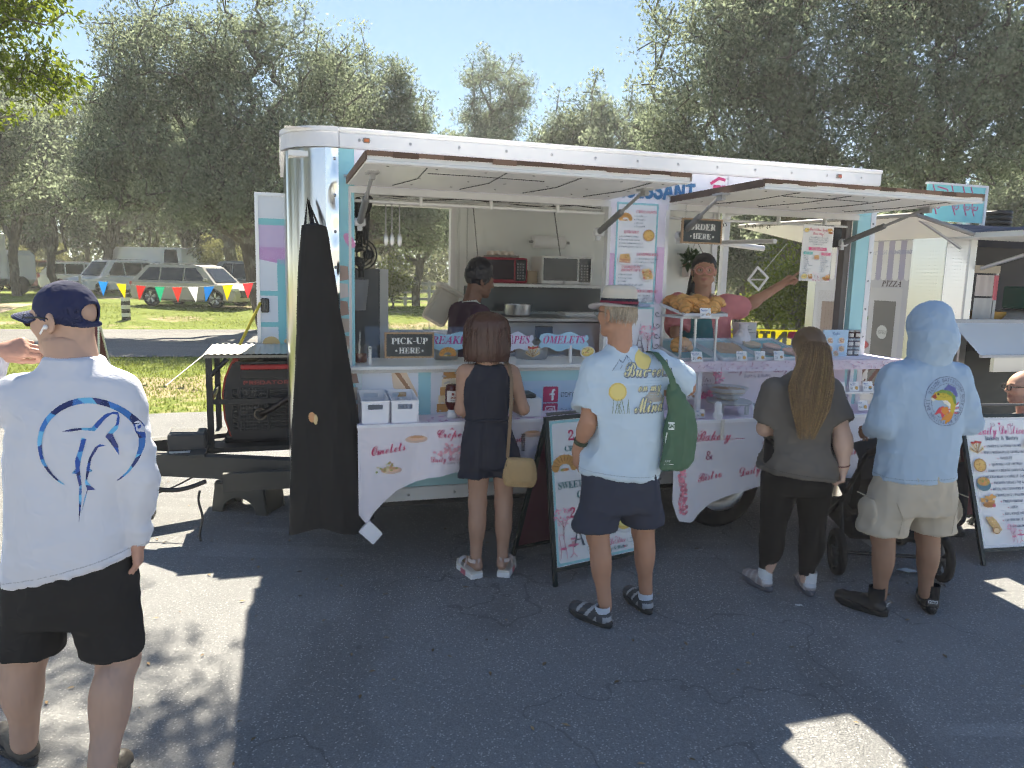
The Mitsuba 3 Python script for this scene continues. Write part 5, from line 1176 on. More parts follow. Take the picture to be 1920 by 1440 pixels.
b = tm(); m0 = np.array([0.135, -0.345, 0.30]); b.flat(np.array([[0, 0, .085], [.075, 0, .0], [.02, .0, -.06], [-.065, 0, .025], [0.0, .03, .085], [.075, .03, .0], [.02, .03, -.06], [-.065, .03, .025]]) + m0, [[0, 3, 2, 1], [4, 5, 6, 7], [0, 1, 5, 4], [1, 2, 6, 5], [2, 3, 7, 6], [3, 0, 4, 7]], (0.80, 0.80, 0.82))
part(tc, 'corner_weight', b, 'satin', 'white weight clipped to the drooping corner')
sh = thing('display_shelf', 'long shelf under the order window carrying the pastry display', 'shelf')
b = tm(); b.box([2.12, -0.415, 0.905], [3.92, -0.002, 0.925], (0.70, 0.70, 0.70)); part(sh, 'shelf_top', b, 'satin')
b = tm(); b.box([2.14, -0.30, 1.27], [3.98, 0.30, 1.30], (0.62, 0.60, 0.62)); part(sh, 'upper_shelf', b, 'satin')
b = tm(); b.box([2.30, -0.30, 0.925], [2.33, -0.27, 1.27], (0.7, 0.7, 0.72)); part(sh, 'post', b, 'satin'); b = tm(); b.box([3.62, -0.20, 0.925], [3.65, -0.17, 1.27], (0.74, 0.74, 0.78)); part(sh, 'post', b, 'satin')
b = tm(); b.box([3.36, -0.36, 1.066], [3.92, -0.08, 1.080], (0.74, 0.74, 0.75)); part(sh, 'small_shelf', b, 'satin')
b = tm(); b.box([3.5, -0.24, 0.925], [3.53, -0.2, 1.066], (0.74, 0.74, 0.75)); part(sh, 'post', b, 'satin')
for (x0, x1) in ((2.16, 3.30),):
    b = tm(); b.quad([x0, -0.40, 0.93], [x1, -0.40, 0.93], [x1, -0.33, 1.262], [x0, -0.33, 1.262], (1, 1, 1)); part(sh, 'glass_front', b, 'pane')
b = tm(); b.box([2.28, -0.03, 0.925], [3.56, -0.018, 1.268], (0.66, 0.58, 0.66)); part(sh, 'backboard', b, 'satin')
pr = Print(frame(app(TRM, np.array([0, -0.03, 0])), TD, [0, 0, 1], -TN))
t = np.linspace(0, 2 * math.pi, 90)
for a in t:
    for _ in range(3):
        rr = rng.normal(1.0, 0.10); x, z = 2.47 + 0.17 * rr * math.cos(a), 1.13 + 0.105 * rr * math.sin(a)
        if 0.94 < z < 1.26:
            pr.ell(x, z, rng.uniform(.006, .016), rng.uniform(.005, .012), np.array([0.55, 0.14, 0.26]) * rng.uniform(.7, 1.7), a, 7)
pr.up(); pr.ell(2.47, 1.13, 0.135, 0.080, (0.66, 0.60, 0.68)); pr.up()
pr.text('Daily De\u0301lice', 2.375, 1.125, 0.036, (0.20, 0.10, 0.16), 'script', 20, stretch=0.62); pr.text('Bakery & Bistro', 2.45, 1.10, 0.013, (0.2, .12, .2), res=9)
pr.text('Daily De\u0301lice', 2.70, 1.185, 0.056, (0.38, 0.08, 0.18), 'script', 24, stretch=0.62); pr.text('Bakery & Bistro', 2.84, 1.15, 0.022, (0.25, .15, .25), res=12)
pr.text('Daily De\u0301lice', 3.08, 1.185, 0.056, (0.38, 0.08, 0.18), 'script', 24, stretch=0.62)
for k in range(60):
    pr.ell(3.36 + rng.normal(0, .05), 1.08 + rng.normal(0, .07), .009, .007, np.array([0.55, 0.14, 0.30]) * rng.uniform(.7, 1.5), seg=7)
part(sh, 'backboard_print', pr.b, 'print')
tc = thing('tablecloth', 'white printed tablecloth reading bakery and bistro, swept up over the trailer wheel', 'tablecloth')
P = cloth_sheet(2.075, 3.93, 0.928, ([0, 0.03, 0.085, 0.11, 0.16, 0.24, 0.34, 0.5, 1.0], [0.40, 0.265, 0.245, 0.30, 0.37, 0.43, 0.46, 0.47, 0.46]), -0.425, 4, 3, 0.012)
b = tm(); b.grid(P, (0.74, 0.72, 0.76)); b.quad([2.08, -0.425, 0.930], [3.93, -0.425, 0.930], [3.93, -0.032, 0.930], [2.08, -0.032, 0.930], (0.66, 0.58, 0.68)); b.box([2.07, -0.435, 0.912], [3.93, -0.420, 0.934], (0.80, 0.80, 0.84)); part(tc, 'cloth', b, 'cloth')
pr = Print(DEC, base=0.001)
pr.text('Bakery', 2.23, 0.80, 0.072, RED, 'script', 30, rot=-0.02, stretch=0.80); pr.text('&', 2.31, 0.665, 0.060, (0.3, .06, .12), 'script', 24); pr.text('Bistro', 2.26, 0.515, 0.066, RED, 'script', 28, rot=0.16, stretch=0.72); pr.line([(2.24, 0.795), (2.60, 0.80)], .003, RED)
pr.text('Daily', 2.56, 0.545, 0.066, RED, 'script', 28, rot=0.1, stretch=0.75); pr.text('De\u0301lice', 2.80, 0.565, 0.066, RED, 'script', 28, rot=0.05, stretch=0.75); pr.text('Catering', 3.32, 0.625, 0.070, RED, 'script', 30, rot=0.12, stretch=0.75); pr.text('Crepes', 2.9, 0.77, 0.062, RED, 'script', 26, rot=0.1, stretch=0.75)
for k in range(120):
    z = rng.uniform(0.30, 0.75); x = 2.095 + (0.75 - z) * 0.10 + rng.uniform(0.0, .055); pr.ell(x, z, rng.uniform(.005, .014), rng.uniform(.004, .013), np.array([0.58, 0.20, 0.26]) * rng.uniform(.6, 1.7), rng.uniform(0, 3), 8)
for k in range(16):
    swirl(pr, 2.12 + (0.75 - 0.03 * k - .2) * 0.06 + rng.uniform(-.01, .02), 0.32 + 0.026 * k, rng.uniform(.012, .022), np.array([0.48, 0.07, 0.14]), rng.choice([-1, 1]), .003)
for k in range(50):
    pr.ell(2.84 + rng.normal(0, .06), 0.70 + rng.normal(0, .05), .02, .012, np.array([0.72, 0.52, 0.60]) * rng.uniform(.9, 1.15), rng.uniform(0, 3), 8)
part(tc, 'cloth_print', decal(P.reshape(-1, 3), F, pr.b, TRM), 'print')
tc = thing('tablecloth', 'narrow piece of white cloth hanging behind the man in the straw hat', 'tablecloth')
P = cloth_sheet(1.70, 2.13, 0.925, ([0, 0.1, 0.2, 1.0], [0.42, 0.40, 0.52, 0.50]), -0.10, 6, 2, 0.012); b = tm(); b.grid(P, (0.66, 0.62, 0.63)); part(tc, 'cloth', b, 'cloth')
pr = Print(DEC, base=0.001); pr.text('Delice', 1.83, 0.70, 0.06, (0.32, 0.10, 0.14), 'script', 24, stretch=0.75); pr.text('& Bistro', 1.96, 0.64, 0.03, (0.4, .3, .34), res=12); part(tc, 'cloth_print', decal(P.reshape(-1, 3), F, pr.b, TRM), 'print')
tc = thing('counter_cloth', 'narrow pink and white cloth edging the upper pastry shelf', 'tablecloth')
b = tm(); x = np.linspace(2.14, 3.99, 60); z = np.linspace(1.302, 1.235, 6); X, Z = np.meshgrid(x, z, indexing='ij'); b.grid(np.stack([X, -0.306 - 0.004 * np.sin(X * 25) - (1.3 - Z) * 0.1, Z + (X > 3.95) * 0], -1), (0.72, 0.62, 0.69)); b.quad([2.14, -0.306, 1.303], [3.99, -0.306, 1.303], [3.99, 0.28, 1.303], [2.14, 0.28, 1.303], (0.70, 0.62, 0.68)); part(tc, 'cloth', b, 'cloth')
pr = Print(frame(app(TRM, np.array([0, -0.318, 0])), TD, [0, 0, 1], -TN))
for k in range(150):
    pr.ell(rng.uniform(2.16, 3.95), rng.uniform(1.245, 1.295), rng.uniform(.003, .008), rng.uniform(.002, .005), np.array([0.60, 0.34, 0.46]) * rng.uniform(.7, 1.2), rng.uniform(0, 3), 6)
part(tc, 'cloth_print', pr.b, 'print')
# ------------------------------------------------------------------ on the pick up shelf
for x, lab in ((0.10, 'left of two white handled plastic bins on the pick up shelf'), (0.275, 'right of two white handled plastic bins, beside the ketchup')):
    m = TRM @ trans(x, -0.262, 0.951); k = thing('storage_bin', lab, 'bin', 'white plastic bins on the pick up shelf'); PW = (0.76, 0.76, 0.79)
    slot = affinity.scale(sg.box(-0.036, -0.007, 0.036, 0.007).buffer(0.008), 1, 1)
    fr = sg.Polygon([(0.006, 0), (0.154, 0), (0.160, 0.135), (0.0, 0.135)]).difference(affinity.translate(slot, 0.08, 0.10))
    bk = sg.Polygon([(0.006, 0), (0.154, 0), (0.163, 0.168), (-0.003, 0.168)]).difference(affinity.translate(slot, 0.08, 0.135))
    b = M(m); b.prism(fr, 0.004, PW, frame((0, 0.004, 0), [1, 0, 0], [0, 0, 1], [0, -1, 0])); b.prism(bk, 0.004, PW, frame((0, 0.235, 0), [1, 0, 0], [0, 0, 1], [0, -1, 0])); b.box([0.004, 0, 0], [0.156, 0.235, 0.004], PW)
    side = sg.Polygon([(0.002, 0), (0.233, 0), (0.236, 0.168), (0.0, 0.135)])
    for xs in (0.002, 0.154):
        b.prism(side, 0.004, PW, frame((xs + 0.004, 0, 0), [0, 1, 0], [0, 0, 1], [1, 0, 0]) if xs > 0.1 else frame((xs, 0, 0), [0, 1, 0], [0, 0, 1], [1, 0, 0]))
    b.box([-0.003, -0.004, 0.131], [0.163, 0.002, 0.137], PW)
    part(k, 'tub', b, 'satin')
    b = M(m); b.box([0.012, 0.02, 0.004], [0.148, 0.22, 0.085], (0.30, 0.29, 0.27)) if x < .2 else [b.cyl([0.03 + 0.018 * q, 0.05, 0.01], [0.03 + 0.018 * q + rng.uniform(-.02, .02), 0.2, 0.12], 0.006, (0.7, 0.7, 0.7), seg=6) for q in range(6)]
    part(k, 'contents', b, 'satin')
def bottle(x, w, h, r, lab, cap=(0.75, 0.75, 0.75)):
    k = thing('ketchup_bottle', lab, 'bottle'); m = TRM @ trans(x, w, 0.951)
    b = M(m); b.lathe([(0.012, 0.045 * h / .2), (r * .62, 0.055 * h / .2), (r, 0.085 * h / .2), (r * 1.02, 0.16 * h / .2), (r * .9, h - 0.008), (r * .7, h), (0, h)], (0.075, 0.012, 0.008), seg=24); part(k, 'body', b, 'gloss')
    b = M(m); b.lathe([(0, 0), (r * .75, 0), (r * .75, 0.03 * h / .2), (r * .7, 0.033 * h / .2), (r * .5, 0.05 * h / .2), (0, .05 * h / .2)], cap, seg=20); part(k, 'cap', b, 'satin')
    return k, m
k, m = bottle(0.665, -0.15, 0.21, 0.042, 'upside down dark red ketchup bottle with a white label on the pick up shelf')
b = M(m); t = np.linspace(-2.6, -0.7, 12); b.grid(np.stack([np.c_[0.0435 * np.cos(t), 0.0435 * np.sin(t), np.full(12, z)] for z in (0.105, 0.175)], 0), (0.62, 0.60, 0.55)); part(k, 'label', b, 'print')
pr = Print(m @ frame((-0.004, -0.0445, 0), [1, 0, 0], [0, 0, 1], [0, -1, 0]), base=0.0); pr.text('KETCHUP', -0.016, 0.128, 0.008, (0.25, .04, .03), res=9, bold=1, stretch=.8); pr.ell(0, 0.155, 0.008, 0.008, (0.3, 0.05, 0.04)); pr.rect(-0.014, 0.115, 0.016, 0.118, (0.1, .1, .1)); part(k, 'label_print', pr.b, 'print')
bottle(0.745, -0.17, 0.12, 0.026, 'small brown sauce bottle beside the ketchup on the pick up shelf', (0.55, 0.35, 0.2))
k = thing('napkin_dispenser', 'white napkin box with a dark top at the right of the pick up shelf', 'dispenser'); b = tm(); b.box([1.10, -0.22, 0.951], [1.235, -0.05, 1.07], (0.76, 0.76, 0.77), b=0.006); part(k, 'box', b, 'satin'); b = tm(); b.box([1.105, -0.21, 1.07], [1.20, -0.06, 1.098], (0.05, 0.06, 0.06), b=0.008); part(k, 'lid', b, 'satin')
# ------------------------------------------------------------------ signs on the trailer
def hung_sign(name, lab, x0, x1, z0, z1, w, l1, l2, chain_to):
    k = thing(name, lab, 'sign'); b = tm(); b.box([x0, w - 0.012, z0], [x1, w, z1], (0.035, 0.042, 0.045)); part(k, 'board', b, 'satin')
    b = tm(); e = 0.008
    for lo, hi in (([x0 - e, w - 0.016, z0 - e], [x1 + e, w + 0.004, z0 + 0.002]), ([x0 - e, w - 0.016, z1 - 0.002], [x1 + e, w + 0.004, z1 + e]), ([x0 - e, w - 0.016, z0 + .002], [x0 + 0.002, w + 0.004, z1 - .002]), ([x1 - 0.002, w - 0.016, z0 + .002], [x1 + e, w + 0.004, z1 - .002])):
        b.box(lo, hi, (0.34, 0.22, 0.12))
    part(k, 'frame', b, 'satin')
    H = z1 - z0; cx = (x0 + x1) / 2; pr = Print(frame(app(TRM, np.array([0, w - 0.012, 0])), TD, [0, 0, 1], -TN))
    pr.text(l1, cx, z0 + 0.55 * H, 0.29 * H, (0.80, 0.80, 0.78), 'serifbold', 28, align='c', stretch=0.95); pr.text(l2, cx, z0 + 0.15 * H, 0.25 * H, (0.80, 0.80, 0.78), 'serifbold', 26, align='c', stretch=0.95)
    for s in (-1, 1):
        pr.ell(cx + s * (text_runs(l2, 'serifbold', 26)[1] * 0.25 * H * 0.475 + 0.016), z0 + 0.26 * H, 0.006, 0.006, (0.8, .8, .78))
    part(k, 'lettering', pr.b, 'print')
    b = tm()
    for x in (x0 + 0.02, x1 - 0.02):
        n = max(2, int((chain_to - z1) / 0.018))
        for q in range(n):
            z = z1 + (chain_to - z1) * (q + .5) / n; d = 0.003 if q % 2 else 0
            b.tube([(x - d, w - 0.004, z - .010), (x + .003, w - 0.004, z), (x - d, w - 0.004, z + .010), (x - .003, w - 0.004, z), (x - d, w - 0.004, z - .010)], 0.0012, (0.45, .45, .42), 4)
    part(k, 'chain', b, 'metal', stuff=True)
hung_sign('hanging_sign', 'black board reading pick-up here in white letters', 0.262, 0.548, 1.332, 1.472, -0.10, 'PICK-UP', 'HERE', 1.545)
hung_sign('hanging_sign', 'black board reading order here under the right awning', 2.205, 2.49, 2.085, 2.232, -0.15, 'ORDER', 'HERE', 2.335)
def plaque(lab, x0, x1, z0, z1, word, col, wcol, fkind):
    k = thing('food_plaque', lab, 'sign', 'shaped food plaques on the sneeze guard'); t = np.linspace(0, 1, 40)
    e = lambda u: 0.010 * np.sin(u * math.pi * 4) + 0.012 * np.sin(u * math.pi) ** 2
    o = np.vstack([np.c_[x0 + (x1 - x0) * t, z1 - 0.02 + e(t)], [[x1 + .012, (z0 + z1) / 2 + .02], [x1 - .006, (z0 + z1) / 2], [x1 + .012, (z0 + z1) / 2 - .02]], np.c_[x1 - (x1 - x0) * t, z0 + 0.02 - e(t)], [[x0 - .012, (z0 + z1) / 2 - .02], [x0 + .006, (z0 + z1) / 2], [x0 - .012, (z0 + z1) / 2 + .02]]])
    m = frame(app(TRM, np.array([0, 0.015, 0])), TD, [0, 0, 1], -TN); b = M(m); b.prism(sg.Polygon(o).buffer(0), 0.006, col); part(k, 'board', b, 'satin')
    pr = Print(m, base=0.0075); pr.text(word, (x0 + x1) / 2, (z0 + z1) / 2 - 0.012, 0.052, wcol, 'italic', 26, align='c', stretch=(x1 - x0 - 0.03) / (text_runs(word, 'italic', 26)[1] * 0.052)); pr.up(); food(pr, fkind, x0 + 0.17 if word[0] == 'B' else x1 + 0.005, z0 - 0.004, 0.10); part(k, 'plaque_print', pr.b, 'print')
plaque('light blue plaque reading breakfast behind the pick up sign', 0.50, 0.935, 1.345, 1.475, 'BREAKFAST', (0.36, 0.60, 0.76), (0.46, 0.07, 0.30), 'croissant')
plaque('pale lilac plaque reading crepes behind the woman with brown hair', 0.975, 1.235, 1.345, 1.475, 'CR\u00caPES', (0.62, 0.66, 0.80), (0.52, 0.07, 0.28), 'fan')
plaque('light blue plaque reading omelets at the right of the sneeze guard', 1.295, 1.625, 1.345, 1.475, 'OMELETS', (0.36, 0.60, 0.76), (0.52, 0.07, 0.28), 'omelet')
b = tm(); b.quad([0.16, 0.025, 1.268], [1.70, 0.025, 1.268], [1.70, 0.10, 1.50], [0.16, 0.10, 1.50], (1, 1, 1)); sgk = thing('sneeze_guard', 'clear sneeze guard standing along the pick up window sill', 'sneeze guard'); part(sgk, 'sheet', b, 'pane')
b = tm(); b.box([0.172, 0.005, 1.268], [0.190, 0.03, 1.385], (0.72, 0.72, 0.72), b=.003); b.cyl([0.181, 0.0, 1.372], [0.181, 0.01, 1.372], .006, (0.2, .2, .2)); part(sgk, 'bracket', b, 'satin'); b = tm(); b.box([1.50, 0.005, 1.268], [1.518, 0.03, 1.385], (0.72, 0.72, 0.72), b=.003); part(sgk, 'bracket', b, 'satin')
k = thing('hanging_menu', 'white hanging menu card titled build your crepe your way', 'menu'); m = TRM @ trans(3.03, -0.30, 1.85) @ rotz(0.0) @ roty(0.02)
b = M(m); b.box([0, -0.004, 0], [0.245, 0, 0.375], (0.76, 0.75, 0.74)); part(k, 'card', b, 'print'); pr = Print(m @ frame((0, -0.004, 0), [1, 0, 0], [0, 0, 1], [0, -1, 0]))
pr.text('Build Your Crepe', 0.1225, 0.338, 0.020, (0.58, 0.09, 0.16), 'script', 16, align='c', stretch=.7); pr.text('Your Way!', 0.1225, 0.312, 0.020, (0.58, 0.09, 0.16), 'script', 16, align='c', stretch=.75); food(pr, 'omelet', 0.025, 0.34, 0.045); food(pr, 'basket', 0.215, 0.34, 0.045)
for i, s in enumerate(['PICK INGREDIENT CREPE $10', 'SWEET OR SAVORY CREPE $11', '1 NEW BREAKFAST CREPE $12', 'WHEAT OR GF']):
    pr.text(s, 0.1225, 0.290 - 0.0155 * i, 0.0075, NAVY, res=8, align='c')
pr.rect(0.05, 0.208, 0.195, 0.228, (0.66, 0.10, 0.22)); pr.rect(0.012, 0.178, 0.085, 0.196, (0.10, 0.42, 0.40)); pr.rect(0.155, 0.178, 0.232, 0.196, (0.66, 0.12, 0.24)); pr.up(); pr.text('INGREDIENTS', 0.1225, 0.213, 0.011, (0.8, .8, .8), res=10, align='c'); pr.text('SAVORY', 0.048, 0.183, 0.010, (0.8, .8, .8), res=9, align='c'); pr.text('SWEET', 0.194, 0.183, 0.010, (0.8, .8, .8), res=9, align='c')
for i in range(10):
    for x, L in ((0.014, ['Ham', 'Bacon', 'Turkey', 'Cheese', 'Tomato', 'Goat Cheese', 'Feta', 'Mushroom', 'Spinach', 'Onion']), (0.152, ['Nutella', 'Banana', 'Strawberry', 'Blueberry', 'Caramel', 'Whip Cream', 'Almonds', 'Lemon', 'Sugar', 'Honey'])):
        if not (x > .1 and i == 9):
            pr.ell(x + .003, 0.168 - 0.0125 * i, .002, .002, NAVY, seg=6); pr.text(L[i], x + .009, 0.165 - 0.0125 * i, 0.0075, NAVY, res=8)
food(pr, 'sandwich', 0.118, 0.160, 0.05); food(pr, 'omelet', 0.030, 0.030, 0.055); food(pr, 'basket', 0.075, 0.030, 0.04); food(pr, 'basket', 0.205, 0.030, 0.06); eiffel(pr, 0.135, 0.02, 0.055, (0.45, .12, .2)); blossom(pr, 0.108, 0.018, 0.045, n=24); pr.text('Daily Delice', 0.1225, 0.006, 0.009, RED, 'script', 10, align='c')
part(k, 'menu_print', pr.b, 'print')
b = tm(); b.box([3.24, -0.16, 1.85], [3.40, -0.15, 2.24], (0.16, 0.16, 0.165)); solo('hanging_board', b, 'satin', 'blank grey board hanging behind the crepe menu', 'board')
b = tm(); b.box([3.52, -0.02, 2.10], [3.60, 0.06, 2.24], (0.02, 0.02, 0.02), b=.01); solo('speaker_box', b, 'satin', 'small black box fixed to the top right of the order window', 'speaker')
# ------------------------------------------------------------------ people
def cut_end(f, p, q, r, k=0.004):
    """opens a sleeve or trouser leg at q (coming from p)"""
    d = unit(np.asarray(q, float) - np.asarray(p, float)); f.cap(np.asarray(q) + d * r * 0.95, np.asarray(q) + d * r * 2.2, r * 1.0, r * 1.5, k, op='cut')
def hem(k, m, V, F, n, c, col, r=0.0022):
    n = unit(n); d = V @ n - c; e = np.vstack([F[:, [0, 1]], F[:, [1, 2]], F[:, [2, 0]]]); e = e[(d[e[:, 0]] < 0) != (d[e[:, 1]] < 0)]
    t = d[e[:, 0]] / (d[e[:, 0]] - d[e[:, 1]]); p = V[e[:, 0]] + t[:, None] * (V[e[:, 1]] - V[e[:, 0]]); p = p[::2]; N = normals(V, F)[e[::2, 0]]
    b = M(m); T = np.cross(N, n); T /= np.maximum(np.linalg.norm(T, axis=1, keepdims=True), 1e-9); w = .006
    v = np.stack([p - T * w + N * .0006, p + N * r + n * r, p + T * w + N * .0006, p + N * r * .3 - n * r], 1).reshape(-1, 3); i = np.arange(len(p))[:, None] * 4
    b.raw(v, np.vstack([i + [0, 1, 2], i + [0, 2, 3]]), np.asarray(col, float) * .72); part(k, 'hem', b, 'cloth')
def person(label, x, y, yaw, group=None):
    k = thing('person', label, 'person', group); return k, rotz(yaw, (x, y, 0))
def cloth_part(k, name, m, f, col, amp=0.006, fr=(9, 9, 5), seed=1, weight=None, mat='cloth', var=0.05, label=None, sm=1):
    V, F = f.net(sm); V = folds(V, F, amp, fr, seed, weight(V) if weight else None); V = relax(V, F, 1, 0.3)
    b = M(m); b.raw(V, F, tint(V, col, var, 20)); part(k, name, b, mat, label); return V, F
def body_part(k, m, pieces):
    b = M(m)
    for V, F, c in pieces:
        b.raw(V, F, c)
    part(k, 'body', b, 'skin')
SK1, SK2, SK3, SK4 = (0.40, 0.235, 0.165), (0.46, 0.29, 0.21), (0.22, 0.12, 0.075), (0.36, 0.20, 0.13)
RELAX = ((22, 28, 16), (26, 32, 18), (30, 34, 20), (34, 36, 22)); FIST = ((75, 85, 45),) * 4
# --- man at the left in the white long sleeved shirt
k, m = person('man in white long sleeved shirt with a blue shark ring, wearing a navy cap', -1.485, 2.52, 0.05)
HS = (-0.045, 0.03, 1.645)
hv, hf, hm, hl = head(HS, 1.36, -0.05, 0.0, 1.0, 1.03, 1.08)
f = Field([-0.6, -0.25, -0.02], [0.4, 0.4, 1.6], 0.012)
leg(f, (0.05, 0, 0.70), (0.085, 0.0, 0.43), (0.095, -0.19, 0.09), 1.22); leg(f, (-0.16, 0.0, 0.70), (-0.255, 0.02, 0.43), (-0.285, 0.03, 0.09), 1.22)
f.cap((0.0, 0, 1.43), (-0.035, 0.02, 1.57), 0.080, 0.076, 0.03); f.ell((-0.02, 0.0, 1.1), (0.17, 0.12, 0.36), 0.02); arm(f, (0.155, -0.01, 1.38), (0.198, -0.02, 1.13), (0.172, 0.0, 0.88)); arm(f, (-0.22, 0, 1.38), (-0.44, 0.10, 1.30), (-0.33, 0.13, 1.52))
bv, bf = f.net(1)
h1 = hand((0.172, 0.0, 0.885), (-0.02, 0.10, -1), (-1, -0.25, 0), 1, 1.02, RELAX, thumb=(0.85, 0.2, 0.45)); h2 = hand((-0.335, 0.135, 1.525), (0.95, 0.12, 0.22), (0.1, 0.9, -0.5), -1, 1.0, ((45, 60, 30), (50, 65, 30), (55, 70, 35), (60, 70, 35)), thumb=(0.8, 0.5, 0.2))
body_part(k, m, [(hv, hf, face_colours(hl, SK2, stubble=0.15)), (bv, bf, tint(bv, SK2, 0.08, 14)), (*h1, tint(h1[0], (0.47, 0.26, 0.19), 0.08, 40)), (*h2, tint(h2[0], (0.48, 0.27, 0.20), 0.08, 40))])
f = Field([-0.60, -0.30, 0.55], [0.42, 0.42, 1.62], 0.012)
f.loft([(0.68, -0.055, 0, 0.215, 0.162), (0.85, -0.052, 0, 0.210, 0.160), (1.0, -0.045, 0, 0.203, 0.15), (1.2, -0.03, 0, 0.208, 0.14), (1.34, -0.015, 0, 0.200, 0.12), (1.44, -0.008, 0, 0.160, 0.095), (1.505, -0.008, 0.01, 0.098, 0.086), (1.53, -0.01, 0.012, 0.088, 0.083)], 0.02, 2.3)
f.cap((0.125, 0, 1.405), (0.200, -0.02, 1.14), 0.080, 0.062, 0.05); f.cap((0.200, -0.02, 1.13), (0.172, 0.0, 0.905), 0.060, 0.044, 0.015); f.cap((-0.19, 0, 1.385), (-0.44, 0.10, 1.30), 0.082, 0.062, 0.05); f.cap((-0.44, 0.10, 1.30), (-0.345, 0.13, 1.50), 0.06, 0.042, 0.02)
f.plane((0.25, 0, -1), -0.775); f.ell((-0.02, 0.015, 1.572), (0.072, 0.070, 0.06), 0.006, op='cut')
V, F = f.net(1)
w = 0.35 + 0.9 * np.clip((0.95 - V[:, 2]) / 0.25, 0, 1) + 0.9 * np.clip((V[:, 0] - 0.12) / 0.06, 0, 1) * (V[:, 2] < 1.3)
V = folds(V, F, 0.0145, (7, 7, 11), 5, w); V = folds(V, F, 0.0102, (5, 5, 3), 8); V = relax(V, F, 1, 0.3)
b = M(m); b.raw(V, F, tint(V, (0.58, 0.59, 0.65), 0.02, 20)); part(k, 'shirt', b, 'cloth')
hem(k, m, V, F, (0.25, 0, -1), -0.80, (0.58, .59, .65))
pr = Print(DEC, base=0.0006, step=0.0005)
BL = [lin(c) for c in ('2a4f9c', '4f93c9', '1f2c5e', '67aed6', '39447a', '3a6fb4')]
def camo(g, n, seed):
    r = np.random.default_rng(seed); x0, y0, x1, y1 = g.bounds; pts = r.uniform([x0, y0], [x1, y1], (n, 2))
    vor = shapely.voronoi_polygons(sg.MultiPoint(pts), extend_to=sg.box(x0 - .05, y0 - .05, x1 + .05, y1 + .05))
    for i, c in enumerate(vor.geoms):
        q = c.intersection(g)
        if q.area > 1e-7:
            pr.poly(q, BL[i % 6] * r.uniform(.85, 1.15))
S = 0.000905                                # metres per pixel of the drawing on the back
def L2(pts):
    return [((px_ - 408) * S * 0.70 + 0.085, (1010 - py_) * S * 0.70 + 1.195) for px_, py_ in pts]
a = np.linspace(math.radians(-112), math.radians(292), 90); t = np.linspace(0, 1, 90); wd = 16.5 * np.sin(np.pi * np.clip(t, 0.0, 1)) ** 0.55
ro = np.c_[408 + (238) * np.cos(a), 905 - 232 * np.sin(a)]
a2_ = np.linspace(math.radians(-62), math.radians(242), 100); t = np.linspace(0, 1, 100); wd = 3 + 27 * np.sin(np.pi * t) ** 0.7
out_ = np.c_[408 + 242 * np.cos(a2_), 915 - 240 * np.sin(a2_)]; inn = np.c_[408 + (242 - wd) * np.cos(a2_), 915 - (240 - wd) * np.sin(a2_)]
camo(sg.Polygon(L2(np.vstack([out_, inn[::-1]]))).buffer(0), 60, 3)
for i, pts in enumerate([[(290, 848), (330, 835), (370, 832), (425, 832), (455, 795), (490, 762), (525, 752), (545, 755), (552, 790), (545, 840), (522, 868), (545, 930), (546, 985), (520, 930), (487, 880), (510, 850), (535, 820), (543, 768), (520, 762), (490, 785), (440, 850), (380, 842), (330, 848)],
                          [(382, 880), (404, 890), (385, 960), (368, 1040), (375, 1130), (372, 1200), (357, 1328), (358, 1230), (365, 1140), (350, 1060), (350, 1000), (372, 930)],
                          [(488, 928), (455, 935), (425, 990), (412, 1050), (398, 1110), (418, 1145), (434, 1162), (400, 1160), (385, 1215), (366, 1282), (385, 1200), (398, 1158), (390, 1120), (398, 1050), (415, 985), (440, 935), (460, 920)],
                          [(332, 1066), (350, 1045), (352, 1070)], [(412, 1045), (426, 1058), (410, 1066)]]):
    camo(sg.Polygon(L2(pts)).buffer(0), 26, 20 + i)
part(k, 'shirt_print', decal(V, F, pr.b, m, 0.0015), 'print')
f = Field([-0.52, -0.3, 0.26], [0.24, 0.32, 0.85], 0.012)
f.loft([(0.60, -0.065, 0, 0.18, 0.14), (0.72, -0.06, 0, 0.205, 0.15), (0.92, -0.055, 0, 0.20, 0.145)], 0.03, 2.3)
f.cap((0.035, 0, 0.72), (0.075, 0.0, 0.43), 0.118, 0.100, 0.03); f.cap((-0.17, 0, 0.72), (-0.232, 0.01, 0.43), 0.118, 0.102, 0.03); f.plane((0, 0, -1), -0.462); f.cap((-0.075, -.3, 0.44), (-0.070, .3, 0.60), 0.028, 0.010, 0.01, op='cut')
cloth_part(k, 'shorts', m, f, (0.018, 0.018, 0.019), 0.0128, (7, 7, 6), 7)
b = M(m); shoe(b, (-0.255, 0.02, 0.0), 0.9, 0.30, 0.052, (0.03, .03, .03), (0.075, 0.065, 0.055)); part(k, 'shoe', b, 'satin'); b = M(m); shoe(b, (0.095, -0.25, 0.0), 0.1, 0.30, 0.052, (0.03, .03, .03), (0.075, 0.065, 0.055)); part(k, 'shoe', b, 'satin')
f = Field([-0.12, -0.15, -0.03], [0.12, 0.24, 0.16], 0.005)
f.ell((0, -0.012, 0.040), (0.086, 0.108, 0.100), 0.0); f.plane((0, 0.26, -1), -0.002); f.ell((0, -0.115, 0.030), (0.044, 0.05, 0.030), 0.004, op='cut'); f.ell((0, -0.012, 0.036), (0.080, 0.101, 0.094), 0.0, op='cut')
f.cap((-0.045, -0.094, -0.010), (0.045, -0.094, -0.010), 0.009, 0.009, 0.004)
V, F = f.net(1); V = folds(V, F, 0.003, (30, 30, 22), 4); b = M(m @ hm); b.raw(V, F, tint(V, (0.022, 0.028, 0.075), 0.10, 60)); ck = part(k, 'cap', b, 'cloth')
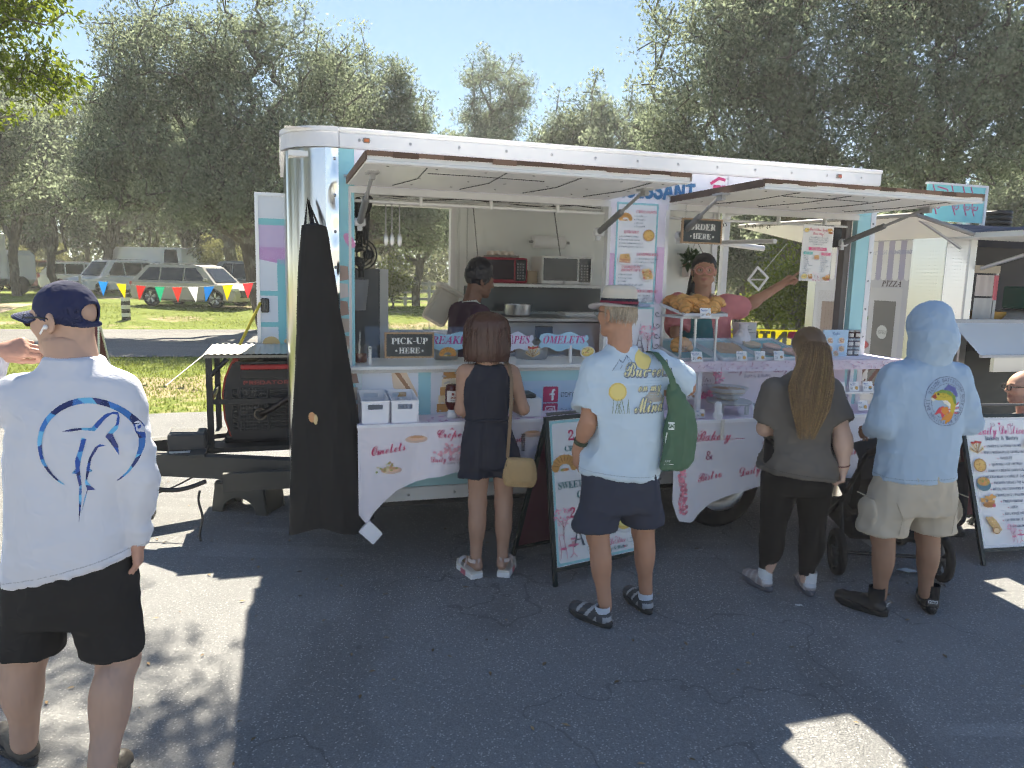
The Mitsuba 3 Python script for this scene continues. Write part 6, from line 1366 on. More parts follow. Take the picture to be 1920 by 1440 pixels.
u = np.linspace(-1, 1, 21); vv = np.linspace(0, 1, 9); U, W = np.meshgrid(u, vv, indexing='ij'); ox = 0.074 * np.sin(U * 1.35); oy = 0.078 * np.cos(U * 1.25) + 0.012; P = np.stack([ox * (1 + 0.0 * W), oy + W * 0.100 * np.cos(U * 1.25) ** 0.7, 0.046 - 0.026 * U ** 2 - 0.016 * W], -1)
b = M(m @ hm); b.grid(P, (0.026, 0.032, 0.085)); b.grid(P[::-1] - [0, 0, 0.005], (0.026, 0.032, 0.085))
for w_ in np.linspace(0.25, 0.95, 6):
    q = P[:, int(w_ * 8)] + [0, 0, 0.001]; b.tube(q, 0.0012, (0.20, 0.22, 0.32), 4)
part(ck, 'brim', b, 'cloth')
b = M(m @ hm)
for s in (-1, 1):
    b.tube([(s * 0.070, 0.088, 0.020), (s * 0.079, 0.04, 0.020), (s * 0.084, -0.005, 0.016), (s * 0.083, -0.035, -0.004)], 0.0032, (0.012, 0.012, 0.014), 6)
g = np.linspace(0, 2 * math.pi, 20)
for s in (-1, 1):
    b.raw(np.c_[s * 0.036 + 0.030 * np.cos(g), 0.112 - 0.012 * np.abs(np.cos(g)) * (np.sign(np.cos(g)) == s), 0.012 + 0.021 * np.sin(g)], [[0, i, i + 1] for i in range(1, 18)], (0.02, 0.017, 0.012))
    b.tube(np.c_[s * 0.036 + 0.031 * np.cos(g), 0.112 - 0.012 * np.abs(np.cos(g)) * (np.sign(np.cos(g)) == s), 0.012 + 0.022 * np.sin(g)], 0.0026, (0.012, 0.012, 0.014), 5)
b.tube([(-0.008, 0.114, 0.018), (0.008, 0.114, 0.018)], 0.0026, (0.012, .012, .014), 5)
part(k, 'sunglasses', b, 'gloss'); b = M(m @ hm); b.ball((-0.092, -0.004, -0.012), (0.007, 0.008, 0.008), (0.8, 0.8, 0.8)); b.cyl([-0.094, 0.002, -0.014], [-0.090, 0.020, -0.034], 0.0032, (0.8, 0.8, 0.8), seg=10); part(k, 'earbud', b, 'gloss')
# --- woman with the brown bob
k, m = person('woman with brown bob in a sleeveless navy romper carrying a straw shoulder bag', -0.145, 4.40, 0.18)
hv, hf, hm, hl = head((-0.008, 0.03, 1.485), -0.12, 0.0, 0.0, 0.93)
f = Field([-0.33, -0.25, -0.02], [0.36, 0.42, 1.5], 0.012)
leg(f, (-0.045, 0, 0.75), (-0.045, 0.015, 0.46), (-0.052, 0.0, 0.10), 0.92); leg(f, (0.11, 0, 0.75), (0.115, 0.015, 0.46), (0.115, 0.0, 0.10), 0.92)
f.cap((0.0, 0, 1.25), (0, 0.02, 1.40), 0.055, 0.050, 0.04); f.loft([(0.80, 0.02, 0, 0.14, 0.09), (1.0, 0, 0, 0.115, 0.08), (1.22, 0, 0, 0.135, 0.08), (1.30, 0, 0, 0.10, 0.06)], 0.03)
f.cap((-0.125, 0, 1.27), (0.125, 0, 1.27), 0.045, 0.045, 0.03)
arm(f, (-0.145, 0.0, 1.26), (-0.155, 0.02, 1.04), (-0.06, 0.22, 1.06), 0.86); arm(f, (0.150, 0.0, 1.26), (0.222, 0.01, 1.04), (0.13, 0.20, 1.07), 0.86)
for s, x, yw in ((-1, -0.052, 0.35), (1, 0.115, -0.35)):
    d = rotz(yw, (x, 0, 0)); f.cap(app(d, [0, -0.015, 0.075]), app(d, [0, 0.15, 0.055]), 0.030, 0.024, 0.02); f.ell(app(d, [0, -0.03, 0.072]), (0.028, 0.032, 0.030), 0.02)
bv, bf = f.net(1); h1 = hand((-0.06, 0.22, 1.06), (0.5, 0.8, 0.1), (0.3, 0, -1), -1, 0.85, RELAX); h2 = hand((0.13, 0.20, 1.07), (-0.5, 0.8, 0.1), (-0.3, 0, -1), 1, 0.85, RELAX)
c = tint(bv, SK1, 0.08, 14)
body_part(k, m, [(hv, hf, face_colours(hl, SK1)), (bv, bf, c), (*h1, tint(h1[0], SK1)), (*h2, tint(h2[0], SK1))])
f = Field([-0.30, -0.26, 0.55], [0.36, 0.26, 1.36], 0.0105)
f.loft([(0.985, 0.0, 0, 0.118, 0.088), (1.10, -0.005, 0, 0.140, 0.096), (1.20, -0.003, 0.0, 0.145, 0.098), (1.28, 0.0, 0, 0.118, 0.080), (1.315, 0, 0.0, 0.085, 0.062)], 0.012, 2.4)
f.loft([(0.70, 0.03, 0, 0.178, 0.125), (0.80, 0.02, 0, 0.168, 0.120), (0.90, 0.01, 0, 0.142, 0.105), (0.985, 0.0, 0, 0.118, 0.088)], 0.012, 2.2)
f.cap((-0.04, 0, 0.74), (-0.075, 0, 0.58), 0.090, 0.105, 0.03); f.cap((0.10, 0, 0.74), (0.125, 0, 0.58), 0.090, 0.105, 0.03); f.plane((0.06, 0, -1), -0.635); f.cap((0.03, -.3, 0.56), (0.03, .3, 0.66), 0.010, 0.008, 0.012, op='cut')
V, F = f.net(1); w = np.where(V[:, 2] < 0.98, 1.3, 0.7); V = folds(V, F, 0.0136, (16, 16, 2.5), 6, w); V = folds(V, F, 0.0051, (12, 12, 9), 9); V = relax(V, F, 1, .3)
b = M(m); b.raw(V, F, tint(V, (0.026, 0.029, 0.042), 0.08, 20)); part(k, 'romper', b, 'cloth')
b = M(m); g = np.linspace(0, 2 * math.pi, 40); b.tube(np.c_[0.126 * np.cos(g), 0.097 * np.sin(g), np.full(40, 0.988) + .004 * np.sin(g * 3)], 0.010, (0.024, 0.027, 0.04), 6); part(k, 'waistband', b, 'cloth')
def bob_hair(k, m, c, col, top, bottom, width, depth, seed, n=520, flow=None):
    r = np.random.default_rng(seed)
    f = Field([c[0] - 0.25, c[1] - 0.25, bottom - 0.05], [c[0] + 0.25, c[1] + 0.25, top + 0.04], 0.007)
    H = top - bottom
    f.loft([(bottom, c[0], c[1] - 0.015, width * 0.86, depth * 0.80), (bottom + .25 * H, c[0], c[1] - 0.01, width, depth * 0.95), (bottom + .6 * H, c[0], c[1], width * 0.94, depth), (bottom + .82 * H, c[0], c[1], width * .78, depth * .86), (top - 0.012, c[0], c[1], width * .42, depth * .5)], 0.0, 2.1)
    f.ell((c[0], c[1], top - 0.07), (width * 0.82, depth * 0.9, 0.07), 0.03); f.ell((c[0], c[1] + depth * 1.05, bottom + 0.35 * H), (width * 0.62, depth * 0.75, 0.6 * H), 0.02, op='cut')
    V, F = f.net(1); q = np.arctan2(V[:, 0] - c[0], V[:, 1] - c[1])
    V = V + normals(V, F) * (0.006 * (meshkit.fbm(np.stack([q * 14, V[:, 2] * 3, 0 * q], -1), 3, seed) - 0.5) * 2)[:, None]
    b = M(m); b.raw(V, F, tint(V, col, 0.25, 40, seed))
    for _ in range(n):
        a = r.uniform(0.75, 2 * math.pi - 0.75) if r.random() < .9 else r.uniform(.5, 5.8); t = np.linspace(0, 1, 11)
        ww = np.interp(t, [0, .15, .4, .75, 1], [0.28, 0.80, 0.97, 1.01, 0.92]) * r.uniform(0.96, 1.04); a_ = a + r.normal(0, .05) * t + 0.05 * np.sin(t * 5 + r.uniform(0, 6))
        z = top - H * (t ** 1.15) * r.uniform(0.93, 1.05); p = np.c_[c[0] + width * ww * np.sin(a_), c[1] + depth * ww * np.cos(a_), z]
        b.tube(p, 0.0021 * (1 - .6 * t), np.clip(lin(col) * r.uniform(0.6, 1.9), 0, 1), 3)
    part(k, 'hair', b, 'hair')
bob_hair(k, m, (-0.008, 0.015), (0.070, 0.030, 0.020), 1.620, 1.335, 0.138, 0.118, 3)
for s, x, yw in ((-1, -0.052, 0.35), (1, 0.115, -0.35)):
    sd = rotz(yw, (x, -0.045, 0)); b = M(m @ sd)
    o = sg.Polygon([(-0.036, -0.005), (0.036, -0.005), (0.042, 0.10), (0.044, 0.19), (0.030, 0.245), (-0.01, 0.25), (-0.036, 0.2), (-0.040, 0.1)]).buffer(0.004); b.prism(o, 0.030, (0.72, 0.72, 0.72)); b.prism(o.buffer(-0.003), 0.014, (0.66, 0.62, 0.54), trans(0, 0, 0.030)); b.prism(o.intersection(sg.box(-.1, .07, .1, .13)).buffer(.0015), 0.031, (0.45, 0.13, 0.17)); sk = part(k, 'sandal', b, 'satin')
    b = M(m @ sd); g = np.linspace(0.1, 1.9 * math.pi, 22); b.grid(np.stack([np.c_[0.037 * np.sin(g), 0.035 - 0.042 * np.cos(g), np.full(22, z)] for z in (0.098, 0.122)], 0), (0.60, 0.50, 0.46)); b.grid(np.stack([np.c_[0.039 * np.sin(np.linspace(-1.5, 1.5, 12)), y_ + 0 * np.linspace(0, 1, 12), 0.04 + 0.045 * np.cos(np.linspace(-1.5, 1.5, 12))] for y_ in (0.14, 0.18)], 0), (0.66, 0.60, 0.58)); b.tube([(-0.036, 0.06, 0.11), (-0.038, 0.09, 0.05)], 0.006, (0.62, .5, .46), 5); b.tube([(0.036, 0.06, 0.11), (0.038, 0.09, 0.05)], 0.006, (0.62, .5, .46), 5); part(sk, 'strap', b, 'cloth')
k = thing('shoulder_bag', 'small woven straw shoulder bag with a tan strap hanging at the woman hip', 'bag'); mb_ = m @ trans(0.185, -0.125, 0.60) @ rotz(-0.25)
def woven(f_, scale=0.0025):
    V, F = f_.net(1); n_ = np.sin(V[:, 0] * 620) * np.sin(V[:, 2] * 620); V2 = V + normals(V, F) * (0.0009 * n_)[:, None]
    return V2, F, np.clip(lin((0.44, 0.30, 0.15)) * (1 + 0.28 * n_ + 0.15 * (meshkit.noise(V * 160, 3) - .5))[:, None], 0, 1)
f = Field([-0.15, -0.1, -0.05], [0.15, 0.1, 0.22], 0.004); f.loft([(0.0, 0, 0, 0.085, 0.035), (0.05, 0, 0, 0.102, 0.045), (0.12, 0, 0, 0.095, 0.040), (0.165, 0, 0, 0.078, 0.028)], 0, 3.0); b = M(mb_); b.raw(*woven(f)); part(k, 'body', b, 'cloth')
f = Field([-0.13, -0.1, -0.02], [0.13, 0.06, 0.22], 0.004); f.loft([(0.028, 0.01, -0.006, 0.062, 0.047), (0.05, 0.01, -0.006, 0.078, 0.050), (0.12, 0.005, -0.004, 0.086, 0.047), (0.165, 0, -.002, 0.078, 0.034), (0.172, 0, 0, 0.06, 0.02)], 0, 3.0); f.plane((0, 1, 0), 0.012); b = M(mb_); b.raw(*woven(f)); part(k, 'flap', b, 'cloth')
b = M(m); st_ = [(0.11, -0.115, 0.765), (0.118, -0.125, 0.95), (0.125, -0.118, 1.12), (0.125, -0.105, 1.24), (0.118, -0.06, 1.312), (0.11, 0.0, 1.33), (0.118, 0.07, 1.29)]
tt_ = np.array(st_); b.grid(np.stack([tt_ - [0.010, 0, 0], tt_ + [0.010, 0, 0]], 0), (0.20, 0.13, 0.075)); b.grid(np.stack([tt_ + [0.010, 0.003, 0], tt_ - [0.010, -.003, 0]], 0), (0.20, 0.13, 0.075)); part(k, 'strap', b, 'satin')
b = M(m); b.tube([(0.11, -0.117, 0.775), (0.112, -0.125, 0.76), (0.108, -0.125, 0.745), (0.11, -0.12, 0.735)], 0.004, (0.55, 0.42, 0.18), 6); b.box([0.10, -0.135, 0.69], [0.118, -0.13, 0.735], (0.10, 0.07, 0.04)); part(k, 'buckle', b, 'metal')
b = M(m); g = np.linspace(0, 2 * math.pi, 40)
for q in range(9):
    b.tube(np.c_[0.215 + 0.012 * np.cos(g), -0.05 + 0.012 * np.sin(g), np.full(40, 0.80 + 0.012 * q)], 0.0022, (0.05, 0.035, 0.03), 4)
part(k, 'coil_strap', b, 'satin', stuff=True)
# --- man in the straw hat
k, m = person('man in pale tan straw hat and pale blue printed shirt with navy shorts', 0.62, 3.87, 0.22)
hv, hf, hm, hl = head((-0.085, 0.02, 1.645), 0.42, 0.0, 0.02, 0.99)
f = Field([-0.42, -0.28, -0.02], [0.48, 0.45, 1.6], 0.012)
leg(f, (-0.125, 0, 0.70), (-0.145, 0.0, 0.47), (-0.105, -0.055, 0.09), 0.98); leg(f, (0.07, 0, 0.70), (0.125, 0.03, 0.47), (0.175, 0.06, 0.09), 0.98)
f.cap((-0.05, 0, 1.38), (-0.075, 0.01, 1.56), 0.066, 0.060, 0.03); f.ell((-0.03, 0, 1.1), (0.15, 0.10, 0.34), 0.02); arm(f, (-0.205, 0, 1.36), (-0.232, -0.03, 1.10), (-0.262, 0.05, 0.93)); arm(f, (0.155, 0, 1.38), (0.335, 0.03, 1.265), (0.17, 0.26, 1.21), 1.05)
bv, bf = f.net(1); h1 = hand((-0.262, 0.05, 0.93), (0.08, 0.25, -0.95), (1, 0, 0), -1, 1.0, RELAX); h2 = hand((0.17, 0.26, 1.21), (-0.7, 0.6, 0), (-0.3, 0.2, -0.9), 1, 1.0, RELAX)
HT = (0.42, 0.22, 0.14)
body_part(k, m, [(hv, hf, face_colours(hl, HT)), (bv, bf, tint(bv, HT, 0.10, 14)), (*h1, tint(h1[0], HT)), (*h2, tint(h2[0], HT))])
f = Field([-0.42, -0.28, 0.70], [0.50, 0.32, 1.56], 0.0105)
f.loft([(0.74, -0.045, 0, 0.215, 0.150), (0.90, -0.035, 0, 0.215, 0.145), (1.1, -0.03, 0, 0.205, 0.14), (1.26, -0.03, 0, 0.205, 0.13), (1.36, -0.035, 0, 0.20, 0.11), (1.43, -0.045, 0, 0.15, 0.09), (1.475, -0.055, 0, 0.085, 0.076), (1.495, -0.058, 0.0, 0.074, 0.072)], 0.02, 2.3)
f.cap((-0.185, 0, 1.37), (-0.236, -0.02, 1.17), 0.078, 0.082, 0.04); f.cap((0.14, 0, 1.39), (0.30, 0.02, 1.30), 0.080, 0.086, 0.04)
cut_end(f, (-0.185, 0, 1.37), (-0.243, -0.025, 1.19), 0.082); cut_end(f, (0.14, 0, 1.39), (0.30, 0.02, 1.30), 0.09)
f.plane((-0.10, 0, -1), -0.80); f.ell((-0.063, 0.015, 1.54), (0.060, 0.060, 0.05), 0.006, op='cut')
V, F = f.net(1); w = 0.5 + 0.9 * np.clip((1.05 - V[:, 2]) / 0.25, 0, 1) + 0.7 * (np.abs(V[:, 0] + .03) > .18); V = folds(V, F, 0.0136, (7, 7, 5), 15, w); V = folds(V, F, 0.0085, (4, 4, 8), 18); V = relax(V, F, 1, .3)
b = M(m); b.raw(V, F, tint(V, (0.50, 0.60, 0.68), 0.03, 20)); part(k, 'shirt', b, 'cloth')
hem(k, m, V, F, (-0.10, 0, -1), -0.825, (0.50, .60, .68)); pr = Print(DEC, base=0.0006, step=0.0005); INK, YEL = (0.12, 0.15, 0.22), (0.72, 0.58, 0.20)
pr.ell(0.03, 1.43, 0.05, 0.05, YEL); pr.poly([(-0.14, 1.375), (-0.10, 1.43), (-0.085, 1.415), (-0.06, 1.45), (-0.02, 1.40), (0.02, 1.38)], (0.42, 0.52, 0.62)); pr.poly([(0.05, 1.38), (0.10, 1.445), (0.12, 1.42), (0.14, 1.44), (0.165, 1.40), (0.16, 1.37)], (0.42, 0.52, 0.62)); pr.up()
for pts in ([(-0.14, 1.375), (-0.10, 1.43), (-0.085, 1.415), (-0.06, 1.45), (-0.02, 1.40)], [(0.05, 1.38), (0.10, 1.445), (0.12, 1.42), (0.14, 1.44), (0.165, 1.40)], [(-0.10, 1.43), (-0.09, 1.40), (-0.10, 1.385)], [(-0.06, 1.45), (-0.055, 1.41), (-0.065, 1.39)]):
    pr.line(pts, 0.003, INK)
for i in range(9):
    pr.line([(0.02 + 0.012 * (i % 3), 1.355 - 0.014 * i), (0.15 - 0.006 * (i % 4), 1.350 - 0.014 * i)], 0.0022, (0.36, 0.50, 0.62))
pr.poly([(0.02, 1.235), (0.09, 1.30), (0.15, 1.235), (0.15, 1.215), (0.02, 1.215)], (0.36, 0.33, 0.28)); pr.ell(-0.115, 1.27, 0.046, 0.046, (0.66, 0.50, 0.14)); pr.up()
pr.ell(-0.115, 1.27, 0.038, 0.038, YEL)
for i in range(8):
    x = -0.14 + 0.012 * i; pr.line([(x, 1.16), (x + rng.uniform(-.02, .02), 1.20 + rng.uniform(0, .05))], 0.0026, (0.22, 0.26, 0.16))
for (s, x, z, h) in (('Buc-ee\u2019s', -0.085, 1.345, 0.078), ('on my', -0.01, 1.272, 0.058), ('Mind', -0.03, 1.165, 0.085)):
    pr.text(s, x - 0.0015, z - 0.0015, h, INK, 'script', 30, bold=2, stretch=0.66); pr.up(); pr.text(s, x, z, h, (0.72, 0.66, 0.36), 'script', 30, stretch=0.66); pr.up()
part(k, 'shirt_print', decal(V, F, pr.b, m, 0.0015), 'print')
f = Field([-0.36, -0.26, 0.46], [0.32, 0.28, 0.92], 0.012)
f.loft([(0.62, -0.03, 0, 0.195, 0.135), (0.74, -0.035, 0, 0.205, 0.14), (0.90, -0.035, 0, 0.195, 0.13)], 0.03, 2.3); f.cap((-0.125, 0, 0.70), (-0.165, 0.0, 0.52), 0.112, 0.120, 0.03); f.cap((0.065, 0, 0.70), (0.115, 0.02, 0.54), 0.112, 0.118, 0.03); f.plane((0.05, 0, -1), -0.520); f.cap((-0.025, -.3, 0.50), (-0.025, .3, 0.58), 0.022, 0.010, 0.012, op='cut')
cloth_part(k, 'shorts', m, f, (0.038, 0.044, 0.066), 0.0144, (8, 8, 5), 17)
for (hx, hy, yw) in ((-0.10, -0.115, 0.55), (0.175, 0.0, 0.12)):
    b = M(m); shoe(b, (hx, hy, 0), yw, 0.285, 0.050, (0.035, 0.035, 0.038), (0.055, 0.058, 0.065), [(lambda V: ((np.sin(V[:, 1] * 90 + V[:, 2] * 60) > 0.45) & (V[:, 1] > .06) & (V[:, 1] < .2)).astype(float), (0.32, 0.33, 0.35)), (lambda V: ((V[:, 1] < 0.02) & (V[:, 2] < 0.06)).astype(float), (0.30, 0.31, 0.33))], high=0.07, mid=(0.03, .03, .03)); part(k, 'shoe', b, 'satin')
    b = M(m @ rotz(yw, (hx, hy, 0))); b.lathe([(0.041, 0.070), (0.040, 0.105), (0.038, 0.106)], (0.50, 0.54, 0.60), (0, 0.052, 0), 20); part(k, 'sock', b, 'cloth')
b = M(m); d = unit(np.array([0.262, -0.05, -0.93]) - np.array([0.232, 0.03, -1.10])); w0 = np.array([-0.252, 0.022, 0.985]); b.lathe([(0.036, -0.012), (0.038, -0.006), (0.038, 0.006), (0.036, 0.012)], (0.05, 0.06, 0.035), w0, 24, np.array([-0.17, 0.45, -1.0])); part(k, 'watch', b, 'satin')
hm0 = hm; hm = hm @ trans(0, 0, .0); hm[:3, :3] = hm[:3, :3] * 1.13; hm[:3, 3] -= [0, 0, .004]; b = M(m @ hm); ht = 0.046; prof = [(0.092, ht + 0.004), (0.090, ht + 0.012), (0.083, ht + 0.07), (0.074, ht + 0.094), (0.055, ht + 0.098), (0.03, ht + 0.084), (0.0, ht + 0.078)]
b.lathe(prof, (0.56, 0.50, 0.40), (0, -0.012, 0), 40, sx=0.86); hk = part(k, 'hat', b, 'cloth', 'tan fedora hat with a grey brim')
r_ = np.linspace(0.088, 0.150, 6); g = np.linspace(0, 2 * math.pi, 49); R_, G_ = np.meshgrid(r_, g, indexing='ij'); zb = ht + 0.004 - 0.16 * (R_ - 0.088) + 0.022 * np.abs(np.sin(G_)) ** 2 * (R_ - .088) / .06 + 0.012 * (-np.cos(G_)) * (R_ - .088) / .06
P = np.stack([R_ * np.sin(G_) * 0.90, R_ * np.cos(G_) - 0.012, zb], -1); b = M(m @ hm); b.grid(P, (0.50, 0.51, 0.55)); b.grid(P[::-1] - [0, 0, 0.003], (0.42, 0.42, 0.45)); part(hk, 'brim', b, 'cloth')
b = M(m @ hm); b.lathe([(0.0935, ht + 0.006), (0.0945, ht + 0.008), (0.0912, ht + 0.036), (0.0895, ht + 0.038)], (0.022, 0.022, 0.032), (0, -0.012, 0), 40, sx=0.86); b.lathe([(0.0942, ht + 0.015), (0.0938, ht + 0.026)], (0.28, 0.03, 0.05), (0, -0.012, 0), 40, sx=0.865); part(hk, 'band', b, 'cloth', 'black and dark red hat band')
hm = hm0; r = np.random.default_rng(8); b = M(m @ hm)
for _ in range(420):
    a = r.uniform(1.4, 2 * math.pi - 1.4); t = np.linspace(0, 1, 6); z0 = r.uniform(0.02, 0.06); L = r.uniform(0.03, 0.075); rr = np.interp(z0 - L * t, [-0.06, -0.02, 0.06], [0.88, 0.99, 1.03]); p = np.c_[0.081 * rr * np.sin(a + r.normal(0, .1) * t), -0.012 + 0.102 * rr * np.cos(a), z0 - L * t]; b.tube(p, 0.0024 * (1 - .6 * t), np.array([0.42, 0.36, 0.29]) * r.uniform(.5, 1.3), 3)
part(k, 'hair', b, 'hair')
b = M(m @ hm)
for s in (-1, 1):
    b.tube([(s * 0.070, 0.088, 0.018), (s * 0.080, 0.02, 0.018), (s * 0.082, -0.02, 0.010)], 0.002, (0.02, 0.02, 0.02), 5); b.tube(np.c_[s * 0.034 + 0.024 * np.cos(g), np.full(len(g), 0.108), 0.012 + 0.018 * np.sin(g)], 0.0018, (0.02, .02, .02), 5)
part(k, 'glasses', b, 'gloss')
k = thing('tote_bag', 'dark green cloth tote bag hanging from the shoulder of the man in the hat', 'bag'); mt = m @ trans(0.232, -0.125, 0.86)
f = Field([-0.16, -0.12, -0.03], [0.16, 0.12, 0.46], 0.006); f.loft([(0.0, -0.02, 0, 0.075, 0.02), (0.06, 0.0, 0, 0.082, 0.034), (0.18, 0.005, 0, 0.084, 0.040), (0.30, 0.0, 0, 0.066, 0.034), (0.38, -0.03, 0.0, 0.045, 0.025), (0.44, -0.045, 0.01, 0.022, 0.012)], 0.01, 2.4)
V, F = f.net(1); V = folds(V, F, 0.0204, (14, 14, 3.5), 21); V = relax(V, F, 1, .3); b = M(mt); b.raw(V, F, tint(V, (0.085, 0.150, 0.095), 0.08, 20)); part(k, 'body', b, 'cloth')
pr = Print(DEC, base=0.0006); pr.rect(-0.085, 0.215, -0.045, 0.255, (0.7, 0.72, 0.7)); pr.up(); pr.text('GO', -0.078, 0.225, 0.018, (0.085, .15, .095), res=12, bold=1); pr.rect(-0.083, 0.14, -0.079, 0.20, (0.7, .72, .7)); pr.text('tote', -0.085, 0.045, 0.011, (0.7, .72, .7), res=9); pr.rect(-0.085, 0.03, -0.035, 0.034, (0.7, .72, .7)); part(k, 'bag_print', decal(V, F, pr.b, mt, 0.0015), 'print')
b = M(m); sp = np.array([(0.188, -0.130, 1.26), (0.165, -0.145, 1.34), (0.125, -0.125, 1.42), (0.105, -0.06, 1.463), (0.10, 0.01, 1.463), (0.12, 0.08, 1.42)]); u = np.linspace(0, 5, 26); sp = np.c_[[np.interp(u, range(6), sp[:, i]) for i in range(3)]].T
for d_ in (0, 0.012):
    b.grid(np.stack([sp - [0.017, 0, d_ * .3], sp + [0.017, -d_ * .2, -d_ * .5]], 0) - [0, d_ * .3, 0], (0.085, 0.150, 0.095)); b.grid(np.stack([sp + [0.017, 0.003, 0], sp - [0.017, -0.003, 0]], 0), (0.085, 0.150, 0.095))
part(k, 'strap', b, 'cloth')
# --- woman with the long fair hair
k, m = person('woman with long fair hair in a taupe t-shirt and black leggings', 1.69, 4.28, 0.22)
hv, hf, hm, hl = head((0.045, 0.06, 1.455), -0.15, -0.12, 0.0, 0.94)
f = Field([-0.36, -0.28, -0.02], [0.34, 0.42, 1.5], 0.012)
f.cap((0.0, 0, 1.22), (0.035, 0.035, 1.40), 0.056, 0.050, 0.04); f.ell((0, 0, 1.0), (0.16, 0.11, 0.32), 0.02); arm(f, (0.160, -0.02, 1.22), (0.190, -0.13, 0.96), (0.178, -0.17, 0.80), 1.15); arm(f, (-0.19, 0, 1.22), (-0.20, 0.05, 0.99), (-0.05, 0.22, 0.98), 1.1)
f.cap((-0.12, .01, 0.2), (-0.12, 0.06, 0.08), 0.04, 0.036, 0.02); f.cap((0.09, -0.04, 0.2), (0.09, -0.04, 0.08), 0.04, 0.036, 0.02)
bv, bf = f.net(1); SKB = (0.56, 0.37, 0.28); h1 = hand((0.178, -0.17, 0.80), (0.02, -0.05, -1), (-0.8, 0.6, 0), 1, 0.9, ((50, 60, 35), (55, 62, 35), (58, 64, 35), (60, 66, 35))); h2 = hand((-0.05, 0.22, 0.98), (0.6, 0.7, 0), (0, .3, -1), -1, 0.88, RELAX)
body_part(k, m, [(hv, hf, face_colours(hl, SKB)), (bv, bf, tint(bv, SKB, 0.07, 14)), (*h1, tint(h1[0], SKB)), (*h2, tint(h2[0], SKB))])
g = np.linspace(0, 2 * math.pi, 40); b = M(m); b.tube(np.c_[0.178 + 0.034 * np.cos(g), -0.168 + 0.034 * np.sin(g), 0.812 + 0.006 * np.cos(g)], 0.0035, (0.10, 0.02, 0.02), 6); part(k, 'bracelet', b, 'satin')
f = Field([-0.36, -0.28, 0.64], [0.36, 0.28, 1.38], 0.0105)
f.loft([(0.66, -0.01, -0.012, 0.226, 0.205), (0.80, -0.01, -0.012, 0.224, 0.198), (0.95, -0.015, 0, 0.200, 0.16), (1.1, -0.015, 0, 0.198, 0.15), (1.2, -0.005, 0.005, 0.190, 0.13), (1.28, 0.01, 0.01, 0.15, 0.10), (1.325, 0.02, 0.02, 0.08, 0.07)], 0.02, 2.3)
f.cap((0.150, -0.01, 1.215), (0.182, -0.09, 1.06), 0.080, 0.084, 0.04); f.cap((-0.185, 0, 1.215), (-0.205, 0.02, 1.06), 0.080, 0.082, 0.04); cut_end(f, (0.150, -0.01, 1.215), (0.182, -0.085, 1.075), 0.083); cut_end(f, (-0.185, 0, 1.215), (-0.205, 0.02, 1.07), 0.082)
f.plane((-0.13, 0, -1), -0.725); V, F = f.net(1); w = 0.5 + 0.8 * np.clip((1.0 - V[:, 2]) / .2, 0, 1); V = folds(V, F, 0.0136, (5, 5, 9), 25, w); V = folds(V, F, 0.0085, (8, 8, 4), 26); V = relax(V, F, 1, .3)
b = M(m); b.raw(V, F, tint(V, (0.125, 0.112, 0.100), 0.06, 20)); part(k, 'shirt', b, 'cloth'); hem(k, m, V, F, (-0.13, 0, -1), -0.75, (0.125, .112, .10))
f = Field([-0.36, -0.28, 0.08], [0.34, 0.3, 0.95], 0.0105); f.loft([(0.62, -0.005, 0, 0.19, 0.155), (0.74, -0.005, -0.02, 0.200, 0.170), (0.92, -0.01, 0, 0.195, 0.145)], 0.03, 2.2)
f.cap((-0.105, -0.01, 0.70), (-0.125, 0.01, 0.42), 0.118, 0.075, 0.02); f.cap((-0.125, 0.01, 0.42), (-0.12, 0.05, 0.12), 0.070, 0.044, 0.02); f.cap((0.105, -0.01, 0.70), (0.125, -0.01, 0.42), 0.118, 0.075, 0.02); f.cap((0.125, -0.01, 0.42), (0.09, -0.04, 0.12), 0.070, 0.044, 0.02)
for q in ((-0.125, 0.0, 0.30), (0.115, -0.045, 0.30)):
    f.ell(q, (0.066, 0.070, 0.12), 0.04)
cut_end(f, (-0.12, 0.03, 0.3), (-0.12, 0.05, 0.125), 0.046); cut_end(f, (0.10, -0.03, 0.3), (0.09, -0.04, 0.125), 0.046)
cloth_part(k, 'leggings', m, f, (0.010, 0.010, 0.011), 0.0016, (10, 10, 10), 27)
for (hx, hy, yw) in ((-0.12, -0.005, 0.15), (0.09, -0.10, -0.30)):
    b = M(m); shoe(b, (hx, hy, 0), yw, 0.255, 0.046, (0.12, 0.12, 0.14), (0.34, 0.29, 0.28), [(lambda V: ((V[:, 1] < 0.03) & (V[:, 2] > 0.05)).astype(float), (0.55, 0.55, 0.56)), (lambda V: (np.abs(np.sin(V[:, 1] * 60)) > .85).astype(float) * .7, (0.52, .5, .5))], high=0.072, mid=(0.10, .10, .12)); part(k, 'shoe', b, 'satin')
    b = M(m @ rotz(yw, (hx, hy, 0))); zz = np.linspace(0.07, 0.135, 6); gg = np.linspace(0, 2 * math.pi, 49); b.grid(np.stack([np.c_[(0.041 + .001 * np.cos(gg * 16)) * np.cos(gg), 0.052 + (0.041 + .001 * np.cos(gg * 16)) * np.sin(gg), np.full(49, z)] for z in zz], 0), (0.66, 0.66, 0.67)); part(k, 'sock', b, 'cloth')
r = np.random.default_rng(31); f = Field([-0.30, -0.32, 0.95], [0.26, 0.24, 1.60], 0.0105)
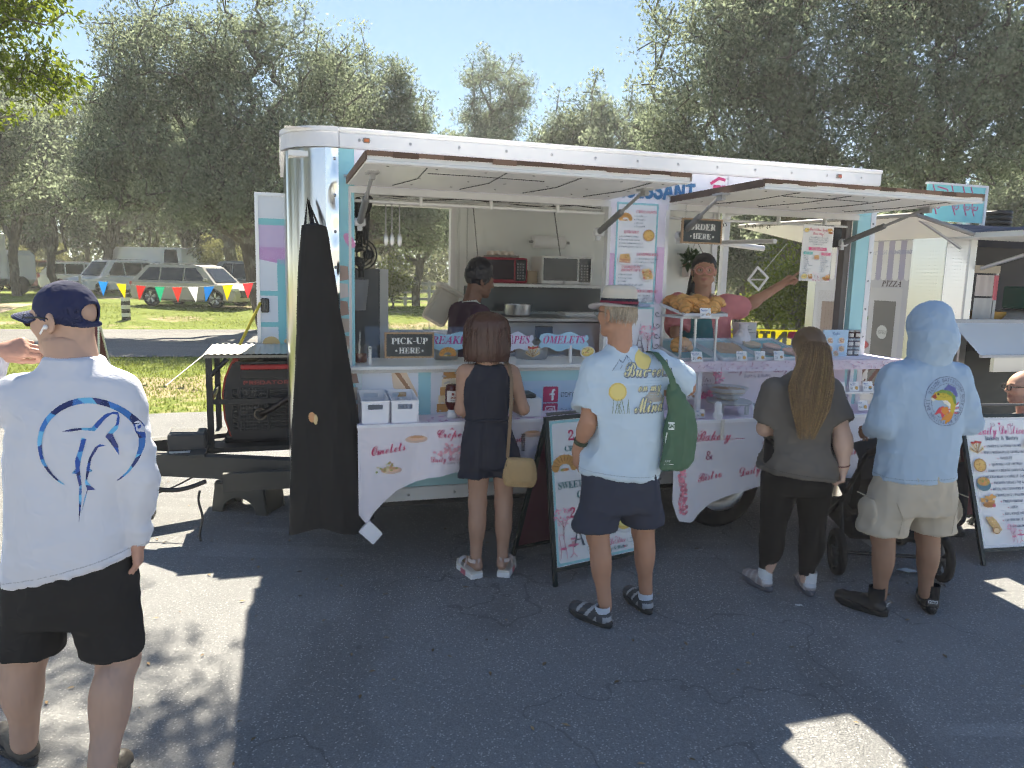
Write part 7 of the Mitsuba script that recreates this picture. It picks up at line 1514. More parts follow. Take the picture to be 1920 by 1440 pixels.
f.ell((0.045, 0.052, 1.487), (0.088, 0.106, 0.100), 0.0); f.loft([(1.04, -0.085, -0.170, 0.045, 0.015), (1.10, -0.075, -0.165, 0.090, 0.024), (1.22, -0.045, -0.138, 0.124, 0.036), (1.32, 0.0, -0.085, 0.112, 0.050), (1.40, 0.03, -0.03, 0.100, 0.075), (1.47, 0.045, 0.03, 0.080, 0.085)], 0.03, 2.2); f.ell((0.035, 0.15, 1.42), (0.065, 0.08, 0.10), 0.02, op='cut')
V, F = f.net(1); V = V + normals(V, F) * (0.006 * (meshkit.fbm(np.stack([(V[:, 0] + 0.25 * V[:, 2]) * 55, V[:, 2] * 4, V[:, 1] * 10], -1), 3, 5) - .5) * 2)[:, None]
HB = np.array([0.23, 0.145, 0.065]); b = M(m); zt = np.clip((V[:, 2:] - 1.40) / 0.12, 0, 1); b.raw(V, F, tint(V, HB, .25, 40) * (1 - zt) + np.array([0.11, 0.066, 0.034]) * zt)
for _ in range(1100):
    s = r.uniform(-1, 1); t = np.linspace(0, 1, 10); end = r.uniform(0.72, 1.06); tt = t * end
    cx = np.interp(tt, [0, .12, .3, .5, .75, 1.06], [0.045, 0.04, 0.015, -0.035, -0.07, -0.09]); cy = np.interp(tt, [0, .12, .3, .5, .75, 1.06], [0.0, -0.075, -0.115, -0.165, -0.205, -0.205]); hw = np.interp(tt, [0, .12, .3, .5, .75, 1.06], [0.055, 0.085, 0.118, 0.142, 0.115, 0.05]); z = 1.545 - 0.54 * tt
    ss = np.sign(s) * abs(s) ** 0.9; p = np.c_[cx + hw * ss * (1 + 0.05 * np.sin(t * 7 + s * 9)), cy + 0.085 * (1 - np.sqrt(np.maximum(0, 1 - (ss * .97) ** 2))) * np.clip(1.2 - tt, .3, 1) + r.normal(0, .004), z]
    col = HB * r.choice([.55, .75, 1.0, 1.3, 1.8]) * r.uniform(.85, 1.15) * np.array([1, r.uniform(.92, 1.06), r.uniform(.8, 1.15)]); dk_ = np.clip((z - 1.42) / .1, 0, 1)[:, None]; b.tube(p, 0.0014 * (1 - .6 * t), np.clip(col * (1 - dk_) + np.array([0.11, .066, .034]) * r.uniform(.5, 1.8) * dk_, 0, 1), 3)
for _ in range(260):       # drawn back crown and the small tie
    a = r.uniform(-1, 1); t = np.linspace(0, 1, 8); p0 = np.array([0.045 + 0.088 * a, 0.10 - 0.05 * abs(a), 1.53 - 0.065 * abs(a)]); p1 = np.array([0.035 + r.normal(0, .004), -0.062, 1.455 + r.normal(0, .004)]); p = p0 * (1 - t[:, None]) + p1 * t[:, None]; p += (p - np.array([0.045, 0.05, 1.46])) * (np.sin(t * math.pi) * 0.42)[:, None]; b.tube(p, 0.002, np.array([0.135, 0.085, 0.042]) * r.uniform(.5, 2.0), 3)
part(k, 'hair', b, 'hair'); b = M(m); b.tube([(0.005, -0.066, 1.452), (0.035, -0.082, 1.447), (0.065, -0.064, 1.452)], 0.006, (0.03, 0.02, 0.015), 6); part(k, 'hair_tie', b, 'satin')
# --- man in the pale blue hooded shirt
k, m = person('man in pale blue hooded shirt with a leaping fish on the back and khaki shorts', 2.245, 4.03, 0.16)
hv, hf, hm, hl = head((0.01, 0.03, 1.615), -0.05, -0.05, 0, 0.98)
f = Field([-0.42, -0.28, -0.02], [0.44, 0.42, 1.6], 0.012)
leg(f, (-0.11, 0, 0.70), (-0.15, 0.01, 0.44), (-0.14, 0.0, 0.10), 1.0); leg(f, (0.11, 0, 0.70), (0.125, 0.01, 0.44), (0.145, 0.0, 0.10), 1.0); f.cap((0, 0, 1.36), (0.01, 0.01, 1.52), 0.06, 0.058, 0.03); arm(f, (0.19, 0, 1.35), (0.275, -0.02, 1.10), (0.19, 0.20, 1.02)); arm(f, (-0.19, 0, 1.35), (-0.245, -0.02, 1.10), (-0.15, 0.20, 1.02))
bv, bf = f.net(1); h1 = hand((0.19, 0.20, 1.02), (-0.2, 0.9, -0.1), (-.2, 0, -1), 1, 1.0, ((40, 50, 30),) * 4); h2 = hand((-0.15, 0.20, 1.02), (0.2, 0.9, -0.1), (.2, 0, -1), -1, 1.0, ((40, 50, 30),) * 4)
SKH = (0.28, 0.155, 0.10); body_part(k, m, [(hv, hf, face_colours(hl, SKH)), (bv, bf, tint(bv, SKH, 0.12, 16)), (*h1, tint(h1[0], SKH)), (*h2, tint(h2[0], SKH))])
f = Field([-0.42, -0.32, 0.66], [0.44, 0.36, 1.56], 0.0105)
f.loft([(0.70, 0.0, 0, 0.215, 0.155), (0.90, 0.0, 0, 0.215, 0.15), (1.1, 0.0, 0, 0.215, 0.145), (1.26, 0, 0, 0.22, 0.135), (1.34, 0, 0, 0.21, 0.115), (1.41, 0, 0, 0.155, 0.095), (1.46, 0.005, 0.01, 0.09, 0.085), (1.49, 0.005, 0.01, 0.082, 0.085)], 0.02, 2.3)
f.cap((0.18, 0, 1.345), (0.272, -0.02, 1.10), 0.080, 0.070, 0.05); f.cap((0.272, -0.02, 1.10), (0.20, 0.18, 1.02), 0.066, 0.048, 0.02); f.cap((-0.18, 0, 1.345), (-0.245, -0.02, 1.10), 0.080, 0.070, 0.05); f.cap((-0.245, -0.02, 1.10), (-0.16, 0.18, 1.02), 0.066, 0.048, 0.02)
f.plane((0.03, 0, -1), -0.785); V, F = f.net(1); w = 0.5 + 1.3 * (np.abs(V[:, 0]) > .19) + 0.4 * (V[:, 2] < .95); V = folds(V, F, 0.0119, (8, 8, 5), 35, w); V = folds(V, F, 0.0068, (12, 12, 3), 36); V = relax(V, F, 1, .3)
HC = (0.33, 0.43, 0.55); b = M(m); b.raw(V, F, tint(V, HC, 0.03, 20)); part(k, 'shirt', b, 'cloth'); hem(k, m, V, F, (0.03, 0, -1), -0.81, HC)
fv, ff_ = V, F
f = Field([-0.2, -0.22, 1.38], [0.22, 0.24, 1.80], 0.007); f.ell((0.012, 0.012, 1.63), (0.112, 0.125, 0.128), 0.0); f.ell((0.012, -0.03, 1.56), (0.118, 0.105, 0.10), 0.04); f.loft([(1.415, 0.01, 0.0, 0.100, 0.095), (1.46, 0.01, -0.01, 0.108, 0.105), (1.53, 0.012, -0.01, 0.112, 0.11)], 0.03, 2.1); f.ell((0.012, 0.18, 1.60), (0.085, 0.11, 0.115), 0.01, op='cut')
cloth_part(k, 'hood', m, f, HC, 0.0128, (12, 12, 7), 38, var=0.03)
pr = Print(DEC, base=0.0006, step=0.0005); C0 = np.array([0.035, 1.235]); INK = (0.10, 0.10, 0.20)
for R0, w in ((0.108, 0.0022), (0.078, 0.0018)):
    pr.poly(sg.Point(*C0).buffer(R0, 24).difference(sg.Point(*C0).buffer(R0 - w, 24)), INK)
for st_a in (155, 68, -20, -105):
    a = math.radians(st_a)
    for ch in 'SILVER BAIT':
        if ch != ' ':
            wch = text_runs(ch, 'sans', 14)[1]; pr.text(ch, C0[0] + 0.0855 * math.cos(a), C0[1] + 0.0855 * math.sin(a), 0.0145, INK, res=14, rot=a - math.pi / 2, align='c')
        a -= 0.135
pr.up(); fx = lambda pts: [(C0[0] + x, C0[1] + z) for x, z in pts]
for i in range(5):
    pr.poly(fx([(-0.055 + .02 * i, -0.052 + 0.006 * i), (0.065, -0.055 + .012 * i), (0.066, -0.049 + .012 * i), (-0.05 + .02 * i, -0.046 + .006 * i)]), (0.60, 0.06, 0.09) if i % 2 == 0 else (0.75, .75, .77))
pr.poly(fx([(-0.06, -0.06), (-0.04, -0.028), (-0.02, -0.02), (0.0, -0.05), (-0.02, -0.075), (-0.03, -0.05)]), (0.58, 0.06, 0.09)); pr.up()
pr.poly(fx([(-0.02, 0.052), (0.005, 0.075), (0.04, 0.06), (0.055, 0.022), (0.045, 0.018), (0.02, 0.045)]), (0.10, 0.11, 0.30)); pr.up()
pr.poly(fx([(-0.082, 0.018), (-0.065, 0.040), (-0.03, 0.052), (0.01, 0.046), (0.038, 0.022), (0.046, -0.015), (0.036, -0.05), (0.028, -0.062), (0.018, -0.045), (0.016, -0.012), (-0.002, 0.004), (-0.03, 0.006), (-0.055, 0.006)]), (0.52, 0.40, 0.04)); pr.up()
pr.poly(fx([(-0.06, 0.040), (-0.03, 0.052), (0.01, 0.046), (0.038, 0.022), (0.046, -0.015), (0.034, -0.008), (0.02, 0.022), (-0.01, 0.036)]), (0.16, 0.26, 0.05)); pr.poly(fx([(-0.03, 0.006), (-0.002, 0.004), (0.016, -0.012), (0.016, -0.03), (0.0, -0.018), (-0.02, -0.006)]), (0.72, 0.68, 0.60)); pr.poly(fx([(-0.08, 0.022), (-0.062, 0.036), (-0.055, 0.018), (-0.066, 0.010)]), (0.30, 0.05, 0.03)); pr.poly(fx([(-0.085, 0.012), (-0.075, 0.018), (-0.06, 0.008), (-0.07, 0.0)]), (0.62, .6, .5))
pr.poly(fx([(0.02, -0.045), (0.032, -0.058), (0.02, -0.085), (-0.005, -0.10), (-0.004, -0.08), (-0.028, -0.085), (-0.01, -0.065)]), (0.62, 0.25, 0.04)); pr.poly(fx([(-0.03, -0.028), (0.0, -0.022), (0.012, -0.045), (-0.005, -0.062), (-0.024, -0.05)]), (0.60, 0.22, 0.04)); pr.up()
for i in range(24):
    pr.ell(C0[0] + rng.uniform(-.05, .035), C0[1] + 0.030 + rng.uniform(-.012, .012), .003, .0025, (0.36, 0.30, 0.03), seg=6)
pr.ell(C0[0] - 0.050, C0[1] + 0.034, .005, .005, (0.02, .02, .02)); pr.line(fx([(0.055, -0.05), (0.07, -0.058), (0.095, -0.048)]), 0.003, (0.12, .12, .2))
pv = pr.b; pv.v = [(q - [C0[0], 0, C0[1]]) * [1.2, 1, 1.2] + [C0[0], 0, C0[1]] for q in pv.v]; part(k, 'shirt_print', decal(fv, ff_, pv, m, 0.0015), 'print')
f = Field([-0.38, -0.28, 0.42], [0.38, 0.3, 0.92], 0.012); f.loft([(0.60, 0, 0, 0.225, 0.15), (0.72, 0, 0, 0.215, 0.15), (0.90, 0, 0, 0.20, 0.14)], 0.03, 2.3); f.cap((-0.115, 0, 0.68), (-0.165, 0.01, 0.48), 0.125, 0.130, 0.03); f.cap((0.115, 0, 0.68), (0.145, 0.01, 0.48), 0.125, 0.125, 0.03); f.plane((0, 0, -1), -0.475); f.cap((-0.01, -.3, 0.45), (-0.01, .3, 0.57), 0.030, 0.010, 0.012, op='cut')
f.ell((-0.268, 0.0, 0.60), (0.016, 0.080, 0.085), 0.006); f.ell((0.256, 0.0, 0.60), (0.016, 0.080, 0.085), 0.006)
cloth_part(k, 'shorts', m, f, (0.42, 0.375, 0.30), 0.0144, (8, 8, 5), 37)
b = M(m); b.box([-0.16, 0.06, 0.0], [-0.15, 0.07, 0.001], (0, 0, 0)); b = M(m)
for s in (-1, 1):
    b.tube([(s * 0.285, -0.075, 0.685), (s * 0.285, 0.08, 0.685)], 0.004, (0.36, .32, .25), 5); b.tube([(s * 0.16, -0.128, 0.50), (s * 0.155, -0.140, 0.60), (s * 0.19, -0.125, 0.68)], 0.002, (0.34, .30, .23), 4)
part(k, 'seam', b, 'cloth')
for (hx, hy, yw) in ((-0.14, -0.055, 0.55), (0.15, -0.055, -0.5)):
    b = M(m); shoe(b, (hx, hy, 0), yw, 0.295, 0.054, (0.012, 0.012, 0.013), (0.014, 0.014, 0.015), high=0.08, sole_h=0.042); sk = part(k, 'shoe', b, 'satin')
    pr = Print(m @ rotz(yw, (hx, hy, 0)) @ frame((0, -0.014, 0), [1, 0, 0], [0, 0, 1], [0, -1, 0]), base=0.001); pr.rect(-0.024, 0.068, 0.024, 0.086, (0.72, 0.72, 0.72)); pr.up(); pr.text('PUMA', 0, 0.071, 0.011, (0.02, .02, .02), res=14, bold=1, align='c', stretch=.95); part(sk, 'heel_tab', pr.b, 'print')
    b = M(m @ rotz(yw, (hx, hy, 0))); b.lathe([(0.043, 0.075), (0.043, 0.155), (0.040, 0.157)], (0.014, 0.014, 0.015), (0, 0.055, 0), 22); part(k, 'sock', b, 'cloth')
# --- woman serving at the order window, pointing
wp = TW(2.76, 0.46); k, m = person('woman in pink shirt, teal apron and round glasses pointing from the order window', wp[0], wp[1], 0.3026 + math.pi - 0.55); m = m @ trans(0, 0, .055)
hv, hf, hm, hl = head((0.0, 0.03, 1.845), 0.05, -0.02, 0.0, 1.0, 1.06, 1.06)
R_loc = lambda P: app(np.linalg.inv(m), app(TRM, np.asarray(P, float)))
tip = R_loc([3.50, 0.30, 1.905]); el = R_loc([3.10, 0.42, 1.625])
sL = np.array([-0.20, 0.0, 1.60]) if R_loc([3.5, .3, 1.9])[0] < 0 else np.array([0.20, 0, 1.60]); sx_ = np.sign(sL[0])
wr = el + (tip - el) * 0.70
f = Field([-1.0, -0.35, 0.44], [1.0, 1.0, 1.85], 0.015)
f.cap((0, 0.0, 1.60), (0, 0.02, 1.76), 0.068, 0.062, 0.03); f.loft([(0.46, 0, 0, 0.20, 0.14), (1.0, 0, 0, 0.20, 0.15), (1.4, 0, 0, 0.19, 0.14), (1.60, 0, 0, 0.14, 0.09)], 0.03); arm(f, sL, el, wr, 1.12); oe = R_loc([2.50, 0.36, 1.36]); ow = R_loc([2.58, 0.22, 1.33]); arm(f, (-sL[0], 0, 1.60), oe, ow, 1.1)
bv, bf = f.net(1); SKW = (0.42, 0.225, 0.15); hd = unit(tip - el)
h1 = hand(wr, hd + np.array([0, 0, 0.25]), np.cross(hd, [0, 0, 1]) * sx_ * 0.2 + np.array([0, 0, -1]), 1 if sx_ > 0 else -1, 0.95, ((2, 4, 2), (60, 70, 40), (65, 75, 40), (65, 75, 40))); h2 = hand(ow, (0.0, 0.9, -0.2), (0, 0, -1), -1 if sx_ > 0 else 1, 0.92, RELAX)
body_part(k, m, [(hv, hf, face_colours(hl, SKW, (0.34, 0.10, 0.10))), (bv, bf, tint(bv, SKW)), (*h1, tint(h1[0], SKW)), (*h2, tint(h2[0], SKW))])
f = Field([-0.55, -0.35, 0.9], [0.55, 0.45, 1.75], 0.014); f.loft([(0.95, 0, 0, 0.235, 0.175), (1.2, 0, 0, 0.23, 0.18), (1.42, 0, 0.0, 0.225, 0.165), (1.54, 0, 0, 0.20, 0.125), (1.62, 0, 0, 0.14, 0.095), (1.665, 0, 0, 0.085, 0.08)], 0.02, 2.3)
e1 = sL + (el - sL) * 0.72; e2 = np.array([-sL[0], 0, 1.60]) + (oe - np.array([-sL[0], 0, 1.60])) * 0.6; f.cap(sL * [0.9, 1, 1], e1, 0.085, 0.092, 0.05); cut_end(f, sL, e1, 0.092); f.cap((-sL[0] * 0.9, 0, 1.60), e2, 0.085, 0.09, 0.05); cut_end(f, (-sL[0], 0, 1.6), e2, 0.09); f.ell((0, 0.085, 1.66), (0.065, 0.08, 0.075), 0.01, op='cut')
cloth_part(k, 'shirt', m, f, (0.58, 0.22, 0.23), 0.008, (8, 8, 5), 45)
f = Field([-0.3, -0.05, 0.9], [0.3, 0.32, 1.62], 0.013); f.loft([(0.95, 0, 0.012, 0.222, 0.178), (1.2, 0, 0.012, 0.20, 0.183), (1.42, 0, 0.014, 0.15, 0.168), (1.52, 0, 0.016, 0.11, 0.142)], 0.0, 2.3); f.plane((0, -1, 0), -0.02)
cloth_part(k, 'apron', m, f, (0.055, 0.165, 0.185), 0.004, (8, 8, 5), 46)
b = M(m)
for s in (-1, 1):
    b.tube([(s * 0.10, 0.15, 1.51), (s * 0.085, 0.12, 1.60), (s * 0.07, 0.05, 1.675), (s * 0.03, -0.07, 1.68)], 0.009, (0.38, 0.32, 0.25), 6)
part(k, 'apron_strap', b, 'cloth')
b = M(m); gq = np.linspace(0.2, math.pi - 0.2, 18); b.tube(np.c_[0.085 * np.cos(gq), 0.06 + 0.055 * np.sin(gq), 1.70 - 0.075 * np.sin(gq)], 0.0022, (0.5, 0.36, 0.12), 5); b.ball((0, 0.132, 1.615), (0.010, 0.005, 0.012), (0.5, .36, .12)); part(k, 'necklace', b, 'metal')
b = M(m @ hm); g = np.linspace(0, 2 * math.pi, 30)
for s in (-1, 1):
    b.tube(np.c_[s * 0.036 + 0.031 * np.cos(g), np.full(30, 0.113), 0.010 + 0.028 * np.sin(g)], 0.0040, (0.62, 0.26, 0.22), 6); b.tube([(s * 0.068, 0.108, 0.016), (s * 0.080, 0.03, 0.016), (s * 0.082, -0.02, 0.012)], 0.003, (0.6, .26, .22), 5); b.tube([(s * 0.083, -0.014, -0.035), (s * 0.084, -0.012, -0.085)], 0.0028, (0.55, .45, .25), 5)
b.tube([(-0.007, 0.115, 0.016), (0.007, 0.115, 0.016)], 0.0035, (0.62, .26, .22), 5); part(k, 'glasses', b, 'gloss')
f = Field([-0.14, -0.22, -0.30], [0.14, 0.16, 0.18], 0.006); f.ell((0, -0.020, 0.045), (0.090, 0.108, 0.098), 0.0); f.ell((0, 0.095, -0.02), (0.070, 0.065, 0.085), 0.01, op='cut'); f.cap((0.03, -0.07, 0.0), (0.085, -0.05, -0.20), 0.065, 0.040, 0.04)
V, F = f.net(1); V = folds(V, F, 0.005, (50, 50, 12), 5); b = M(m @ hm); b.raw(V, F, tint(V, (0.012, 0.010, 0.012), .3, 50)); part(k, 'hair', b, 'hair')
# --- cook seen from the side at the pick up window
wp = TW(1.02, 0.80); k, m = person('cook in plum shirt and teal apron with dark hair tied up, seen from the side', wp[0], wp[1], 0.3026 - math.pi / 2 + 0.18)
hv, hf, hm, hl = head((0.0, 0.065, 1.785), 0.0, -0.2, 0.0, 0.98)
f = Field([-0.4, -0.35, 0.44], [0.4, 0.6, 1.85], 0.015); f.cap((0, -0.02, 1.56), (0, 0.03, 1.70), 0.066, 0.056, 0.03); f.loft([(0.46, 0, 0, 0.19, 0.15), (1.0, 0, 0, 0.20, 0.16), (1.4, 0, -.01, 0.18, 0.14), (1.58, 0, -.02, 0.14, 0.09)], 0.03); arm(f, (0.19, -0.02, 1.55), (0.22, -0.02, 1.27), (0.14, 0.24, 1.28), 1.15); arm(f, (-0.19, -0.02, 1.55), (-0.22, 0.05, 1.28), (-0.10, 0.30, 1.30), 1.1)
bv, bf = f.net(1); h1 = hand((0.14, 0.24, 1.28), (-0.3, 0.9, 0), (0, 0, -1), 1, 0.9, RELAX); h2 = hand((-0.1, 0.30, 1.30), (0.3, 0.9, 0), (0, 0, -1), -1, 0.9, RELAX)
body_part(k, m, [(hv, hf, face_colours(hl, (0.20, 0.105, 0.07))), (bv, bf, tint(bv, (0.20, 0.105, 0.07))), (*h1, tint(h1[0], SK3)), (*h2, tint(h2[0], SK3))])
f = Field([-0.4, -0.35, 0.9], [0.4, 0.4, 1.72], 0.014); f.loft([(0.95, 0, 0, 0.22, 0.20), (1.2, 0, 0, 0.22, 0.19), (1.38, 0, 0.01, 0.21, 0.175), (1.50, 0, -.01, 0.19, 0.135), (1.60, 0, -.02, 0.12, 0.09), (1.635, 0, -.02, 0.08, 0.075)], 0.02, 2.3); f.cap((0.17, -0.02, 1.54), (0.215, -0.02, 1.36), 0.088, 0.095, 0.05); cut_end(f, (0.17, -.02, 1.54), (0.215, -.02, 1.37), 0.093); f.cap((-0.17, -0.02, 1.54), (-0.215, 0.01, 1.36), 0.088, 0.095, 0.05); cut_end(f, (-0.17, -.02, 1.54), (-0.215, 0.01, 1.37), 0.093)
cloth_part(k, 'shirt', m, f, (0.060, 0.030, 0.050), 0.008, (8, 8, 5), 55)
f = Field([-0.3, -0.02, 0.9], [0.3, 0.36, 1.60], 0.013); f.loft([(0.95, 0, 0.015, 0.21, 0.205), (1.2, 0, 0.012, 0.195, 0.197), (1.38, 0, 0.022, 0.16, 0.180), (1.5, 0, 0.004, 0.11, 0.150)], 0, 2.3); f.plane((0, -1, 0), -0.03); cloth_part(k, 'apron', m, f, (0.10, 0.26, 0.29), 0.004, (8, 8, 5), 56)
b = M(m)
for s in (-1, 1):
    b.tube([(s * 0.10, 0.14, 1.49), (s * 0.09, 0.08, 1.58), (s * 0.07, 0.0, 1.645), (s * 0.03, -0.09, 1.63)], 0.010, (0.50, 0.50, 0.48), 6); b.tube([(s * 0.205, 0.05, 1.20), (s * 0.225, -0.02, 1.19), (s * 0.1, -0.19, 1.17)], 0.010, (0.5, .5, .48), 6)
part(k, 'apron_strap', b, 'cloth')
f = Field([-0.16, -0.22, -0.12], [0.16, 0.16, 0.24], 0.006); f.ell((0, -0.020, 0.045), (0.092, 0.110, 0.100), 0.0); f.ell((0, 0.105, -0.02), (0.075, 0.065, 0.085), 0.01, op='cut'); f.ell((0, -0.02, 0.12), (0.075, 0.085, 0.06), 0.05)
V, F = f.net(1); V = folds(V, F, 0.010, (26, 26, 26), 5); b = M(m @ hm); b.raw(V, F, tint(V, (0.010, 0.009, 0.015), .3, 50)); part(k, 'hair', b, 'hair')
# --- seated man at the right edge
k, m = person('seated balding man with dark glasses and grey shirt at the right edge', 3.78, 5.38, 1.35)
hv, hf, hm, hl = head((0.0, 0.06, 1.115), 0.10, -0.06, 0, 1.0, 1.04, 1.05)
f = Field([-0.4, -0.35, 0.0], [0.4, 0.75, 1.1], 0.015); f.cap((0, 0, 0.86), (0, 0.03, 1.03), 0.07, 0.064, 0.03); f.loft([(0.44, 0, 0, 0.18, 0.13), (0.7, 0, 0, 0.19, 0.13), (0.87, 0, 0, 0.15, 0.09)], 0.03)
for s in (-1, 1):
    f.cap((s * 0.10, 0.05, 0.50), (s * 0.13, 0.46, 0.50), 0.085, 0.06, 0.02); f.cap((s * 0.13, 0.46, 0.50), (s * 0.13, 0.44, 0.09), 0.055, 0.038, 0.02); arm(f, (s * 0.19, 0, 0.82), (s * 0.24, 0.08, 0.58), (s * 0.12, 0.32, 0.60))
bv, bf = f.net(1); h1 = hand((0.12, 0.32, 0.60), (-0.5, 0.8, 0), (0, 0, -1), 1, 1, RELAX); h2 = hand((-0.12, 0.32, 0.60), (0.5, 0.8, 0), (0, 0, -1), -1, 1, RELAX)
SKS = (0.46, 0.27, 0.20); body_part(k, m, [(hv, hf, face_colours(hl, SKS, stubble=.35)), (bv, bf, tint(bv, SKS)), (*h1, tint(h1[0], SKS)), (*h2, tint(h2[0], SKS))])
f = Field([-0.4, -0.3, 0.42], [0.4, 0.35, 1.0], 0.014); f.loft([(0.46, 0, 0, 0.21, 0.16), (0.66, 0, 0, 0.215, 0.155), (0.78, 0, 0, 0.215, 0.135), (0.86, 0, 0, 0.16, 0.10), (0.915, 0, 0, 0.085, 0.08)], .02, 2.3)
for s in (-1, 1):
    f.cap((s * 0.17, 0, 0.82), (s * 0.235, 0.05, 0.66), 0.085, 0.088, 0.05); cut_end(f, (s * .17, 0, .82), (s * .235, .05, .66), .088)
cloth_part(k, 'shirt', m, f, (0.13, 0.125, 0.125), 0.007, (8, 8, 5), 65)
f = Field([-0.4, -0.3, 0.05], [0.4, 0.7, 0.62], 0.015); f.ell((0, 0.02, 0.50), (0.20, 0.17, 0.10), 0.03)
for s in (-1, 1):
    f.cap((s * 0.10, 0.05, 0.50), (s * 0.13, 0.46, 0.50), 0.098, 0.075, 0.02); f.cap((s * 0.13, 0.46, 0.50), (s * 0.13, 0.44, 0.14), 0.07, 0.06, 0.02)
cloth_part(k, 'trousers', m, f, (0.04, 0.045, 0.06), 0.006, (8, 8, 5), 66)
for s in (-1, 1):
    b = M(m); shoe(b, (s * 0.13, 0.39, 0), 0, .28, .05, (0.05, .05, .05), (0.06, .06, .065)); part(k, 'shoe', b, 'satin')
b = M(m @ hm)
for s in (-1, 1):
    b.tube([(s * 0.066, 0.100, 0.018), (s * 0.081, 0.02, 0.018), (s * 0.083, -0.02, 0.010)], 0.0032, (0.015, .015, .015), 5); b.tube(np.c_[s * 0.036 + 0.027 * np.cos(g), np.full(30, 0.111), 0.011 + 0.019 * np.sin(g)], 0.0034, (0.015, .015, .015), 5)
b.tube([(-0.008, 0.113, 0.016), (0.008, 0.113, 0.016)], 0.003, (0.015, .015, .015), 5); part(k, 'glasses', b, 'gloss')
r = np.random.default_rng(77); b = M(m @ hm)
for _ in range(300):
    a = r.uniform(1.5, 2 * math.pi - 1.5); z0 = r.uniform(-0.03, 0.05); p = np.array([0.080 * math.sin(a), -0.012 + 0.100 * math.cos(a), z0]); b.tube([p, p + [0.004 * math.sin(a), .004 * math.cos(a), -0.02]], 0.0016, np.array([0.30, .28, .26]) * r.uniform(.5, 1.2), 3)
part(k, 'hair', b, 'hair')
k = thing('folding_chair', 'folding chair under the seated man behind the right sign', 'chair')
b = M(m); b.box([-0.22, -0.16, 0.38], [0.22, 0.24, 0.40], (0.06, 0.06, 0.065), b=.008); part(k, 'seat', b, 'satin'); b = M(m); b.box([-0.22, -0.23, 0.60], [0.22, -0.21, 0.84], (0.06, .06, .065), b=.008); part(k, 'backrest', b, 'satin')
for s in (-1, 1):
    b = M(m); b.tube([(s * 0.23, -0.26, 0.86), (s * 0.23, -0.2, 0.42), (s * 0.23, 0.24, 0.01)], 0.011, (0.3, .3, .3), 7); part(k, 'leg', b, 'metal'); b = M(m); b.tube([(s * 0.215, 0.2, 0.40), (s * 0.215, -0.24, 0.01)], 0.011, (0.3, .3, .3), 7); part(k, 'leg', b, 'metal')
# ------------------------------------------------------------------ folding signs
def a_frame(name, lab, bl, ang, W, H, lean, back, face_col, back_col, draw, draw_back=None, edge=(0.012, 0.02, 0.02)):
    k = thing(name, lab, 'sign'); m = rotz(ang, (*bl, 0)); a = math.atan2(lean, H)
    for tag, mm, col, fn_ in (('front', m @ rotx(-a), face_col, draw), ('back', m @ trans(W, back, 0) @ rotz(math.pi) @ rotx(-math.atan2(back - lean, H)), back_col, draw_back)):
        b = M(mm)
        for x in (0.0, W - 0.025):
            b.box([x, 0, 0], [x + 0.025, 0.022, H], edge)
        for z in (0.085, H - 0.025):
            b.box([0.025, 0.001, z], [W - 0.025, 0.021, z + 0.025], edge)
        part(k, 'frame', b, 'satin'); b = M(mm); b.box([0.025, 0.006, 0.11], [W - 0.025, 0.016, H - 0.025], col); part(k, 'panel', b, 'print')
        if fn_:
            pr = Print(mm @ frame((0, 0.006, 0), [1, 0, 0], [0, 0, 1], [0, -1, 0])); fn_(pr, W, H); part(k, 'panel_print', pr.b, 'print')
    b = M(m); b.cyl([0.02, lean + .01, H], [W - .02, lean + .01, H], 0.010, (0.1, .1, .1), seg=10); part(k, 'hinge', b, 'satin')
def border(p, W, H, col=TEAL):
    p.poly(sg.box(.03, .115, W - .03, H - .03).difference(sg.box(.045, .13, W - .045, H - .045).buffer(-.02).buffer(.02)), col); p.up()
def draw_mid(p, W, H):
    border(p, W, H)
    T_ = (0.04, 0.16, 0.17)
    p.text('2 EGGS', .16, .865, .062, RED, 'serifbold', 30); p.text('CROISSANT $12', .13, .80, .034, T_, 'serifbold', 24); food(p, 'croissant', .125, .72, .17); p.text('OR', .36, .72, .04, RED, 'serifbold', 24)
    p.text('SWEET OR SAVORY', .065, .575, .046, T_, 'serifbold', 28, stretch=.82); p.text('CR\u00caPE $12', .20, .505, .05, T_, 'serifbold', 28); p.text('2 EGGS', .14, .395, .062, RED, 'serifbold', 30)
    p.text('OMELET $12', .20, .315, .052, T_, 'serifbold', 28, stretch=.9); food(p, 'omelet', .575, .315, .17); eiffel(p, .195, .215, .24, (0.10, 0.11, 0.13)); blossom(p, .085, .27, .20); cafe_table(p, .115, .155, .15)
    p.text('Daily De\u0301lice', .30, .185, .046, (0.55, .08, .2), 'script', 28, stretch=.65); p.text('Bakery & Bistro', .35, .150, .023, T_, 'serifbold', 16); heart(p, .545, .158, .009, RED)
    for x, s in ((.27, 1), (.60, -1)):
        swirl(p, x, .195, .03, (0.2, .3, .35), s, .003)
def draw_maroon(p, W, H):
    Wt = (0.62, .54, .56)
    for i, (s, z) in enumerate((('OMELET', .80), ('$12', .73), ('* * *', .66), ('CROISSANT', .57), ('$13', .50), ('* * *', .43), ('BREAKFAST', .345), ('CREPE $13', .27))):
        p.text(s, W / 2, z, .045, Wt, 'italic', 24, align='c')
    food(p, 'croissant', .10, .42, .11); food(p, 'croissant', W - .10, .62, .11)
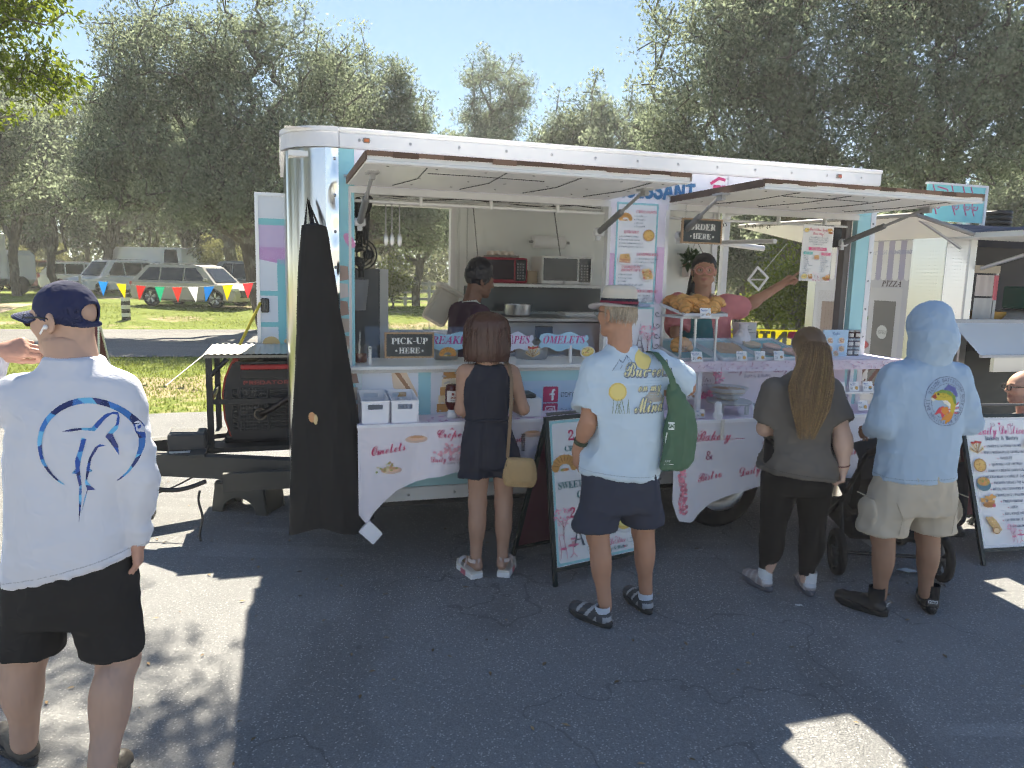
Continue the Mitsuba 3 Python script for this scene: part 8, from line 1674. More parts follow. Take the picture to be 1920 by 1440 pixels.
def draw_right(p, W, H):
    border(p, W, H, (0.66, 0.68, .70)); swirl(p, .26, .945, .02, (.35, .12, .2), -1, .003); swirl(p, .40, .945, .02, (.35, .12, .2), 1, .003); heart(p, W / 2, .95, .010, (.6, .1, .22))
    p.text('Daily De\u0301lice', W / 2, .875, .070, (0.60, .10, .26), 'script', 32, align='c', stretch=.66); p.text('Bakery & Bistro', W / 2, .835, .028, NAVY, 'serifbold', 18, align='c')
    L = ['SWEET & SAVORY CR\u00caPE', 'EGGS BREAKFAST CROISSANT', 'OMELET', 'QUICHE + GF OPTION', 'HAM & CHEESE CROISSANT', 'GRILLED HAM & CHEESE SANDWICH', 'FROZEN MEALS TO GO', 'DUCK OR COUNTRY P\u00c2T\u00c9', 'CROISSANT / PASTRIES', 'FRESH BREAD', 'SOUP', 'KEY LIME PIE', 'CR\u00c8ME BR\u00dbL\u00c9E', 'MACARON']
    for i, s in enumerate(L):
        z = .785 - .042 * i; w = text_runs(s, 'serifbold', 16)[1] * .0185 * .92; p.text(s, W / 2 + .01, z, .0185, NAVY, 'serifbold', 16, align='c', stretch=.92); heart(p, W / 2 - w / 2 - .005, z + .007, .005, (.5, .05, .1))
        p.rect(W / 2 - .12, z - .012, W / 2 + .13, z - .0105, (.5, .5, .52))
    for kind, x, z in (('fan', .095, .785), ('pie', .095, .665), ('bowl', .10, .545), ('basket', .115, .42), ('baguette', .125, .27), ('croissant', W - .085, .80), ('omelet', W - .09, .65), ('crepe', W - .09, .50), ('basket', W - .1, .36)):
        food(p, kind, x, z, .115)
    eiffel(p, W - .16, .14, .16, (.3, .2, .25)); blossom(p, .25, .15, .12); cafe_table(p, .28, .135, .11)
a_frame('folding_sign', 'white menu folding sign with croissant and eiffel tower behind the man in the straw hat', (0.285, 4.24), 0.55, 0.69, 1.02, 0.16, 0.52, (0.74, 0.75, 0.76), (0.10, 0.025, 0.045), draw_mid, draw_maroon)
a_frame('folding_sign', 'white menu folding sign listing bakery dishes at the right edge', (3.17, 4.76), 0.20, 0.62, 1.02, 0.36, 0.78, (0.76, 0.77, 0.78), (0.10, 0.025, 0.045), draw_right)
a_frame('folding_sign', 'dark maroon folding sign half hidden behind the stroller and hooded man', (2.66, 5.10), 0.30, 0.58, 0.95, 0.12, 0.45, (0.13, 0.03, 0.055), (0.10, 0.025, 0.045), draw_maroon)
a_frame('folding_sign', 'small maroon folding sign with white edge on the grass behind the man in the cap', (-7.75, 12.9), 0.1, 0.52, 0.95, 0.10, 0.5, (0.12, 0.02, 0.03), (0.12, 0.02, 0.03), lambda p, W, H: (p.text('Brittle', W / 2, .80, .06, (.6, .5, .5), 'script', 16, align='c', stretch=.7), p.rect(.1, .6, W - .1, .62, (.5, .2, .2)), p.rect(.1, .45, W - .1, .47, (.5, .4, .2))), edge=(0.66, .66, .66))
# ------------------------------------------------------------------ stroller
k = thing('stroller', 'black baby stroller in front of the man in the hooded shirt', 'stroller'); m = rotz(-0.12, (2.42, 4.62, 0)); SB = (0.018, 0.018, 0.018)
for s in (-1, 1):
    b = M(m); b.tube([(s * 0.25, -0.30, 0.86), (s * 0.262, -0.20, 0.72), (s * 0.265, 0.05, 0.45), (s * 0.265, 0.52, 0.14)], 0.014, SB, 8); part(k, 'frame', b, 'satin'); b = M(m); b.tube([(s * 0.265, 0.08, 0.46), (s * 0.28, -0.10, 0.16)], 0.014, SB, 8); part(k, 'frame', b, 'satin')
    for y, r_ in ((-0.10, 0.148), (0.55, 0.095)):
        c = np.array([s * 0.315, y, r_]); b = M(m); b.lathe([(r_ * .72, -.022), (r_ * .93, -.022), (r_, -.01), (r_, .01), (r_ * .93, .022), (r_ * .72, .022), (r_ * .72, -.022)], (0.02, .02, .02), c, 32, (1, 0, 0)); wk = part(k, 'wheel', b, 'matte'); b = M(m)
        for q in range(5):
            a = q * 2 * math.pi / 5; b.cyl(c, c + np.array([0, math.cos(a), math.sin(a)]) * r_ * .74, 0.012, (0.05, .05, .05), seg=6)
        b.cyl(c - [.03, 0, 0], c + [.03, 0, 0], .03, (.06, .06, .06)); part(wk, 'rim', b, 'satin')
b = M(m); b.cyl([-.315, -.10, .148], [.315, -.10, .148], .012, SB); part(k, 'axle', b, 'satin'); b = M(m); t = np.linspace(0, math.pi, 16); b.tube(np.vstack([[(-.25, -.30, .84)], np.c_[-.21 * np.cos(t) - .0, -.33 - .03 * np.sin(t), .875 + .055 * np.sin(t)], [(.25, -.30, .84)]]), .018, (.03, .026, .022), 8); part(k, 'handle', b, 'satin')
b = M(m); b.box([-.245, -.02, .20], [.245, .48, .36], SB, b=.04); part(k, 'basket', b, 'cloth'); b = M(m @ trans(0, 0.12, .38) @ rotx(.25)); b.box([-.21, -.05, 0], [.21, .30, .07], SB, b=.03); b.box([-.21, -.08, 0.02], [.21, -.02, .42], SB, b=.025); part(k, 'seat', b, 'cloth')
b = M(m); t = np.linspace(.2, 2.5, 14); P = np.stack([np.c_[np.full(14, x), .10 - .02 * abs(x) / .2 - .24 * np.cos(t), .60 + .26 * np.sin(t) * (1 - .25 * abs(x / .24) ** 2)] for x in np.linspace(-.23, .23, 9)], 0); b.grid(P, (0.025, .025, .026)); part(k, 'canopy', b, 'cloth')
b = M(m); b.tube([(-.235, -.33, .82), (-.19, -.36, .74), (-.17, -.36, .62)], .028, (.05, .045, .04), 8); part(k, 'cup_holder', b, 'satin')
b = M(); b.sheet([(2.52, 4.63), (2.60, 4.66), (2.66, 4.60), (2.58, 4.585)], .012, (.62, .66, .70)); b.sheet([(2.52, 4.63), (2.58, 4.585), (2.66, 4.60), (2.60, 4.66)][::-1], .010, (.62, .66, .70)); solo('paper_scrap', b, 'matte', 'scrap of pale paper on the asphalt right of the hooded man', 'litter')
b = M(); b.box([1.66, 4.07, 0.0], [1.70, 4.078, .004], (.66, .66, .66)); solo('paper_scrap', b, 'matte', 'tiny white scrap on the asphalt by the fair haired woman', 'litter')
# ------------------------------------------------------------------ parked cars
def loft_car(b, outl, lev, col):
    g = sg.Polygon(outl); rings = []
    base = np.array(g.exterior.coords)[:-1]; n = len(base); c = base.mean(0)
    for y, ins in lev:
        d = base - c; rings.append(np.c_[base[:, 0] - np.sign(d[:, 0]) * np.minimum(ins, abs(d[:, 0])), np.full(n, y), base[:, 1] - np.sign(d[:, 1]) * np.minimum(ins * .8, abs(d[:, 1]))])
    v = np.vstack(rings); i = np.arange(n); j = (i + 1) % n
    f = np.vstack([np.stack([q * n + i, (q + 1) * n + i, (q + 1) * n + j, q * n + j], 1) for q in range(len(lev) - 1)])
    t = trimesh.Trimesh(v, np.vstack([f[:, [0, 1, 2]], f[:, [0, 2, 3]]]), process=False); b.mesh(t, col, 38)
    for q, fl in ((0, 1), (len(lev) - 1, -1)):
        vv, ff = trimesh.creation.triangulate_polygon(sg.Polygon(rings[q][:, [0, 2]]), engine='earcut'); b.flat(np.c_[vv[:, 0], np.full(len(vv), lev[q][0]), vv[:, 1]], ff[:, ::fl], col)
def car(lab, x, y, yaw, L, H, col, kind='suv', cat='car', z=0.27):
    """x forward along the length; front at +L/2"""
    k = thing({'van': 'parked_van', 'pickup': 'pickup_truck'}.get(kind, 'parked_car'), lab, cat, 'vehicles parked beyond the road'); m = rotz(yaw, (x, y, z)); W = 0.93; belt = {'suv': .99, 'sedan': .90, 'van': 1.12, 'pickup': 1.08}[kind]; h = L / 2; wx = (h - .92, -h + .95); wr = .36
    low = [(-h, .48), (-h + .02, .80), (-h + .10, belt)] + [(h - 1.3, belt), (h - .35, belt - .10), (h - .05, belt - .28), (h, .50), (h - .10, .26)]
    arch = lambda c: [(c + .44 * math.cos(a), .34 + .44 * math.sin(a)) for a in np.linspace(-.2, math.pi + .2, 9)]
    g = sg.Polygon(low + [(-h + .10, .26)])
    for c in wx:
        g = g.difference(sg.Point(c, .36).buffer(.43))
    g = g if g.geom_type == 'Polygon' else max(g.geoms, key=lambda q: q.area)
    b = M(m); loft_car(b, np.array(g.exterior.coords)[:-1], [(-W, .05), (-W + .05, 0), (W - .05, 0), (W, .05)], col); b.box([-h + .3, -W + .15, .22], [h - .3, W - .15, .5], (.02, .02, .02)); part(k, 'body', b, 'paint')
    rf, wsx, rrx = {'suv': (H, h - 1.75, -h + .22), 'sedan': (H, h - 1.9, -h + 1.0), 'van': (H, h - .95, -h + .04), 'pickup': (H, h - 1.75, -h + 2.25)}[kind]; fx0 = {'suv': h - .95, 'sedan': h - 1.15, 'van': h - .45, 'pickup': h - 1.15}[kind]; bx = {'suv': -h + .06, 'sedan': -h + .45, 'van': -h + .02, 'pickup': -h + 2.1}[kind]
    if kind == 'suv':
        rrx += .42
    pts = [(bx, belt - .03), (rrx, rf - .06), (rrx + .25, rf), (wsx - .2, rf), (wsx + .15, rf - .06), (fx0, belt - .03)]
    yw = lambda zz: W - .04 - .20 * max(0, (zz - belt) / (rf - belt))
    b = M(m); n = 6; v = np.array([[px_, s * yw(pz), pz] for s in (-1, 1) for px_, pz in pts]); f = [[i, i + 6, (i + 1) % 6 + 6, (i + 1) % 6] for i in range(6)]
    b.flat(v, f, col); b.flat(v[:6], [[0, 1, 2], [0, 2, 3], [0, 3, 4], [0, 4, 5]], col); b.flat(v[6:], [[2, 1, 0], [3, 2, 0], [4, 3, 0], [5, 4, 0]], col); part(k, 'roof', b, 'paint')
    GL = (.012, .014, .017); sp = lambda px_, pz, s: [px_, s * (yw(pz) + .006), pz]; zt, zb = rf - .12, belt + .04
    ex = lambda zz: bx + (rrx - bx) * (zz - belt) / (rf - belt); fxx = lambda zz: fx0 + (wsx + .1 - fx0) * (zz - belt) / (rf - belt)
    cuts = {'suv': [ex(zb) + .25, -h + 1.35, .05, fxx(zb) - .30], 'sedan': [ex(zb) + .3, .0, fxx(zb) - .3], 'van': [h - 2.0, fxx(zb) - .25], 'pickup': [ex(zb) + .18, h - 2.35, fxx(zb) - .30]}[kind]
    for s in (-1, 1):
        for q in range(len(cuts) - 1):
            a, c = cuts[q] + .03, cuts[q + 1] - .03; a2 = a + (ex(zt) - ex(zb) if q == 0 and kind != 'van' else 0); c2 = c + (fxx(zt) - fxx(zb) if q == len(cuts) - 2 else 0)
            b = M(m); b.flat(np.array([sp(a, zb, s), sp(c, zb, s), sp(c2, zt, s), sp(a2, zt, s)]), [[0, 1, 2, 3]] if s < 0 else [[3, 2, 1, 0]], GL); part(k, 'window', b, 'gloss')
        b = M(m); b.box([fxx(zb) - .35, s * (W - .02), belt + .02], [fxx(zb) - .20, s * (W + .14), belt + .16], col, b=.03); part(k, 'mirror', b, 'paint')
        b = M(m); b.box([-h - .012, s * (W - .10) - .09, .78], [-h + .14, s * (W - .10) + .105, belt - .03], (.30, .015, .02), b=.02); part(k, 'tail_light', b, 'gloss'); b = M(m); b.box([h - .26, s * (W - .16) - .14, .66], [h - .02, s * (W - .16) + .14, .80], (.6, .6, .62), b=.03); part(k, 'headlight', b, 'gloss')
    for e, lo, fnx, s in (('windscreen', zb - .02, fxx, 1), ('rear_window', zb, ex, -1)):
        hw = W - .22; b = M(m); o = .012 * s; b.flat(np.array([[fnx(lo) + o, -hw, lo], [fnx(lo) + o, hw, lo], [fnx(zt) + o, hw - .12, zt], [fnx(zt) + o, -hw + .12, zt]]), [[0, 1, 2, 3]][::1] if s > 0 else [[3, 2, 1, 0]], GL if kind != 'van' or s > 0 else (.02, .03, .03)); part(k, e, b, 'gloss')
    b = M(m); b.box([-h - .02, -W + .06, .30], [-h + .10, W - .06, .56], (.05, .05, .055) if kind == 'suv' else col, b=.04); part(k, 'bumper', b, 'satin'); b = M(m); b.box([h - .08, -.55, .42], [h + .012, .55, .70], (.03, .03, .03), b=.02); part(k, 'grille', b, 'satin'); b = M(m); b.box([-h - .028, -.16, .62], [-h - .0, .16, .74], (.5, .5, .5)); part(k, 'number_plate', b, 'satin')
    if kind == 'pickup':
        b = M(m); b.box([-h + .1, -W + .1, belt], [-h + 2.1, W - .1, belt + .012], (.02, .02, .02)); part(k, 'bed', b, 'matte')
    if kind == 'suv':
        for s in (-1, 1):
            b = M(m); b.tube([(rrx + .2, s * .62, rf - .01), (rrx + .4, s * .62, rf + .05), (wsx - .4, s * .62, rf + .05), (wsx - .2, s * .62, rf - .01)], .018, (.3, .3, .3), 6); part(k, 'roof_rail', b, 'satin')
    for c in wx:
        for s in (-1, 1):
            o = np.array([c, s * (W - .11), wr]); ax = (0, s, 0); b = M(m); b.lathe([(.22, -.1), (wr - .02, -.11), (wr, -.06), (wr, .07), (wr - .03, .105), (.255, .105), (.245, .08)], (.018, .018, .018), o, 28, ax); wk = part(k, 'wheel', b, 'matte'); b = M(m); b.lathe([(.25, .09), (.235, .06), (.10, .03), (0, .03)], (.10, .10, .105), o, 24, ax)
            for q in range(5):
                a = q * 2 * math.pi / 5 + .3
                for da in (-.16, .16):
                    b.cyl(o + np.array([.05 * math.cos(a), s * .085, .05 * math.sin(a)]), o + np.array([.24 * math.cos(a + da), s * .092, .24 * math.sin(a + da)]), .022, (.62, .62, .63), seg=6)
            part(wk, 'rim', b, 'metal')
    return k
car('champagne beige SUV parked side on behind the string of pennants', -12.95, 30.6, -0.22, 4.77, 1.66, (0.30, 0.285, 0.255))
car('dark grey pickup truck parked behind the beige SUV', -12.2, 35.0, math.pi - 0.2, 5.7, 1.90, (0.10, 0.115, 0.125), 'pickup', 'truck'); car('tall white van behind the pickup truck', -20.6, 44.0, -0.35, 5.9, 2.65, (0.76, 0.77, 0.80), 'van', 'van')
car('white SUV facing the camera left of the white van', -22.0, 41.5, -2.0, 4.9, 1.85, (0.76, 0.76, 0.77)); car('white crossover seen from its rear corner, right of the maroon minivan', -25.2, 44.0, 0.55, 4.5, 1.70, (0.76, 0.76, 0.75)); car('maroon minivan seen from behind', -28.2, 45.5, 0.85, 5.0, 1.76, (0.10, 0.012, 0.018))
car('silver grey car between the dark sedan and the maroon minivan', -30.6, 47.0, -2.0, 4.6, 1.50, (0.42, 0.42, 0.43), 'sedan'); car('dark grey sedan seen from behind, leftmost of the row', -30.2, 45.0, 1.0, 4.8, 1.42, (0.12, 0.13, 0.145), 'sedan')
k = thing('box_truck', 'white box truck cut off by the left edge', 'truck'); m = rotz(1.2, (-26.9, 35.6, .27)); b = M(m); b.box([-2.6, -1.15, .75], [2.2, 1.15, 3.0], (.74, .75, .78), b=.05); part(k, 'box', b, 'paint'); b = M(m); b.box([2.25, -1.05, .5], [3.9, 1.05, 2.2], (.72, .72, .74), b=.25); part(k, 'cab', b, 'paint'); b = M(m); b.box([-2.6, -1.0, .5], [2.2, 1.0, .74], (.05, .05, .05)); part(k, 'chassis', b, 'matte')
for c in (-1.5, 2.9):
    for s in (-1, 1):
        b = M(m); b.lathe([(0, -.12), (.44, -.12), (.47, 0), (.44, .12), (0, .12)], (.02, .02, .02), (c, s * .95, .47), 24, (0, 1, 0)); part(k, 'wheel', b, 'matte')
# ------------------------------------------------------------------ bunting, signs and small things beyond the pavement
k = thing('bunting', 'string of red, yellow, blue, green and white pennants across the grass', 'bunting'); b = M(); s0, s1 = px(150, 522, 13.2), px(560, 518, 12.0); u = np.linspace(0, 1, 30); sp = s0 + (s1 - s0) * u[:, None]; sp[:, 2] -= .16 * np.sin(math.pi * u); b.tube(sp, .005, (.6, .6, .6), 5); part(k, 'string', b, 'satin')
for i, (xx, c) in enumerate(((197, (.02, .20, .62)), (233, (.70, .50, .01)), (272, (.55, .03, .03)), (308, (.02, .30, .16)), (341, (.52, .04, .03)), (371, (.62, .64, .66)), (401, (.02, .18, .60)), (435, (.72, .52, .01)), (471, (.58, .04, .05)))):
    u0 = (xx - 150) / 410; p = s0 + (s1 - s0) * u0; p[2] -= .16 * math.sin(math.pi * u0); e = unit(s1 - s0); tw = rng.uniform(-.05, .05); b = M(); b.raw(np.array([p - e * .105, p + e * .105, p + [tw, tw, -.26], p + [tw * .5, tw * .5 + .02, -.12]]), [[0, 3, 1], [0, 2, 3], [3, 2, 1]], c); part(k, 'pennant', b, 'leaf')
for s, p in ((1, s0), (2, np.array([*px(562, 518, 12.0)[:2], 1.8]))):
    b = M(); b.cyl([p[0], p[1], 0], [p[0], p[1], p[2] + .05], .022, (.3, .3, .3), seg=10); part(k, 'post', b, 'satin')
k = thing('yield_sign', 'red and white yield sign on a thin post among the trees', 'road sign'); p = px(219, 484, 46); m = rotz(.1, (p[0], p[1], 0)); b = M(m); b.cyl([0, 0, .2], [0, 0, p[2] + .3], .04, (.4, .4, .4)); part(k, 'post', b, 'metal'); b = M(m @ frame((0, -.06, p[2]), [1, 0, 0], [0, 0, 1], [0, -1, 0])); tri = sg.Polygon([(-.42, .38), (.42, .38), (0, -.36)]).buffer(.04); b.prism(tri, .01, (.5, .04, .05)); part(k, 'plate', b, 'satin'); pr = Print(m @ frame((0, -.071, p[2]), [1, 0, 0], [0, 0, 1], [0, -1, 0])); pr.poly(sg.Polygon([(-.2, .26), (.2, .26), (0, -.1)]), (.66, .6, .6)); pr.up(); pr.text('YIELD', 0, .17, .06, (.5, .04, .05), res=9, bold=1, align='c'); part(k, 'plate_print', pr.b, 'print')
k = thing('striped_bollard', 'black and white striped bollard by the rear of the beige SUV', 'bollard'); p = at_ground(233, 25, .15); b = M()
for q in range(7):
    b.cyl([p[0], p[1], .02 + .13 * q], [p[0], p[1], .15 + .13 * q], .14, (.6, .6, .6) if q % 2 else (.02, .02, .02), seg=14)
part(k, 'post', b, 'satin')
def rail_fence(lab, pts, rails, col, h=1.2):
    k = thing('rail_fence', lab, 'fence')
    for i, p in enumerate(pts):
        b = M(); b.box([p[0] - .07, p[1] - .07, p[2]], [p[0] + .07, p[1] + .07, p[2] + h], col); part(k, 'post', b, 'matte')
        if i:
            a = pts[i - 1]
            for z in rails:
                b = M(); d = unit(np.array([p[0] - a[0], p[1] - a[1], 0])); b.box([0, -.03, 0], [np.hypot(p[0] - a[0], p[1] - a[1]), .03, .14], col, frame((a[0], a[1], a[2] + z), d, [-d[1], d[0], 0], [0, 0, 1])); part(k, 'rail', b, 'matte')
rail_fence('pale split rail fence beyond the grass seen through the trailer back door', [at_ground(x, 36, .28) for x in (715, 760, 805, 850, 895)], (.25, .62, .98), (.46, .45, .42)); rail_fence('dark rail fence under the shrubs seen through the order window', [at_ground(x, 21.5 + (x - 1330) * .006, .02) for x in (1320, 1385, 1450, 1515, 1580)], (.3, .75), (.05, .045, .04))
k = thing('yellow_banner', 'yellow banner with reversed dark lettering on the grass behind the trailer', 'banner'); p = px(1372, 620, 10.6); m = rotz(.05, (p[0], p[1], 0)); b = M(m); b.box([-1.25, 0, .62], [1.25, .006, 1.16], (.66, .60, .03)); part(k, 'sheet', b, 'leaf'); pr = Print(m @ frame((0, 0, 0), [1, 0, 0], [0, 0, 1], [0, -1, 0])); q = Print(np.eye(4), base=0); q.text('DINING', 0, 0, .2, (.06, .06, .02), res=20, bold=1, align='c', stretch=1.3); v, f, c = q.b.out(); pr.b.raw(app(pr.m, v * [-1, 1, 1] + [-.75, .92, .002]), f, c); pr.b.raw(app(pr.m, v * [-1, 1, 1] + [.55, .92, .002]), f, c); part(k, 'banner_print', pr.b, 'print')
for s in (-1.27, 0, 1.27):
    b = M(m); b.cyl([s, .02, 0], [s, .02, 1.2], .015, (.4, .4, .4), seg=8); part(k, 'stake', b, 'metal')
# ------------------------------------------------------------------ the pizza trailer next door
A0 = np.array([4.26, 7.5, 0.0]); PT = frame(A0, TD, TN, [0, 0, 1]); k = pz = thing('pizza_trailer', 'pizza trailer with a printed shop front, tread plate corners and a steel serving counter', 'food trailer')
pm = lambda: M(PT)
b = pm(); b.box([0, .0, .45], [.05, 2.0, 2.36], (.52, .52, .58)); part(k, 'end_wall', b, 'satin'); b = pm(); b.box([.05, 0, .45], [4.2, .05, 1.18], (.07, .075, .07)); part(k, 'side_wall', b, 'satin'); b = pm(); b.box([.05, 1.95, .45], [4.2, 2.0, 2.36], (.10, .10, .11)); part(k, 'back_wall', b, 'matte'); b = pm(); b.box([-.02, -.03, 2.36], [4.2, 2.03, 2.44], (.06, .07, .12)); part(k, 'roof', b, 'satin'); b = pm(); b.box([.05, .05, .45], [4.2, 1.95, .5], (.1, .1, .1)); part(k, 'floor', b, 'matte')  # side wall colour is dark to carry the shade under the counter
def plate(name, P):
    b = pm(); n, mm = P.shape[:2]; b.grid(P, (.7, .7, .7)); U, V = np.meshgrid(np.linspace(0, np.linalg.norm(P[-1, 0] - P[0, 0]), n), np.linspace(0, 1.95, mm), indexing='ij'); part(pz, name, b, 'tread_plate', uv=np.c_[U.ravel(), V.ravel()])
z2 = lambda x, w: np.array([[x, w, .42], [x, w, 2.36]]); plate('corner_plate', np.stack([z2(-.006, .42), z2(-.006, .0)], 0)); plate('corner_plate', np.stack([z2(-.006, -.006), z2(.30, -.006)], 0)); plate('corner_plate', np.stack([z2(-.006, 2.0), z2(-.006, 1.86)], 0))
b = pm(); b.box([.28, -.02, .45], [.36, .04, 2.36], (.66, .66, .66)); part(k, 'window_post', b, 'metal')
m = frame(A0 - TD * .001, -TN, [0, 0, 1], -TD); pr = Print(m)      # shop front print, x runs from the far end towards the near corner
pr.rect(-1.86, .5, -.42, 2.34, (.50, .50, .56)); pr.rect(-1.80, .6, -1.35, 1.75, (.44, .43, .47)); pr.up()
for i in range(18):
    x = -1.86 + .08 * i; c = (.70, .70, .73) if i % 2 else (.40, .38, .52); pr.poly([(x, 1.92), (x + .08, 1.92), (x + .08, 2.30), (x, 2.30)], c); pr.ell(x + .04, 1.92, .04, .04, c, seg=12)
pr.rect(-1.86, 2.16, -.42, 2.20, (.30, .32, .50)); pr.rect(-.95, .55, -.50, 1.80, (.56, .55, .58)); pr.up(); pr.rect(-.88, .62, -.57, 1.66, (.20, .19, .19)); pr.rect(-1.72, .75, -1.45, 1.62, (.28, .22, .20))
for i in range(5):
    pr.rect(-1.70 + .05 * i, .75, -1.695 + .05 * i, 1.62, (.16, .12, .11))
pr.up(); pr.text('PIZZA', -.80, 1.815, .07, (.12, .1, .12), 'italic', 20); pr.poly(sg.Point(-.73, 1.32).buffer(.075), (.62, .62, .62)); pr.up(); pr.text('OPEN', -.785, 1.30, .035, (.2, .2, .2), res=12); pr.text('PIZZA', -1.40, .72, .22, (.16, .08, .08), 'italic', 30, rot=math.pi / 2 * 0)
for x, z, rx, rz, c in ((-1.12, 1.80, .06, .06, (.10, .07, .10)), (-1.13, 1.66, .10, .10, (.45, .06, .10)), (-1.05, 1.58, .05, .04, (.6, .5, .5)), (-1.17, 1.44, .05, .09, (.55, .16, .06)), (-1.02, 1.46, .08, .05, (.12, .22, .05)), (-1.12, 1.22, .07, .09, (.60, .35, .40)), (-1.0, 1.16, .10, .05, (.55, .14, .15)), (-1.18, 1.08, .09, .05, (.30, .36, .12)), (-1.02, 1.0, .05, .05, (.6, .55, .5))):
    pr.ell(x, z, rx, rz, c); pr.ell(x - .02, z + .02, rx * .4, rz * .4, np.clip(np.array(c) * 1.8, 0, .8)); pr.up()
part(k, 'shop_print', pr.b, 'print')
b = pm(); b.quad([.10, -.03, 1.49], [4.2, -.03, 1.49], [4.2, -.42, 1.18], [.10, -.42, 1.18], (.62, .67, .73)); b.box([.10, -.44, 1.165], [4.2, -.40, 1.19], (.5, .5, .5)); b.box([.05, -.05, 1.47], [4.2, .03, 1.51], (.36, .38, .4)); part(k, 'serving_counter', b, 'satin'); b = pm(); b.box([.3, -.40, 1.02], [4.2, -.36, 1.165], (.55, .55, .55)); part(k, 'drip_panel', b, 'metal'); pr = Print(frame(app(PT, np.array([0, -.40, 0])), TD, [0, 0, 1], -TN)); pr.rect(.86, 1.04, .98, 1.15, (.66, .62, .10)); pr.rect(1.0, 1.04, 1.08, 1.15, (.66, .66, .66)); part(k, 'label_print', pr.b, 'print')  # sky reflected in the counter metal is put into its pale blue colour
b = pm(); b.box([.05, .06, .5], [4.2, .08, 1.45], (.04, .04, .04)); part(k, 'inner_panel', b, 'matte'); b = pm(); b.box([.06, -.95, 2.30], [4.2, -.02, 2.35], (.66, .66, .64)); b.box([.05, -.97, 2.35], [4.2, -.0, 2.38], (.05, .07, .14)); part(k, 'hatch', b, 'satin'); b = pm(); b.cyl([.40, -.05, 2.02], [.80, -.6, 2.28], .018, (.6, .6, .6)); part(k, 'gas_prop', b, 'metal')
b = pm(); b.box([.45, .25, 1.98], [1.02, .30, 2.06], (.42, .36, .28)); b.box([.98, .26, 1.48], [1.02, .30, 2.06], (.5, .5, .5)); part(k, 'rack', b, 'satin')
for x0, x1, z0, z1, c in ((.48, .56, 1.70, 1.95, (.55, .12, .16)), (.57, .63, 1.72, 1.95, (.05, .05, .06)), (.66, .90, 1.74, 1.96, (.56, .50, .47)), (.92, .97, 1.70, 1.96, (.60, .16, .2)), (.66, .93, 1.50, 1.72, (.50, .50, .50)), (.46, .60, 1.50, 1.68, (.12, .15, .12))):
    b = pm(); u = np.linspace(x0, x1, 12); P = np.stack([np.c_[u, .22 + .012 * np.sin(u * 60 + z), np.full(12, z)] for z in np.linspace(z0, z1, 6)], 0); b.grid(P, c); part(k, 'hanging_cloth', b, 'cloth')
b = pm(); b.box([1.1, 1.2, 1.2], [1.75, 1.7, 1.62], (.50, .50, .51)); b.box([1.2, .6, 1.45], [1.6, 1.1, 1.56], (.45, .25, .06)); part(k, 'oven', b, 'metal'); b = pm(); b.ball((1.95, .7, 1.46), (.42, .42, .14), (.56, .54, .52)); part(k, 'dough_tray', b, 'satin'); b = pm(); b.box([1.62, .3, 1.6], [2.1, .7, 1.85], (.04, .16, .12), b=.02); part(k, 'cooler', b, 'satin')
b = pm(); b.box([-.35, -.04, 2.46], [.38, -.02, 2.80], (.22, .58, .60)); sgn = part(k, 'roof_sign', b, 'satin', 'turquoise roof sign with pink curls'); b = pm(); b.box([.36, -.05, 2.44], [.39, -.01, 2.82], (.66, .66, .66)); b.box([-.36, -.05, 2.80], [.36, -.01, 2.82], (.66, .66, .66)); part(sgn, 'edge', b, 'satin')
pr = Print(frame(app(PT, np.array([0, -.04, 0])), TD, [0, 0, 1], -TN)); PKC = (.52, .08, .20)
for x in (-.25, -.02, .12, .22):
    pr.line([(x - .05, 2.80), (x, 2.70), (x - .01, 2.60), (x + .03, 2.52)], .012, PKC); swirl(pr, x + .03, 2.60, .035, PKC, 1, .009)
pr.line([(-.2, 2.66), (-.08, 2.70), (-.12, 2.76), (-.24, 2.78)], .012, PKC); part(sgn, 'sign_print', pr.b, 'print')
b = pm(); b.quad([-.012, -.29, 2.31], [-.012, 2.06, 2.31], [-1.0, 2.06, 2.47], [-.72, -.29, 2.46], (.74, .73, .71)); b.quad([-.012, -.29, 2.345], [-.72, -.29, 2.495], [-1.0, 2.06, 2.505], [-.012, 2.06, 2.345], (.6, .6, .6)); aw = part(k, 'awning', b, 'satin', 'white raised awning on the near end'); b = pm(); b.tube([(-.012, -.29, 2.328), (-.72, -.29, 2.478), (-1.0, 2.06, 2.488), (-.012, 2.06, 2.328)], .022, (.30, .28, .26), 6); part(aw, 'rim', b, 'satin'); b = pm(); b.cyl([-.05, -.2, 2.2], [-.6, -.22, 2.44], .014, (.6, .6, .62)); part(aw, 'gas_prop', b, 'metal')
b = pm(); b.tube([(-.3, .2, 2.385), (-.2, 1.7, 2.365)], .004, (.15, .15, .15), 5); b.tube([(-.62, .1, 2.44), (-.75, 1.8, 2.45)], .004, (.15, .15, .15), 5); part(aw, 'lining_seam', b, 'satin')
b = pm()
for q in range(4):
    b.lathe([(0, .0), (.13, 0), (.14, .02), (.13, .04), (0, .04)], (.02, .02, .02), (.95, .3, 2.44 + .05 * q), 20)
part(k, 'roof_vent', b, 'satin'); b = pm(); b.cyl([.62, .4, 2.44], [.62, .4, 2.66], .07, (.4, .4, .4)); part(k, 'flue', b, 'metal')
for x in (1.6, 2.4):
    b = pm(); b.lathe([(0, -.1), (.32, -.1), (.34, 0), (.32, .1), (0, .1)], (.02, .02, .02), (x, .12, .34), 28, (0, 1, 0)); part(k, 'wheel', b, 'matte')
b = pm(); b.box([.2, .3, .3], [4.1, 1.7, .45], (.05, .05, .05)); part(k, 'chassis', b, 'matte')
k = thing('work_trestle', 'grey trestle with an orange top under the pizza counter', 'trestle'); b = pm()
